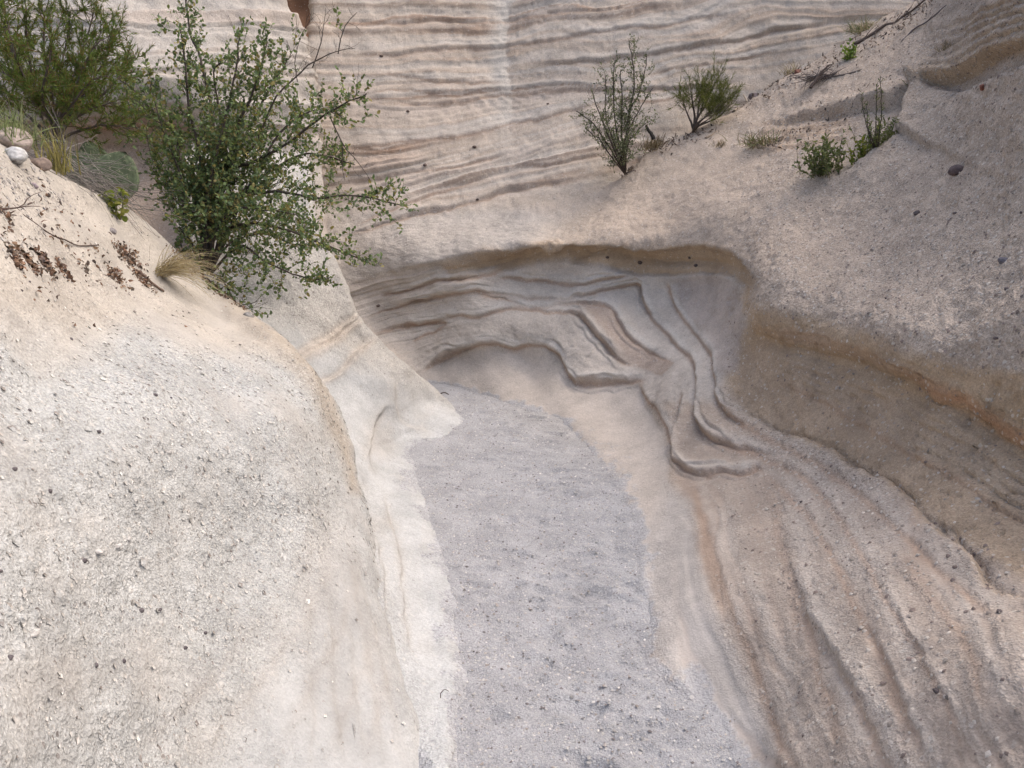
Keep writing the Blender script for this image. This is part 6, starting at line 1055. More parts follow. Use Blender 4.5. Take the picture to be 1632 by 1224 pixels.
# ------------------------------------------------------------------ left rear wall
L0 = Sheet((22,18,"""-500 -400 -5753 6554 4524 -437 -400 -5522 6609 4547 -374 -400 -5284 6660 4570 -310 -400 -5042 6711 4592 -247 -400 -4796 6764 4614 -184 -400 -4548 6818 4638 -121 -400 -4297 6878 4663 -58 -400 -4047 6946 4693
6 -400 -3800 7032 4730 69 -400 -3564 7152 4782 132 -400 -3326 7291 4842 195 -400 -3082 7444 4907 259 -400 -2829 7609 4978 322 -400 -2567 7789 5056 385 -400 -2295 7983 5140 410 -400 -2315 8183 5140
435 -400 -2445 8583 5140 460 -400 -2795 9183 5140 -500 -358 -5716 6465 4330 -436 -358 -5487 6521 4353 -373 -358 -5250 6575 4375 -309 -358 -5010 6628 4396 -245 -358 -4765 6683 4419 -182 -358 -4518 6741 4442
-118 -358 -4269 6804 4468 -54 -358 -4019 6874 4497 9 -358 -3774 6964 4533 73 -358 -3534 7082 4581 137 -358 -3294 7219 4637 201 -358 -3048 7370 4698 264 -358 -2794 7535 4765 328 -358 -2530 7716 4839
392 -358 -2256 7910 4918 417 -358 -2276 8110 4918 442 -358 -2406 8510 4918 467 -358 -2756 9110 4918 -500 -316 -5677 6374 4138 -436 -316 -5450 6432 4160 -372 -316 -5216 6489 4181 -308 -316 -4978 6546 4203
-243 -316 -4736 6605 4226 -179 -316 -4491 6668 4250 -115 -316 -4244 6735 4276 -51 -316 -3996 6811 4304 13 -316 -3750 6903 4340 77 -316 -3507 7016 4383 142 -316 -3263 7149 4434 206 -316 -3015 7299 4491
270 -316 -2759 7464 4554 334 -316 -2494 7645 4623 398 -316 -2217 7838 4697 423 -316 -2237 8038 4697 448 -316 -2367 8438 4697 473 -316 -2717 9038 4697 -500 -274 -5637 6283 3947 -435 -274 -5411 6342 3968
-371 -274 -5180 6402 3990 -306 -274 -4945 6463 4011 -242 -274 -4707 6528 4035 -177 -274 -4465 6596 4059 -112 -274 -4221 6670 4085 -48 -274 -3975 6750 4114 17 -274 -3727 6842 4147 82 -274 -3481 6951 4186
146 -274 -3233 7079 4232 211 -274 -2982 7226 4284 275 -274 -2724 7392 4343 340 -274 -2457 7572 4408 405 -274 -2177 7765 4477 430 -274 -2197 7965 4477 455 -274 -2327 8365 4477 480 -274 -2677 8965 4477
-500 -232 -5595 6190 3758 -435 -232 -5371 6251 3778 -370 -232 -5143 6314 3799 -305 -232 -4911 6380 3821 -240 -232 -4676 6450 3844 -175 -232 -4439 6524 3869 -109 -232 -4198 6604 3896 -44 -232 -3952 6688 3924
21 -232 -3703 6779 3954 86 -232 -3452 6882 3988 151 -232 -3200 7004 4029 216 -232 -2946 7149 4077 281 -232 -2688 7315 4132 346 -232 -2419 7496 4192 411 -232 -2137 7688 4256 436 -232 -2157 7888 4256
461 -232 -2287 8288 4256 486 -232 -2637 8888 4256 -500 -190 -5552 6096 3571 -434 -190 -5329 6159 3591 -369 -190 -5104 6224 3611 -303 -190 -4875 6294 3632 -238 -190 -4644 6369 3655 -172 -190 -4411 6449 3680
-107 -190 -4173 6535 3706 -41 -190 -3928 6623 3733 24 -190 -3675 6710 3760 90 -190 -3418 6804 3789 156 -190 -3162 6919 3824 221 -190 -2907 7063 3868 287 -190 -2649 7231 3920 352 -190 -2379 7414 3976
418 -190 -2096 7605 4035 443 -190 -2116 7805 4035 468 -190 -2246 8205 4035 493 -190 -2596 8805 4035 -500 -149 -5507 6002 3387 -434 -149 -5286 6065 3405 -368 -149 -5062 6132 3424 -302 -149 -4836 6205 3444
-236 -149 -4609 6284 3466 -170 -149 -4378 6369 3490 -104 -149 -4144 6461 3516 -38 -149 -3900 6550 3541 28 -149 -3642 6631 3564 94 -149 -3378 6712 3587 160 -149 -3117 6818 3616 226 -149 -2863 6963 3657
292 -149 -2606 7138 3706 358 -149 -2337 7323 3758 424 -149 -2052 7515 3812 449 -149 -2072 7715 3812 474 -149 -2202 8115 3812 499 -149 -2552 8715 3812 -500 -107 -5461 5907 3205 -434 -107 -5241 5970 3221
-367 -107 -5019 6038 3238 -301 -107 -4794 6112 3257 -234 -107 -4568 6193 3278 -168 -107 -4340 6282 3300 -101 -107 -4109 6377 3325 -35 -107 -3866 6469 3348 32 -107 -3602 6540 3366 98 -107 -3328 6602 3382
165 -107 -3064 6698 3407 231 -107 -2812 6848 3445 298 -107 -2559 7032 3492 364 -107 -2291 7221 3540 431 -107 -2006 7415 3589 456 -107 -2026 7615 3589 481 -107 -2156 8015 3589 506 -107 -2506 8615 3589
-500 -65 -5415 5812 3025 -433 -65 -5194 5874 3040 -366 -65 -4973 5942 3055 -299 -65 -4749 6015 3072 -232 -65 -4524 6095 3090 -166 -65 -4296 6183 3110 -99 -65 -4066 6280 3132 -32 -65 -3826 6374 3154
35 -65 -3555 6431 3167 102 -65 -3269 6468 3175 169 -65 -3002 6553 3195 236 -65 -2756 6711 3231 303 -65 -2511 6911 3276 370 -65 -2244 7101 3320 437 -65 -1961 7301 3365 462 -65 -1981 7501 3365
487 -65 -2111 7901 3365 512 -65 -2461 8501 3365 -500 -23 -5367 5717 2849 -433 -23 -5147 5777 2861 -365 -23 -4925 5843 2874 -298 -23 -4701 5914 2888 -231 -23 -4473 5990 2904 -164 -23 -4244 6073 2920
-96 -23 -4012 6165 2939 -29 -23 -3774 6260 2958 38 -23 -3495 6298 2966 106 -23 -3198 6309 2968 173 -23 -2928 6382 2983 240 -23 -2690 6549 3016 307 -23 -2456 6769 3060 375 -23 -2191 6960 3099
442 -23 -1914 7174 3142 467 -23 -1934 7374 3142 492 -23 -2064 7774 3142 517 -23 -2414 8374 3142 -500 19 -5322 5624 2675 -432 19 -5097 5682 2685 -363 19 -4871 5745 2696 -295 19 -4642 5811 2708
-227 19 -4410 5882 2720 -158 19 -4173 5956 2733 -90 19 -3931 6034 2746 -22 19 -3682 6112 2760 47 19 -3392 6131 2763 115 19 -3092 6134 2764 183 19 -2823 6205 2776 251 19 -2590 6381 2807
320 19 -2358 6609 2846 388 19 -2099 6823 2883 456 19 -1828 7070 2926 481 19 -1848 7270 2926 506 19 -1978 7670 2926 531 19 -2328 8270 2926 -500 61 -5278 5535 2505 -430 61 -5045 5588 2513
-359 61 -4809 5646 2521 -289 61 -4572 5708 2530 -219 61 -4330 5774 2540 -149 61 -4081 5839 2549 -78 61 -3819 5893 2557 -8 61 -3545 5937 2564 62 61 -3255 5960 2567 133 61 -2957 5970 2568
203 61 -2687 6047 2580 273 61 -2452 6233 2607 343 61 -2217 6474 2642 414 61 -1966 6742 2681 484 61 -1693 7035 2723 509 61 -1713 7235 2723 534 61 -1843 7635 2723 559 61 -2193 8235 2723
-500 103 -5235 5446 2337 -429 103 -4995 5493 2343 -358 103 -4753 5544 2349 -287 103 -4511 5600 2355 -216 103 -4266 5661 2363 -145 103 -4014 5721 2370 -74 103 -3741 5757 2374 -3 103 -3457 5782 2377
69 103 -3191 5846 2384 140 103 -2889 5847 2384 211 103 -2612 5909 2392 282 103 -2374 6083 2412 353 103 -2144 6337 2442 424 103 -1903 6644 2478 495 103 -1635 6972 2516 520 103 -1655 7172 2516
545 103 -1785 7572 2516 570 103 -2135 8172 2516 -500 145 -5189 5356 2172 -429 145 -4944 5396 2176 -357 145 -4697 5438 2180 -286 145 -4451 5488 2184 -214 145 -4209 5548 2189 -143 145 -3966 5618 2195
-72 145 -3706 5671 2200 0 145 -3425 5700 2203 71 145 -3207 5849 2216 143 145 -2881 5812 2212 214 145 -2602 5873 2218 286 145 -2353 6024 2231 357 145 -2114 6253 2251 428 145 -1876 6572 2279
500 145 -1609 6909 2309 525 145 -1629 7109 2309 550 145 -1759 7509 2309 575 145 -2109 8109 2309 -500 187 -5142 5265 2010 -428 187 -4892 5297 2012 -357 187 -4639 5329 2014 -285 187 -4389 5370 2016
-214 187 -4151 5431 2020 -142 187 -3928 5523 2025 -71 187 -3720 5653 2033 1 187 -3499 5785 2040 72 187 -3307 5992 2053 144 187 -2945 5905 2047 216 187 -2689 6035 2055 287 187 -2410 6140 2061
359 187 -2125 6262 2069 430 187 -1871 6535 2085 502 187 -1597 6849 2103 527 187 -1617 7049 2103 552 187 -1747 7449 2103 577 187 -2097 8049 2103 -500 229 -5093 5173 1850 -428 229 -4836 5195 1851
-357 229 -4575 5215 1851 -285 229 -4320 5246 1852 -213 229 -4082 5302 1854 -141 229 -3876 5411 1857 -70 229 -3725 5621 1863 2 229 -3634 5967 1873 74 229 -3386 6097 1877 145 229 -3070 6119 1878
217 229 -2804 6258 1882 289 229 -2492 6318 1883 361 229 -2171 6371 1885 432 229 -1866 6497 1889 504 229 -1583 6781 1897 529 229 -1603 6981 1897 554 229 -1733 7381 1897 579 229 -2083 7981 1897
-500 270 -5041 5078 1694 -428 270 -4777 5090 1694 -356 270 -4507 5097 1694 -284 270 -4242 5112 1694 -212 270 -3998 5154 1694 -141 270 -3790 5252 1693 -69 270 -3639 5453 1693 3 270 -3521 5743 1693
75 270 -3322 5945 1693 147 270 -3070 6085 1692 219 270 -2788 6191 1692 291 270 -2479 6258 1692 363 270 -2154 6302 1692 435 270 -1844 6412 1692 507 270 -1564 6700 1692 532 270 -1584 6900 1692
557 270 -1714 7300 1692 582 270 -2064 7900 1692 -500 312 -4986 4982 1540 -428 312 -4714 4983 1540 -356 312 -4432 4973 1541 -284 312 -4155 4969 1541 -211 312 -3897 4987 1540 -139 312 -3669 5049 1538
-67 312 -3475 5173 1534 5 312 -3309 5364 1528 77 312 -3163 5628 1520 149 312 -2975 5866 1512 221 312 -2716 6004 1508 293 312 -2417 6082 1505 366 312 -2103 6138 1503 438 312 -1811 6295 1498
510 312 -1539 6609 1488 535 312 -1559 6809 1488 560 312 -1689 7209 1488 585 312 -2039 7809 1488 -500 354 -4929 4884 1391 -428 354 -4647 4873 1391 -355 354 -4353 4846 1393 -283 354 -4062 4820 1395
-211 354 -3787 4810 1395 -138 354 -3532 4828 1394 -66 354 -3296 4874 1391 7 354 -3091 4980 1385 79 354 -2984 5279 1366 151 354 -2847 5585 1346 224 354 -2641 5813 1332 296 354 -2345 5881 1327
368 354 -2042 5949 1323 441 354 -1775 6169 1309 513 354 -1512 6510 1288 538 354 -1532 6710 1288 563 354 -1662 7110 1288 588 354 -2012 7710 1288 -500 396 -4868 4783 1245 -427 396 -4577 4760 1247
-355 396 -4270 4716 1251 -282 396 -3966 4670 1256 -210 396 -3675 4634 1259 -137 396 -3402 4615 1261 -65 396 -3148 4622 1260 8 396 -2948 4717 1251 80 396 -2835 4984 1226 153 396 -2715 5295 1196
226 396 -2534 5550 1172 298 396 -2245 5607 1166 371 396 -1975 5737 1154 443 396 -1739 6033 1126 516 396 -1488 6412 1090 541 396 -1508 6612 1090 566 396 -1638 7012 1090 591 396 -1988 7612 1090
-500 438 -4801 4679 1103 -427 438 -4502 4643 1108 -355 438 -4185 4585 1115 -282 438 -3871 4522 1123 -209 438 -3570 4466 1130 -136 438 -3288 4427 1135 -64 438 -3034 4423 1136 9 438 -2840 4513 1124
82 438 -2713 4737 1096 154 438 -2584 5009 1061 227 438 -2394 5213 1035 300 438 -2125 5279 1027 372 438 -1910 5522 996 445 438 -1704 5892 948 518 438 -1468 6317 894 543 438 -1488 6517 894
568 438 -1618 6917 894 593 438 -1968 7517 894 -500 480 -4726 4566 967 -427 480 -4420 4521 975 -354 480 -4098 4452 986 -281 480 -3779 4379 997 -209 480 -3474 4312 1008 -136 480 -3191 4264 1016
-63 480 -2944 4259 1017 10 480 -2751 4340 1003 83 480 -2609 4525 974 156 480 -2466 4748 938 229 480 -2272 4918 911 301 480 -2039 5037 892 374 480 -1855 5341 843 447 480 -1670 5758 776
520 480 -1447 6214 703 545 480 -1467 6414 703 570 480 -1597 6814 703 595 480 -1947 7414 703"""), 2.6, (-40, -30), (600, 470))
L0.disp = np.zeros(len(L0.u))
Ul, Vl = chart_warp(L0, 6.0, 70.0)
hl = L0.v - 0.02 * L0.u + 6 * fbm(np.c_[L0.u / 200, L0.v / 26, np.zeros(len(L0.u))], 3)
qx, qy, qz = layer_profile(21, -420, 520, 6, 50)
pl_ = np.interp(hl, qx, qy); plc = np.interp(hl, qx, qz)
am = smooth(230, 195, L0.v)
L0.disp += (0.25 + 0.75 * am) * 0.024 * pl_
L0.col = np.tile(GREY * 0.92, (len(L0.u), 1))
L0.col = mix(L0.col, PINK, np.clip(plc * 1.6 - 0.9, 0, 1) * 0.6)
L0.col = mix(L0.col, np.array((0.47, 0.37, 0.295)), smooth(195, 240, L0.v) * smooth(470, 380, L0.v) * smooth(420, 330, L0.u) * 0.8)
L0.col = np.ascontiguousarray(L0.col)
L0.grit = 0.6 * np.ones(len(L0.u))
ledge(L0, Ul, Vl, ((-40, 185), (100, 190), (200, 192), (300, 198), (420, 205), (520, 225)), 0.05, 20, 14, 0.1, 2.0)
band(L0, Ul, Vl, ((40, 192), (150, 196), (240, 198), (330, 204)), np.array((0.33, 0.19, 0.12)), 10, 0.7, 0.2)  # reddish shade under the overhang, painted into the wall colour
L0.disp += 0.04 * fbm(L0.base * 1.2, 4)
L0.move(L0.disp)
L0.normals()
L0.move(0.010 * fbm(L0.base * 7.0, 3) + 0.005 * fbm(L0.base * 22.0, 3))
rear = mesh_object('canyon_wall', L0.p, L0.faces(), MAT_ROCK, colors=L0.col, extra={'grit': L0.grit})
tag(rear, 'grey and pink rock wall rising behind the shrubs on the left', kind='structure')

Q0 = Sheet((10,6,"""380 -350 -3009 10257 5824 416 -350 -2805 10424 5892 452 -350 -2594 10591 5959 488 -350 -2374 10758 6026 524 -350 -2146 10925 6093 560 -350 -1911 11092 6160 380 -274 -3009 10122 5321 416 -274 -2805 10287 5380
452 -274 -2594 10452 5439 488 -274 -2374 10617 5498 524 -274 -2146 10782 5557 560 -274 -1911 10946 5616 380 -199 -3009 9987 4817 416 -199 -2805 10150 4868 452 -199 -2594 10312 4919 488 -199 -2374 10475 4970
524 -199 -2146 10638 5020 560 -199 -1911 10801 5071 380 -123 -3009 9852 4314 416 -123 -2805 10013 4356 452 -123 -2594 10173 4399 488 -123 -2374 10334 4441 524 -123 -2146 10494 4484 560 -123 -1911 10655 4526
380 -48 -3009 9717 3810 416 -48 -2805 9875 3844 452 -48 -2594 10034 3879 488 -48 -2374 10192 3913 524 -48 -2146 10350 3947 560 -48 -1911 10509 3982 380 28 -3009 9582 3306 416 28 -2805 9738 3332
452 28 -2594 9894 3359 488 28 -2374 10051 3385 524 28 -2146 10207 3411 560 28 -1911 10363 3437 380 103 -3009 9447 2803 416 103 -2805 9601 2821 452 103 -2594 9755 2839 488 103 -2374 9909 2857
524 103 -2146 10063 2875 560 103 -1911 10217 2892 380 179 -3009 9312 2299 416 179 -2805 9464 2309 452 179 -2594 9616 2319 488 179 -2374 9767 2328 524 179 -2146 9919 2338 560 179 -1911 10071 2348
380 254 -3009 9177 1795 416 254 -2805 9327 1797 452 254 -2594 9476 1799 488 254 -2374 9626 1800 524 254 -2146 9775 1802 560 254 -1911 9925 1803 380 330 -3009 9042 1292 416 330 -2805 9190 1285
452 330 -2594 9337 1278 488 330 -2374 9484 1272 524 330 -2146 9632 1265 560 330 -1911 9779 1259"""), 8.0, (300, -100), (600, 350))
Q0.move(0.25 * fbm(Q0.base * 1.5, 4) + 0.05 * fbm(Q0.base * 8, 3))
redwall = mesh_object('canyon_wall', Q0.p, Q0.faces(), MAT_ROCK, colors=np.tile(np.array((0.26, 0.15, 0.10)), (len(Q0.u), 1)), extra={'grit': np.full(len(Q0.u), .4)})
tag(redwall, 'dark reddish rock far back in the gap between the walls', kind='structure')

# ------------------------------------------------------------------ canyon floor
def floor_height(x, y):
    p = np.c_[x, y, np.zeros(len(x))]
    h = 0.007 * fbm(p * 1.1, 2) + 0.004 * fbm(p * 5.0, 3)
    return h


gy = np.r_[np.linspace(-9, 1.2, 40), np.linspace(1.22, 7.2, 520), np.linspace(7.7, 11, 14)]
gx = np.r_[np.linspace(-6, -1.4, 14), np.linspace(-1.38, 1.5, 260), np.linspace(1.55, 9, 20)]
FX, FY = np.meshgrid(gx, gy)
fxr, fyr = FX.ravel(), FY.ravel()
FZ = floor_height(fxr, fyr)
r = np.random.default_rng(3)
for k in range(240):                          # trampled footprints
    cx = r.normal(0.28, 0.28); cy = 1.6 + 4.2 * r.random() ** 1.2
    if k > 150:
        cy = 1.5 + 1.6 * r.random()
    a = r.normal(0, 0.35); w = 0.055 + 0.04 * r.random(); l = 0.03 + 0.022 * r.random()
    m = np.nonzero((np.abs(fxr - cx) < 0.3) & (np.abs(fyr - cy) < 0.3))[0]
    dx, dy = fxr[m] - cx, fyr[m] - cy
    ex = (dx * math.cos(a) + dy * math.sin(a)) / w; ey = (-dx * math.sin(a) + dy * math.cos(a)) / l
    e = np.sqrt(ex * ex + ey * ey)
    dep = 0.005 + 0.005 * r.random()
    FZ[m] += -dep * smooth(1.15, 0.55, e) + 0.45 * dep * np.exp(-((e - 1.3) / 0.28) ** 2)
pf = np.c_[fxr, fyr, FZ]
FZ += 0.0035 * fbm(pf * 18.0, 3) + 0.002 * fbm(pf * 60.0, 2)
pf = np.c_[fxr, fyr, FZ]
sandy = smooth(3.9, 5.6, fyr + 1.1 * (fxr - 0.4)) * smooth(-0.2, 0.6, fxr + 0.12 * (fyr - 4)) * 0.5
fc = np.tile(GRAVEL, (len(pf), 1))
fc = mix(fc, np.array((0.47, 0.44, 0.40)), sandy)
i = np.arange(len(gy) * len(gx)).reshape(len(gy), len(gx))
ff = np.stack([i[:-1, :-1], i[:-1, 1:], i[1:, 1:], i[1:, :-1]], -1).reshape(-1, 4)
floor = mesh_object('canyon_floor', pf, ff, MAT_FLOOR, colors=fc, extra={'grit': np.full(len(pf), 0.8)})
tag(floor, 'grey gravel floor of the wash with faint footprints', kind='structure')

# ------------------------------------------------------------------ things: materials and builders
def simple_material(name, translucent=0.0, rough=0.8, spots=0.0):
    M = Nodes(name)
    geo = M.new('ShaderNodeNewGeometry').outputs['Position']
    tint = M.new('ShaderNodeAttribute', attribute_name='tint').outputs['Color']
    n = M.noise(geo, 90.0, 3.0, 0.6)
    col = M.mixc(1.0, tint, M.ramp(n, 0.25, 0.75, 0.78, 1.2), 'MULTIPLY')
    M.link(col, M.b.inputs['Base Color'])
    M.b.inputs['Roughness'].default_value = rough
    if translucent:
        tr = M.new('ShaderNodeBsdfTranslucent')
        M.link(M.mixc(1.0, col, (1.25, 1.25, 0.7, 1), 'MULTIPLY'), tr.inputs[0])
        mx = M.new('ShaderNodeMixShader')
        mx.inputs[0].default_value = translucent
        M.link(M.b.outputs[0], mx.inputs[1]); M.link(tr.outputs[0], mx.inputs[2]); M.link(mx.outputs[0], M.out.inputs[0])
    if spots:
        bp = M.new('ShaderNodeBump')
        bp.inputs['Strength'].default_value = 0.7; bp.inputs['Distance'].default_value = spots
        M.link(M.noise(geo, 140.0, 4.0, 0.65), bp.inputs['Height'])
        M.link(bp.outputs[0], M.b.inputs['Normal'])
    return M.m


MAT_LEAF = simple_material('leaf', 0.35, 0.55)
MAT_BARK = simple_material('bark', 0.0, 0.9, 0.004)
MAT_DRY = simple_material('dry_stem', 0.1, 0.85)
MAT_STONE = simple_material('stone', 0.0, 0.9, 0.004)
MAT_PAD = simple_material('cactus_skin', 0.0, 0.6, 0.003)


class MB:
    """collects coloured triangles and quads (quads stored as two triangles)"""
    def __init__(s):
        s.v = []; s.f = []; s.c = []; s.n = 0

    def add(s, v, f, c):
        v = np.asarray(v, float).reshape(-1, 3); f = np.asarray(f, int)
        c = np.asarray(c, float)
        if c.ndim == 1:
            c = np.tile(c, (len(v), 1))
        s.v.append(v); s.f.append(f + s.n); s.c.append(c); s.n += len(v)

    def tube(s, pts, r0, r1, col, sides=5):
        pts = np.asarray(pts, float); n = len(pts)
        t = np.gradient(pts, axis=0); t /= np.linalg.norm(t, axis=1)[:, None] + 1e-9
        ref = np.array((0.31, 0.22, 0.93)) if abs(t[0][2]) < 0.8 else np.array((0.9, 0.3, 0.2))
        a = np.cross(t, ref); a /= np.linalg.norm(a, axis=1)[:, None] + 1e-9
        b = np.cross(t, a)
        r = np.linspace(r0, r1, n)[:, None, None]
        ang = np.arange(sides) * 2 * math.pi / sides
        ring = pts[:, None] + r * (np.cos(ang)[None, :, None] * a[:, None] + np.sin(ang)[None, :, None] * b[:, None])
        i = np.arange(n * sides).reshape(n, sides)
        j = np.roll(i, -1, 1)
        q = np.stack([i[:-1], j[:-1], j[1:], i[1:]], -1).reshape(-1, 4)
        f = np.r_[q[:, [0, 1, 2]], q[:, [0, 2, 3]]]
        cap = np.array([[i[-1, 0], i[-1, k], i[-1, k + 1]] for k in range(1, sides - 1)])
        s.add(ring.reshape(-1, 3), np.r_[f, cap], col)

    def leaves(s, P, D, L, Wd, C, rs, fold=0.25):
        """many small oval leaves: base points, directions, lengths, widths, colours"""
        n = len(P)
        if not n:
            return
        D = D / (np.linalg.norm(D, axis=1)[:, None] + 1e-9)
        up = rs.normal(size=(n, 3)) * 0.8 + np.array((0, -0.25, 0.75))
        S = np.cross(D, up); S /= np.linalg.norm(S, axis=1)[:, None] + 1e-9
        N = np.cross(S, D)
        L = L[:, None]; Wd = Wd[:, None]
        v = np.stack([P, P + D * L * 0.35 + S * Wd * 0.5 + N * Wd * fold, P + D * L * 0.35 - S * Wd * 0.5 + N * Wd * fold,
                      P + D * L * 0.75 + S * Wd * 0.38 + N * Wd * fold * 0.8, P + D * L * 0.75 - S * Wd * 0.38 + N * Wd * fold * 0.8,
                      P + D * L - N * Wd * 0.15], 1)
        f = np.array([(0, 1, 2), (1, 3, 2), (2, 3, 4), (3, 5, 4)])
        F = (f[None] + 6 * np.arange(n)[:, None, None]).reshape(-1, 3)
        s.add(v.reshape(-1, 3), F, np.repeat(C, 6, 0))

    def blades(s, P, D, L, Wd, C, rs, droop=0.3, seg=4):
        """narrow bending blades"""
        n = len(P)
        D = D / (np.linalg.norm(D, axis=1)[:, None] + 1e-9)
        S = np.cross(D, rs.normal(size=(n, 3))); S /= np.linalg.norm(S, axis=1)[:, None] + 1e-9
        rows = []
        for k in range(seg + 1):
            t = k / seg
            c = P + D * (L * t)[:, None] + np.array((0, 0, -1.0)) * (droop * L * t * t)[:, None]
            w = (Wd * (1 - t) ** 0.7 * 0.5 + 0.0002)[:, None]
            rows += [c + S * w, c - S * w]
        v = np.stack(rows, 1); m = v.shape[1]
        f = []
        for k in range(seg):
            a = 2 * k
            f += [(a, a + 1, a + 3), (a, a + 3, a + 2)]
        F = (np.array(f)[None] + m * np.arange(n)[:, None, None]).reshape(-1, 3)
        s.add(v.reshape(-1, 3), F, np.repeat(C, m, 0))

    def build(s, name, mat, parent=None, origin=None, smooth_shade=True):
        v = np.concatenate(s.v)
        if origin is not None:
            v = v - np.asarray(origin)
        return mesh_object(name, v, np.concatenate(s.f), mat, smooth_shade, parent, np.concatenate(s.c))


def empty(name, loc):
    e = bpy.data.objects.new(name, None)
    e.empty_display_size = 0.05
    e.location = loc
    COL.objects.link(e)
    return e


def snap(S, p):
    d = ((S.p - np.asarray(p)) ** 2).sum(1)
    k = int(np.argmin(d))
    return S.p[k].copy(), S.n[k].copy()


def bend(pts, n, rs, amp):
    """smooth polyline through pts with n samples and a little wander"""
    pts = np.asarray(pts, float)
    M = cr(len(pts), np.linspace(0, len(pts) - 1, n))
    q = M @ pts
    w = rs.normal(size=(n, 3)) * amp
    w[0] = 0
    return q + np.cumsum(w, 0) * 0.5


def twig(p, d, L, rs, n=5, wander=0.25, lift=0.1):
    pts = [np.array(p)]
    d = d / (np.linalg.norm(d) + 1e-9)
    for k in range(n):
        d = d + rs.normal(size=3) * wander + np.array((0, 0, lift))
        d /= np.linalg.norm(d)
        pts.append(pts[-1] + d * L / n)
    return np.array(pts)


def jitter_colours(base, n, rs, amt=0.25):
    b = np.asarray(base)
    c = b[rs.integers(0, len(b), n)] if b.ndim == 2 else np.tile(b, (n, 1))
    return c * (1 + amt * rs.normal(size=(n, 1))).clip(0.45, 1.7)


LEAF_GAIN = 1.7
BARK = np.array((0.085, 0.07, 0.06))
LEAFC = np.array(((0.070, 0.100, 0.044), (0.085, 0.118, 0.052), (0.10, 0.135, 0.065), (0.075, 0.105, 0.058), (0.125, 0.15, 0.06), (0.16, 0.14, 0.06))) * LEAF_GAIN


def leafy_stem(stems_out, twigs, fol, path, r0, r1, rs, spacing, tw_len, leaf_len, leaf_w, colours, start=0.2, sub=2, leaf_gap=0.014, outward=None, density=1.0, lift=0.08):
    """one stem with twigs and leaves; returns the stem polyline"""
    n = max(6, int(np.linalg.norm(np.diff(np.asarray(path), axis=0), axis=1).sum() / 0.05))
    q = bend(path, n, rs, 0.006)
    stems_out.tube(q, r0, r1, BARK * (0.9 + 0.3 * rs.random()), 6)
    seg = np.linalg.norm(np.diff(q, axis=0), axis=1); acc = np.r_[0, np.cumsum(seg)]; tot = acc[-1]
    s = tot * start
    LP, LD = [], []
    while s < tot:
        k = min(np.searchsorted(acc, s) - 1, n - 2); k = max(k, 0)
        f = (s - acc[k]) / (seg[k] + 1e-9); p = q[k] + (q[k + 1] - q[k]) * f
        t = (q[k + 1] - q[k]) / (seg[k] + 1e-9)
        d = t * 0.6 + rs.normal(size=3) * 0.75
        L = tw_len * (0.5 + rs.random()) * (1 - 0.45 * s / tot)
        tw = twig(p, d, L, rs, 5, 0.22, lift)
        rr = max(0.0012, 0.22 * (r0 + (r1 - r0) * s / tot))
        twigs.tube(tw, rr, 0.0007, BARK * (0.8 + 0.5 * rs.random()), 4)
        lines = [tw]
        for _ in range(sub):
            m = rs.integers(1, 5)
            d2 = (tw[m] - tw[m - 1]); d2 = d2 / np.linalg.norm(d2) + rs.normal(size=3) * 0.7
            t2 = twig(tw[m], d2, L * (0.35 + 0.4 * rs.random()), rs, 4, 0.25, lift)
            twigs.tube(t2, 0.0011, 0.0005, BARK * (0.8 + 0.6 * rs.random()), 3)
            lines.append(t2)
        if rs.random() < density:
            for ln in lines:
                sl = np.linalg.norm(np.diff(ln, axis=0), axis=1); al = np.r_[0, np.cumsum(sl)]
                m = max(2, int(al[-1] / leaf_gap))
                for x in np.linspace(0.12, 1.0, m) * al[-1]:
                    kk = min(max(np.searchsorted(al, x) - 1, 0), len(sl) - 1)
                    LP.append(ln[kk] + (ln[kk + 1] - ln[kk]) * ((x - al[kk]) / (sl[kk] + 1e-9)))
                    LD.append((ln[kk + 1] - ln[kk]) / (sl[kk] + 1e-9))
        s += spacing * (0.5 + rs.random())
    if LP:
        LP, LD = np.array(LP), np.array(LD)
        D = LD * 0.6 + rs.normal(size=LD.shape) * 0.75 + np.array((0, 0, 0.15))
        m = len(LP)
        fol.leaves(LP, D, leaf_len * (0.6 + 0.6 * rs.random(m)), leaf_w * (0.65 + 0.6 * rs.random(m)), jitter_colours(colours, m, rs, 0.22), rs)
    return q


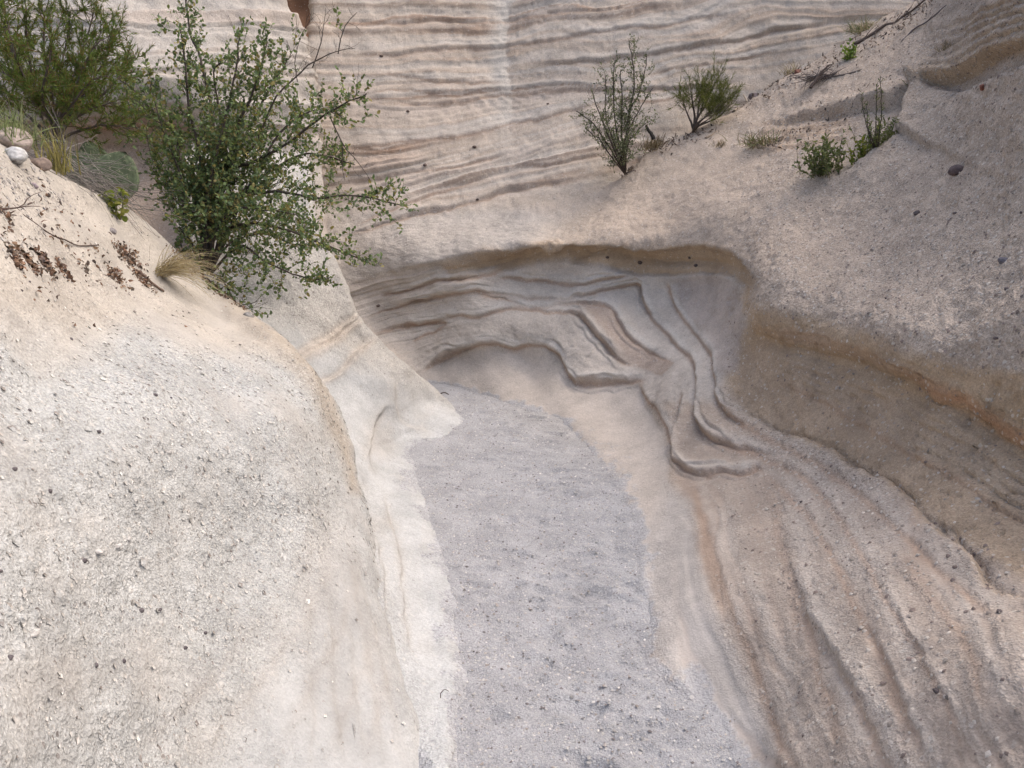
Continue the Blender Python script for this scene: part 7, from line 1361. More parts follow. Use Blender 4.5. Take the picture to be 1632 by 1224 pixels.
# ---- the large leafy shrub on the left rim
def big_shrub():
    rs = np.random.default_rng(101)
    root = np.array((-1.753, 4.625, 1.110))
    e = empty('leafy_shrub', root)
    tag(e, 'large dark green leafy shrub with bare upper branches rooted on the left rim', 'shrub')
    twigs, fol = MB(), MB()
    stems = (
        ([(-1.760, 4.611, 1.134), (-1.799, 4.682, 1.401), (-1.860, 4.708, 1.498), (-1.924, 4.836, 1.783), (-1.959, 4.912, 1.873), (-2.162, 5.011, 2.050), (-2.256, 5.084, 2.130), (-2.346, 5.104, 2.202)], 0.013, 1.0),
        ([(-1.745, 4.611, 1.134), (-1.742, 4.678, 1.387), (-1.727, 4.746, 1.640), (-1.735, 4.888, 1.784), (-1.761, 4.999, 2.004), (-1.847, 5.143, 2.347), (-1.907, 5.182, 2.495), (-1.950, 5.309, 2.774)], 0.017, 0.75),
        ([(-1.738, 4.611, 1.134), (-1.713, 4.690, 1.429), (-1.652, 4.739, 1.612), (-1.594, 4.792, 1.810), (-1.518, 4.725, 1.947), (-1.445, 4.702, 2.055), (-1.384, 4.686, 2.187), (-1.343, 4.729, 2.349)], 0.015, 1.0),
        ([(-1.731, 4.611, 1.134), (-1.652, 4.739, 1.612), (-1.430, 4.666, 1.726), (-1.202, 4.591, 1.832), (-0.981, 4.578, 1.978), (-0.775, 4.555, 2.085)], 0.013, 1.0),
        ([(-1.731, 4.609, 1.127), (-1.670, 4.705, 1.488), (-1.374, 4.625, 1.574), (-1.061, 4.515, 1.550), (-0.829, 4.464, 1.552), (-0.604, 4.398, 1.501)], 0.012, 1.0),
        ([(-1.724, 4.609, 1.127), (-1.602, 4.571, 1.373), (-1.398, 4.482, 1.427), (-1.175, 4.366, 1.381), (-0.959, 4.294, 1.305), (-0.780, 4.227, 1.246)], 0.011, 1.0),
        ([(-1.724, 4.607, 1.120), (-1.501, 4.498, 1.293), (-1.312, 4.324, 1.223), (-1.095, 4.255, 1.161), (-0.948, 4.208, 1.177)], 0.009, 1.0),
        ([(-1.724, 4.605, 1.113), (-1.597, 4.402, 1.129), (-1.460, 4.222, 1.036), (-1.331, 4.174, 1.050)], 0.006, 0.8),
        ([(-1.752, 4.611, 1.134), (-1.770, 4.678, 1.387), (-1.760, 4.680, 1.781), (-1.799, 4.702, 2.055), (-1.786, 4.710, 2.276), (-1.807, 4.758, 2.456)], 0.013, 1.0),
        ([(-1.767, 4.609, 1.127), (-1.846, 4.686, 1.415), (-1.946, 4.717, 1.529), (-2.004, 4.739, 1.612), (-2.113, 4.884, 1.766)], 0.007, 0.8),
        ([(-1.745, 4.611, 1.134), (-1.673, 4.733, 1.592), (-1.596, 5.026, 1.913), (-1.515, 5.190, 2.139), (-1.434, 5.283, 2.293), (-1.382, 5.362, 2.393)], 0.011, 0.9),
        ([(-1.752, 4.611, 1.134), (-1.707, 4.603, 1.492), (-1.576, 4.538, 1.827), (-1.490, 4.555, 2.085), (-1.430, 4.553, 2.273), (-1.420, 4.579, 2.369)], 0.012, 1.0),
        ([(-1.731, 4.611, 1.134), (-1.646, 4.859, 1.481), (-1.461, 5.010, 1.659), (-1.285, 5.086, 1.751), (-1.132, 5.082, 1.732), (-0.979, 5.067, 1.677)], 0.011, 1.0),
        ([(-1.760, 4.611, 1.134), (-1.813, 4.558, 1.323), (-1.800, 4.501, 1.497), (-1.814, 4.545, 1.663), (-1.881, 4.555, 1.893), (-1.956, 4.625, 2.155)], 0.010, 1.0),
        ([(-1.734, 4.611, 1.134), (-1.618, 4.474, 1.397), (-1.464, 4.398, 1.501), (-1.298, 4.292, 1.490), (-1.121, 4.237, 1.477)], 0.009, 1.0),
        ([(-1.734, 4.611, 1.134), (-1.655, 4.751, 1.270), (-1.484, 4.869, 1.326), (-1.310, 4.902, 1.257), (-1.121, 4.907, 1.275)], 0.008, 1.0),
        ([(-1.745, 4.611, 1.134), (-1.859, 4.939, 1.587), (-2.168, 5.163, 1.845), (-2.346, 5.256, 1.997), (-2.404, 5.337, 2.299)], 0.009, 1.0),
        ([(-1.738, 4.609, 1.127), (-1.723, 4.489, 1.260), (-1.772, 4.447, 1.298), (-1.824, 4.474, 1.397), (-1.807, 4.439, 1.265)], 0.006, 0.9),
        ([(-1.745, 4.611, 1.134), (-1.706, 4.733, 1.592), (-1.691, 4.826, 1.938), (-1.726, 4.847, 2.210), (-1.655, 4.817, 2.290)], 0.012, 1.0),
        ([(-1.724, 4.609, 1.127), (-1.512, 4.733, 1.592), (-1.329, 4.869, 1.906), (-1.159, 4.950, 2.015), (-0.994, 4.941, 1.979)], 0.010, 1.0))
    for path, r, dens in stems:
        sb = MB()
        leafy_stem(sb, twigs, fol, path, r, r * 0.25, rs, 0.021, 0.22, 0.026, 0.0155, LEAFC, 0.2, 2, 0.0135, density=0.95 * dens)
        sb.build('stem', MAT_BARK, e, root)
    for path, r in (([(-1.691, 4.705, 1.488), (-1.580, 4.766, 1.713), (-1.462, 4.799, 1.838), (-1.332, 4.868, 2.095), (-1.142, 4.912, 2.258), (-0.995, 4.932, 2.334), (-0.876, 4.938, 2.355)], 0.010),
                    ([(-0.995, 4.932, 2.334), (-0.966, 4.967, 2.462), (-0.919, 4.984, 2.528), (-0.891, 4.992, 2.556)], 0.004), ([(-1.142, 4.912, 2.258), (-1.095, 4.948, 2.393), (-1.084, 4.975, 2.493), (-1.067, 5.003, 2.598)], 0.004), ([(-1.228, 4.891, 2.181), (-1.242, 4.924, 2.303), (-1.214, 4.956, 2.424), (-1.135, 4.993, 2.563)], 0.003),
                    ([(-0.993, 4.627, 1.968), (-0.924, 4.591, 1.832), (-0.845, 4.567, 1.746), (-0.769, 4.536, 1.630)], 0.004), ([(-0.924, 4.591, 1.832), (-0.931, 4.559, 1.712), (-0.907, 4.536, 1.630)], 0.003),
                    ([(-2.113, 4.948, 2.007), (-2.205, 4.971, 2.093), (-2.278, 4.969, 2.085)], 0.004), ([(-2.033, 4.931, 1.944), (-2.139, 4.936, 1.961), (-2.128, 4.893, 1.802), (-2.088, 4.860, 1.678)], 0.003)):
        sb = MB()
        leafy_stem(sb, twigs, fol, path, r, 0.0012, rs, 0.045, 0.13, 0.03, 0.018, LEAFC, 0.3, 2, 0.02, density=0.03)
        b = sb.build('dead_branch', MAT_BARK, e, root)
    twigs.build('twigs', MAT_BARK, e, root)
    f = fol.build('foliage', MAT_LEAF, e, root)
    f['kind'] = 'stuff'
    return e


big_shrub()


# ---- feathery evergreen at the upper left
def feathery(name, label, root, paths, rs, colours, needle, spacing, tw_len, dens, barkr, bare=0.15, group=None, needle_w=0.0022, gap=0.0042, lift=0.12):
    e = empty(name, root)
    tag(e, label, 'shrub', group)
    twigs, fol = MB(), MB()
    for path in paths:
        sb = MB()
        n = 10
        q = bend(path, n, rs, 0.008)
        sb.tube(q, barkr * (0.7 + 0.5 * rs.random()), 0.002, np.array((0.11, 0.09, 0.078)) * (0.8 + 0.4 * rs.random()), 6)
        sb.build('stem', MAT_BARK, e, root)
        seg = np.linalg.norm(np.diff(q, axis=0), axis=1); acc = np.r_[0, np.cumsum(seg)]; s = acc[-1] * bare
        P, D = [], []
        while s < acc[-1]:
            k = min(max(np.searchsorted(acc, s) - 1, 0), n - 2)
            p = q[k] + (q[k + 1] - q[k]) * ((s - acc[k]) / seg[k]); t = (q[k + 1] - q[k]) / seg[k]
            tw = twig(p, t * 0.8 + rs.normal(size=3) * 0.6, tw_len * (0.4 + rs.random()), rs, 5, 0.2, lift)
            twigs.tube(tw, 0.0022, 0.0008, np.array((0.12, 0.095, 0.07)), 3)
            lines = [tw]
            for _ in range(2):
                m = rs.integers(1, 5); d2 = tw[m] - tw[m - 1]; d2 = d2 / np.linalg.norm(d2) + rs.normal(size=3) * 0.5
                lines.append(twig(tw[m], d2, tw_len * 0.5 * (0.4 + rs.random()), rs, 4, 0.2, lift))
            if rs.random() < dens:
                for ln in lines:
                    sl = np.linalg.norm(np.diff(ln, axis=0), axis=1); al = np.r_[0, np.cumsum(sl)]
                    m = int(al[-1] / gap)
                    xs_ = al[-1] * (0.15 + 0.85 * rs.random(m))
                    kk = np.clip(np.searchsorted(al, xs_) - 1, 0, len(sl) - 1)
                    fr = ((xs_ - al[kk]) / sl[kk])[:, None]
                    P.append(ln[kk] + (ln[kk + 1] - ln[kk]) * fr); D.append((ln[kk + 1] - ln[kk]) / sl[kk][:, None])
            s += spacing * (0.5 + rs.random())
        if P:
            P = np.concatenate(P); D = np.concatenate(D); m = len(P)
            fol.blades(P, D * 0.9 + rs.normal(size=D.shape) * 0.42, needle * (0.6 + 0.7 * rs.random(m)), np.full(m, needle_w), jitter_colours(colours, m, rs, 0.25), rs, 0.05, 1)
    twigs.build('twigs', MAT_BARK, e, root)
    if fol.n:
        f = fol.build('foliage', MAT_LEAF, e, root)
        f['kind'] = 'stuff'
    return e


rsj = np.random.default_rng(55)
EVG = np.array(((0.10, 0.15, 0.035), (0.125, 0.175, 0.045), (0.09, 0.135, 0.04), (0.15, 0.18, 0.05), (0.17, 0.115, 0.05)))
root = (-2.220, 4.104, 1.756)
paths = [[root] + q for q in (
    [(-2.329, 4.197, 1.907), (-2.454, 4.261, 2.149), (-2.517, 4.310, 2.330), (-2.579, 4.366, 2.541)], [(-2.314, 4.197, 1.907), (-2.317, 4.155, 2.137), (-2.302, 4.148, 2.306), (-2.278, 4.133, 2.441)], [(-2.340, 4.306, 1.928), (-2.324, 4.360, 2.129), (-2.331, 4.517, 2.329), (-2.308, 4.563, 2.504)],
    [(-2.317, 4.310, 1.943), (-2.244, 4.368, 2.160), (-2.233, 4.525, 2.361), (-2.210, 4.631, 2.561)], [(-2.308, 4.302, 1.913), (-2.196, 4.343, 2.067), (-2.068, 4.389, 2.237), (-2.052, 4.534, 2.393)], [(-2.298, 4.297, 1.897), (-2.148, 4.331, 2.021), (-2.004, 4.368, 2.160), (-1.970, 4.504, 2.282)],
    [(-2.361, 4.197, 1.907), (-2.517, 4.229, 2.028), (-2.642, 4.269, 2.179), (-2.735, 4.310, 2.330)], [(-2.226, 4.092, 1.902), (-2.155, 3.919, 2.031), (-2.054, 3.850, 2.158), (-2.026, 3.879, 2.267)], [(-2.210, 4.088, 1.887), (-2.067, 3.957, 1.979), (-1.953, 3.934, 2.087), (-1.866, 3.942, 2.115)],
    [(-2.236, 4.189, 1.877), (-2.126, 4.209, 1.953), (-2.033, 4.217, 1.983), (-1.923, 4.221, 1.998)], [(-2.236, 4.185, 1.862), (-2.111, 4.193, 1.892), (-2.017, 4.197, 1.907), (-1.908, 4.193, 1.892)], [(-2.302, 4.088, 1.887), (-2.423, 4.100, 1.932), (-2.515, 4.115, 1.990), (-2.606, 4.139, 2.079)], [(-2.241, 4.092, 1.902), (-2.272, 3.980, 2.064), (-2.299, 3.957, 2.171), (-2.342, 4.009, 2.366)], [(-2.324, 4.310, 1.943), (-2.372, 4.384, 2.222), (-2.372, 4.426, 2.376), (-2.388, 4.451, 2.469)],
    [(-2.374, 4.411, 1.934), (-2.348, 4.449, 2.076), (-2.216, 4.496, 2.250), (-2.151, 4.534, 2.393)], [(-2.324, 4.302, 1.913), (-2.420, 4.335, 2.036), (-2.548, 4.401, 2.284), (-2.564, 4.467, 2.531)], [(-2.251, 4.197, 1.907), (-2.092, 4.078, 2.045), (-1.976, 4.071, 2.212), (-1.901, 4.094, 2.298)], [(-2.226, 4.088, 1.887), (-2.242, 3.957, 1.979), (-2.270, 3.927, 2.059), (-2.357, 3.942, 2.115)])]
feathery('evergreen_shrub', 'feathery yellow-green evergreen shrub in the upper left corner', root, paths, rsj, EVG, 0.028, 0.016, 0.13, 1.0, 0.010, 0.38, needle_w=0.0036, gap=0.0036)

# ---- shrubs on the right slope
rsr = np.random.default_rng(77)
root = snap(W0, (0.941, 7.170, 1.694))[0]
e = empty('slender_shrub', root)
tag(e, 'slender grey-green shrub with upright stems at the foot of the right slope', 'shrub')
tw_, fo_ = MB(), MB()
GG = np.array(((0.15, 0.175, 0.105), (0.175, 0.195, 0.12), (0.135, 0.155, 0.095)))
for path, r in (([(0.970, 7.048, 1.923), (1.012, 7.123, 2.203), (1.049, 7.191, 2.457), (1.033, 7.239, 2.635), (0.996, 7.273, 2.763)], 0.011), ([(0.884, 6.996, 1.921), (0.847, 7.070, 2.199), (0.832, 7.124, 2.401), (0.847, 7.158, 2.527)], 0.009), ([(0.819, 6.891, 1.918), (0.742, 6.945, 2.117), (0.690, 6.978, 2.241), (0.665, 7.005, 2.341)], 0.009),
                ([(0.805, 6.982, 1.871), (0.701, 7.023, 2.022), (0.596, 7.046, 2.108), (0.518, 7.059, 2.159)], 0.008), ([(0.936, 6.996, 1.921), (1.015, 7.043, 2.098), (1.109, 7.084, 2.249), (1.182, 7.111, 2.350)], 0.008), ([(0.783, 6.871, 1.843), (0.716, 6.898, 1.943), (0.665, 6.905, 1.968), (0.613, 6.918, 2.017)], 0.006),
                ([(0.924, 7.114, 1.976), (0.934, 7.189, 2.258), (0.924, 7.231, 2.411), (0.913, 7.261, 2.524)], 0.008), ([(0.948, 6.878, 1.868), (1.010, 6.905, 1.968), (1.077, 6.925, 2.042), (1.154, 6.931, 2.067)], 0.005), ([(0.985, 7.096, 2.101), (1.075, 7.150, 2.304), (1.128, 7.198, 2.483), (1.143, 7.229, 2.600)], 0.006), ([(0.851, 6.930, 1.869), (0.773, 6.984, 2.070), (0.758, 7.044, 2.295), (0.748, 7.084, 2.446)], 0.008)):
    sb = MB()
    leafy_stem(sb, tw_, fo_, [tuple(root)] + path, r, 0.003, rsr, 0.028, 0.17, 0.022, 0.010, GG, 0.2, 2, 0.015, density=0.9, lift=0.16)
    sb.build('stem', MAT_BARK, e, root)
tw_.build('twigs', MAT_BARK, e, root)
fo_.build('foliage', MAT_LEAF, e, root)['kind'] = 'stuff'

root = snap(W0, (1.564, 7.255, 1.997))[0]
paths = [[tuple(root)] + q for q in (
    [(1.530, 7.246, 2.084), (1.487, 7.274, 2.188), (1.449, 7.309, 2.318)], [(1.583, 7.201, 2.107), (1.636, 7.235, 2.236), (1.679, 7.270, 2.365)], [(1.599, 7.194, 2.081), (1.706, 7.228, 2.210), (1.786, 7.270, 2.365)], [(1.603, 7.141, 2.078), (1.720, 7.162, 2.155), (1.826, 7.196, 2.283)],
    [(1.573, 7.253, 2.110), (1.584, 7.288, 2.240), (1.627, 7.323, 2.370)], [(1.599, 7.187, 2.055), (1.733, 7.201, 2.107), (1.840, 7.221, 2.184)], [(1.606, 7.306, 2.113), (1.693, 7.348, 2.270), (1.758, 7.397, 2.453)], [(1.571, 7.137, 2.063), (1.656, 7.155, 2.129), (1.773, 7.182, 2.232)], [(1.584, 7.313, 2.139), (1.573, 7.348, 2.270), (1.568, 7.369, 2.349)])]
feathery('broom_shrub', 'low yellow-green broom-like shrub with a dark forked base', root, paths, rsr, np.array(((0.13, 0.15, 0.05), (0.11, 0.13, 0.045), (0.15, 0.16, 0.06))), 0.05, 0.016, 0.16, 0.95, 0.012, 0.45, needle_w=0.003, gap=0.006, lift=0.2)


# ---- small clumps
def clump(name, label, cat, S, p, rs, n_blades=0, blade=(0.2, 0.003), spread=0.5, lean=(0, 0, 1), col=((0.3, 0.25, 0.14),), stems=0, stem_len=0.2, leaf=(0.02, 0.012), lcol=LEAFC, droop=0.35, stem_col=None, group=None, radius=0.03, leafgap=0.012):
    q, nrm = snap(S, p)
    e = empty(name, q)
    tag(e, label, cat, group)
    lean = np.array(lean, float)
    if n_blades:
        b = MB()
        P = q + rs.normal(size=(n_blades, 3)) * radius * np.array((1, 1, 0.25))
        D = lean + rs.normal(size=(n_blades, 3)) * spread
        D[:, 2] = np.abs(D[:, 2])
        b.blades(P, D, blade[0] * (0.45 + 0.7 * rs.random(n_blades)), np.full(n_blades, blade[1]), jitter_colours(np.array(col), n_blades, rs, 0.2), rs, droop, 5)
        b.build('blades', MAT_DRY, e, q)['kind'] = 'stuff'
    if stems:
        sb, fb = MB(), MB()
        for k in range(stems):
            d = lean + rs.normal(size=3) * spread
            d[2] = abs(d[2])
            ln = twig(q + rs.normal(size=3) * radius * np.array((1, 1, 0.2)), d, stem_len * (0.55 + 0.6 * rs.random()), rs, 7, 0.10, 0.06)
            sb.tube(ln, 0.0025, 0.001, stem_col if stem_col is not None else np.array((0.14, 0.13, 0.08)), 4)
            m = int(stem_len / leafgap)
            t = np.sort(0.1 + 0.9 * rs.random(m)) * 7
            kk = np.clip(t.astype(int), 0, 6)
            P = ln[kk] + (ln[kk + 1] - ln[kk]) * (t - kk)[:, None]
            D = (ln[kk + 1] - ln[kk]) * 25 * 0.6 + rs.normal(size=P.shape) * 0.7
            fb.leaves(P, D, leaf[0] * (0.6 + 0.7 * rs.random(m)), leaf[1] * (0.6 + 0.7 * rs.random(m)), jitter_colours(np.array(lcol), m, rs, 0.2), rs)
        sb.build('stems', MAT_BARK, e, q)
        fb.build('foliage', MAT_LEAF, e, q)['kind'] = 'stuff'
    return e


rc = np.random.default_rng(31)
STRAW = ((0.42, 0.35, 0.21), (0.36, 0.29, 0.17), (0.46, 0.40, 0.27))
DRYG = ((0.24, 0.19, 0.12), (0.20, 0.15, 0.10), (0.28, 0.23, 0.15))
PGREEN = ((0.16, 0.19, 0.08), (0.13, 0.16, 0.07), (0.19, 0.21, 0.10))
YGREEN = ((0.20, 0.24, 0.05), (0.16, 0.21, 0.05), (0.24, 0.24, 0.06))
clump('grass_tuft', 'straw-coloured grass tuft blown to the right below the large shrub', 'grass', D0, (-1.662, 3.822, 1.219), rc, 260, (0.36, 0.0024), 0.32, (1.0, -0.15, 0.75), STRAW, droop=0.5, radius=0.022)
clump('grass_tuft', 'dry brown grass tuft beside the slender grey-green shrub', 'grass', W0, (1.229, 7.256, 1.862), rc, 170, (0.20, 0.005), 0.35, (0.1, -0.1, 1), DRYG, droop=0.3, radius=0.05)
clump('grass_tuft', 'pale green grass tuft with dark dead base in the middle of the right slope', 'grass', W0, (1.954, 6.592, 1.885), rc, 220, (0.19, 0.005), 0.6, (0, -0.2, 1), PGREEN + DRYG, droop=0.4, radius=0.07)
clump('grass_tuft', 'thin dry grass tuft high on the slope below the back wall', 'grass', W0, (2.439, 7.692, 2.589), rc, 110, (0.20, 0.004), 0.45, (0, 0, 1), DRYG + STRAW, droop=0.4, radius=0.04)
clump('grass_tuft', 'pale dry grass tuft at the top edge of the slope', 'grass', W0, (3.035, 7.555, 2.880), rc, 160, (0.22, 0.004), 0.5, (-0.2, 0, 1), STRAW + PGREEN, droop=0.4, radius=0.06)
clump('grass_tuft', 'tiny brown tuft on the slope right of the broom-like shrub', 'grass', W0, (1.703, 6.850, 1.872), rc, 70, (0.10, 0.004), 0.5, (0, 0, 1), DRYG, droop=0.4, radius=0.03)
clump('leafy_plant', 'bushy grey-green plant with a shadowed base on the right slope', 'plant', W0, (2.068, 5.511, 1.635), rc, 0, stems=44, stem_len=0.26, spread=0.36, lean=(-0.1, -0.1, 1), leaf=(0.028, 0.014), lcol=((0.15, 0.18, 0.085), (0.12, 0.155, 0.065), (0.18, 0.20, 0.11)), radius=0.05)
clump('leafy_plant', 'small yellow-green plant right of the bushy grey-green plant', 'plant', W0, (2.239, 5.381, 1.742), rc, 0, stems=18, stem_len=0.17, spread=0.32, leaf=(0.026, 0.015), lcol=YGREEN, radius=0.025)
clump('tall_weed', 'tall thin green weed with upright flower stalks against the pale rock', 'plant', W0, (2.359, 5.395, 1.843), rc, 0, stems=34, stem_len=0.20, spread=0.35, leaf=(0.03, 0.010), lcol=PGREEN, radius=0.05)
clump('leafy_plant', 'bright green seedling between dead sticks near the top of the slope', 'plant', W0, (2.782, 7.113, 2.556), rc, 0, stems=12, stem_len=0.15, spread=0.35, leaf=(0.035, 0.018), lcol=((0.16, 0.26, 0.05), (0.20, 0.28, 0.06)), radius=0.02)
clump('leafy_plant', 'tiny dark green plant tucked under the corner of the jutting block', 'plant', W0, (2.765, 5.942, 2.252), rc, 0, stems=9, stem_len=0.09, spread=0.5, leaf=(0.02, 0.01), lcol=LEAFC, radius=0.012)
clump('seedling', 'small yellow-green seedling on the sand left of the large shrub', 'plant', D0, (-1.820, 3.792, 1.466), rc, 0, stems=7, stem_len=0.13, spread=0.4, leaf=(0.034, 0.022), lcol=YGREEN, radius=0.012)
clump('grass_tuft', 'pale green grassy clump at the left edge above the stones', 'grass', D0, (-1.942, 3.233, 1.809), rc, 240, (0.24, 0.004), 0.45, (0.1, -0.1, 1), ((0.20, 0.24, 0.11), (0.26, 0.28, 0.15)), droop=0.35, radius=0.06)
clump('grass_tuft', 'yellow-green upright sprig between the stones and the cactus', 'grass', D0, (-1.912, 3.523, 1.702), rc, 90, (0.22, 0.005), 0.2, (0, 0, 1), ((0.24, 0.22, 0.08), (0.30, 0.26, 0.10)), droop=0.15, radius=0.03)
clump('grass_tuft', 'small dark dead tuft under the top stick on the upper slope', 'grass', W0, (2.973, 5.910, 2.492), rc, 60, (0.12, 0.004), 0.6, (0, 0, 1), DRYG, droop=0.4, radius=0.03)

# flower stalks of the tall weed
rw_ = np.random.default_rng(4)
q, _ = snap(W0, (2.359, 5.395, 1.843))
weed = [o for o in COL.objects if o.name == 'tall_weed'][0]
for path in ([(2.302, 5.273, 1.867), (2.310, 5.319, 2.038), (2.306, 5.354, 2.171), (2.302, 5.382, 2.274)], [(2.286, 5.273, 1.867), (2.290, 5.314, 2.019), (2.294, 5.349, 2.152), (2.298, 5.370, 2.228)], [(2.255, 5.273, 1.867), (2.223, 5.309, 2.000), (2.208, 5.334, 2.095), (2.212, 5.349, 2.152)], [(2.271, 5.270, 1.855), (2.247, 5.298, 1.962), (2.239, 5.324, 2.057), (2.247, 5.334, 2.095)]):
    sb, fb = MB(), MB()
    leafy_stem(sb, fb, fb, [tuple(q)] + path, 0.004, 0.0015, rw_, 0.016, 0.03, 0.018, 0.006, np.array(PGREEN), 0.15, 0, 0.006)
    st = sb.build('stalk', MAT_DRY, weed, q)
    fb.build('leaves', MAT_LEAF, st, q)


# ---- sticks, roots and dead wood
def stick(name, label, cat, path, r0, r1, col, rs, S=None, side=0, group=None, n=None):
    path = [np.array(p) for p in path]
    if S is not None:
        path = [(lambda k: k[0] + k[1] * r0 * 0.5)(snap(S, p)) for p in path]
    n = n or max(8, 3 * len(path))
    q = bend(path, n, rs, r0 * 0.5)
    b = MB()
    b.tube(q, r0, r1, np.array(col), 6)
    for k in range(side):
        i = rs.integers(1, n - 2)
        d = (q[i + 1] - q[i]); d = d / np.linalg.norm(d) + rs.normal(size=3) * 0.6
        d[2] = abs(d[2])
        b.tube(twig(q[i], d, 0.05 + 0.12 * rs.random(), rs, 4, 0.2, 0), r0 * 0.45, 0.0008, np.array(col), 4)
    o = b.build(name, MAT_BARK, None, q[0])
    o.location = q[0]
    tag(o, label, cat, group)
    return o


DEAD = (0.11, 0.085, 0.075)
GREYW = (0.27, 0.245, 0.22)
stick('exposed_root', 'thin dark root running down across the sandy left bank', 'root', [(-1.737, 2.771, 1.637), (-1.699, 2.798, 1.582), (-1.670, 2.828, 1.534), (-1.651, 2.898, 1.486), (-1.655, 3.001, 1.458), (-1.662, 3.115, 1.425), (-1.684, 3.283, 1.401)], 0.0042, 0.002, (0.10, 0.07, 0.06), rc, D0)
stick('exposed_root', 'short dark root crossing near the left edge of the sandy bank', 'root', [(-1.651, 2.599, 1.567), (-1.678, 2.727, 1.573), (-1.713, 2.877, 1.581), (-1.754, 3.055, 1.589)], 0.006, 0.003, (0.10, 0.07, 0.06), rc, D0, 2)
stick('dead_stick', 'brown stick lying in the litter below the grass tuft', 'stick', [(-1.661, 3.593, 1.270), (-1.619, 3.630, 1.215), (-1.573, 3.652, 1.172)], 0.009, 0.005, (0.16, 0.11, 0.085), rc, D0)
stick('dead_stick', 'pale weathered stick on the bank at the left edge above the litter line', 'stick', [(-1.504, 2.360, 1.439), (-1.532, 2.484, 1.441), (-1.556, 2.607, 1.436)], 0.006, 0.004, GREYW, rc, D0)
stick('dead_stick', 'pale bent stick under the foot of the large shrub', 'stick', [(-1.822, 4.162, 1.355), (-1.825, 4.334, 1.328), (-1.810, 4.471, 1.289)], 0.008, 0.005, GREYW, rc, D0)
stick('dead_branch', 'long dark dead branch lying high on the upper right slope', 'branch', [(2.907, 7.331, 2.712), (3.011, 7.303, 2.767), (3.129, 7.290, 2.838), (3.212, 7.280, 2.890), (3.317, 7.278, 2.967), (3.390, 7.121, 3.006)], 0.016, 0.007, DEAD, rc, W0, 3)
stick('dead_branch', 'slim grey branch right of the long dark branch on the upper slope', 'branch', [(3.065, 6.768, 2.643), (3.163, 6.737, 2.720), (3.212, 6.604, 2.762), (3.240, 6.448, 2.823)], 0.008, 0.004, (0.17, 0.15, 0.15), rc, W0, 1)
stick('dead_branch', 'forked dark dead branch standing on the slope beside a heap of dead stems', 'branch', [(2.118, 6.049, 2.253), (2.176, 6.070, 2.331), (2.234, 6.086, 2.391), (2.287, 6.091, 2.408)], 0.012, 0.004, DEAD, rc, None, 3)
stick('dead_branch', 'thin curved grey branch trailing right from the dead heap', 'branch', [(2.589, 7.000, 2.398), (2.684, 6.857, 2.413), (2.762, 6.747, 2.429), (2.813, 6.773, 2.469)], 0.008, 0.004, (0.2, 0.17, 0.15), rc, W0)
stick('dead_branch', 'black charred stub leaning beside the dry brown grass tuft', 'branch', [(1.191, 7.052, 1.938), (1.159, 7.068, 1.999), (1.128, 7.082, 2.050)], 0.018, 0.010, (0.05, 0.045, 0.04), rc)
stick('dead_stick', 'pale root leaning on the slope right of the broom-like shrub', 'stick', [(1.919, 7.356, 2.178), (1.967, 7.477, 2.254), (2.042, 7.569, 2.329), (2.101, 7.635, 2.388)], 0.012, 0.006, (0.38, 0.32, 0.25), rc, W0)
stick('dead_stick', 'short pale stick lying below the broom-like shrub', 'stick', [(1.637, 7.066, 1.938), (1.678, 7.065, 1.954), (1.723, 7.109, 1.991)], 0.012, 0.008, (0.36, 0.29, 0.22), rc, W0)
stick('dead_stick', 'thin straight stick on the bare slope left of the bright seedling', 'stick', [(2.638, 7.420, 2.583), (2.698, 7.400, 2.611), (2.760, 7.372, 2.638)], 0.008, 0.004, DEAD, rc, W0)

# heap of dead stems on the slope
rh = np.random.default_rng(9)
q, nn = snap(W0, (2.547, 6.989, 2.368))
hb = MB()
for k in range(110):
    p = q + np.array((rh.normal() * 0.10, rh.normal() * 0.05, 0.02 + 0.03 * rh.random()))
    d = np.array((1.0, 0.1, 0.35)) * rh.choice((-1, 1)) + rh.normal(size=3) * 0.35
    hb.tube(twig(p, d, 0.06 + 0.10 * rh.random(), rh, 3, 0.15, -0.05), 0.004, 0.001, np.array((0.13, 0.11, 0.105)) * (0.6 + 0.9 * rh.random()), 4)
o = empty('dead_stem_heap', q)
hb.build('stems', MAT_BARK, o, q)['kind'] = 'stuff'
tag(o, 'dark heap of dead stems lying on the upper right slope', 'brush')

# grey dead stems tangled in front of the cactus
q, nn = snap(D0, (-1.885, 3.576, 1.644))
hb = MB()
a0, a1 = np.array((-2.036, 3.576, 1.718)), np.array((-1.930, 4.047, 1.541))
for k in range(230):
    t = rh.random()
    p = a0 + (a1 - a0) * t + rh.normal(size=3) * np.array((0.05, 0.06, 0.035)) + np.array((0, 0, 0.03))
    d = np.array((0.75, 0.3, -0.45)) * rh.choice((-1, 1), p=(.3, .7)) + rh.normal(size=3) * 0.35
    hb.tube(twig(p, d, 0.14 + 0.2 * rh.random(), rh, 5, 0.12, -0.03), 0.0022, 0.0006, np.array((0.30, 0.275, 0.255)) * (0.45 + 0.8 * rh.random()), 3)
o = empty('dead_stem_tangle', q)
hb.build('stems', MAT_DRY, o, q)['kind'] = 'stuff'
tag(o, 'tangle of thin grey dead stems in front of the cactus', 'brush')


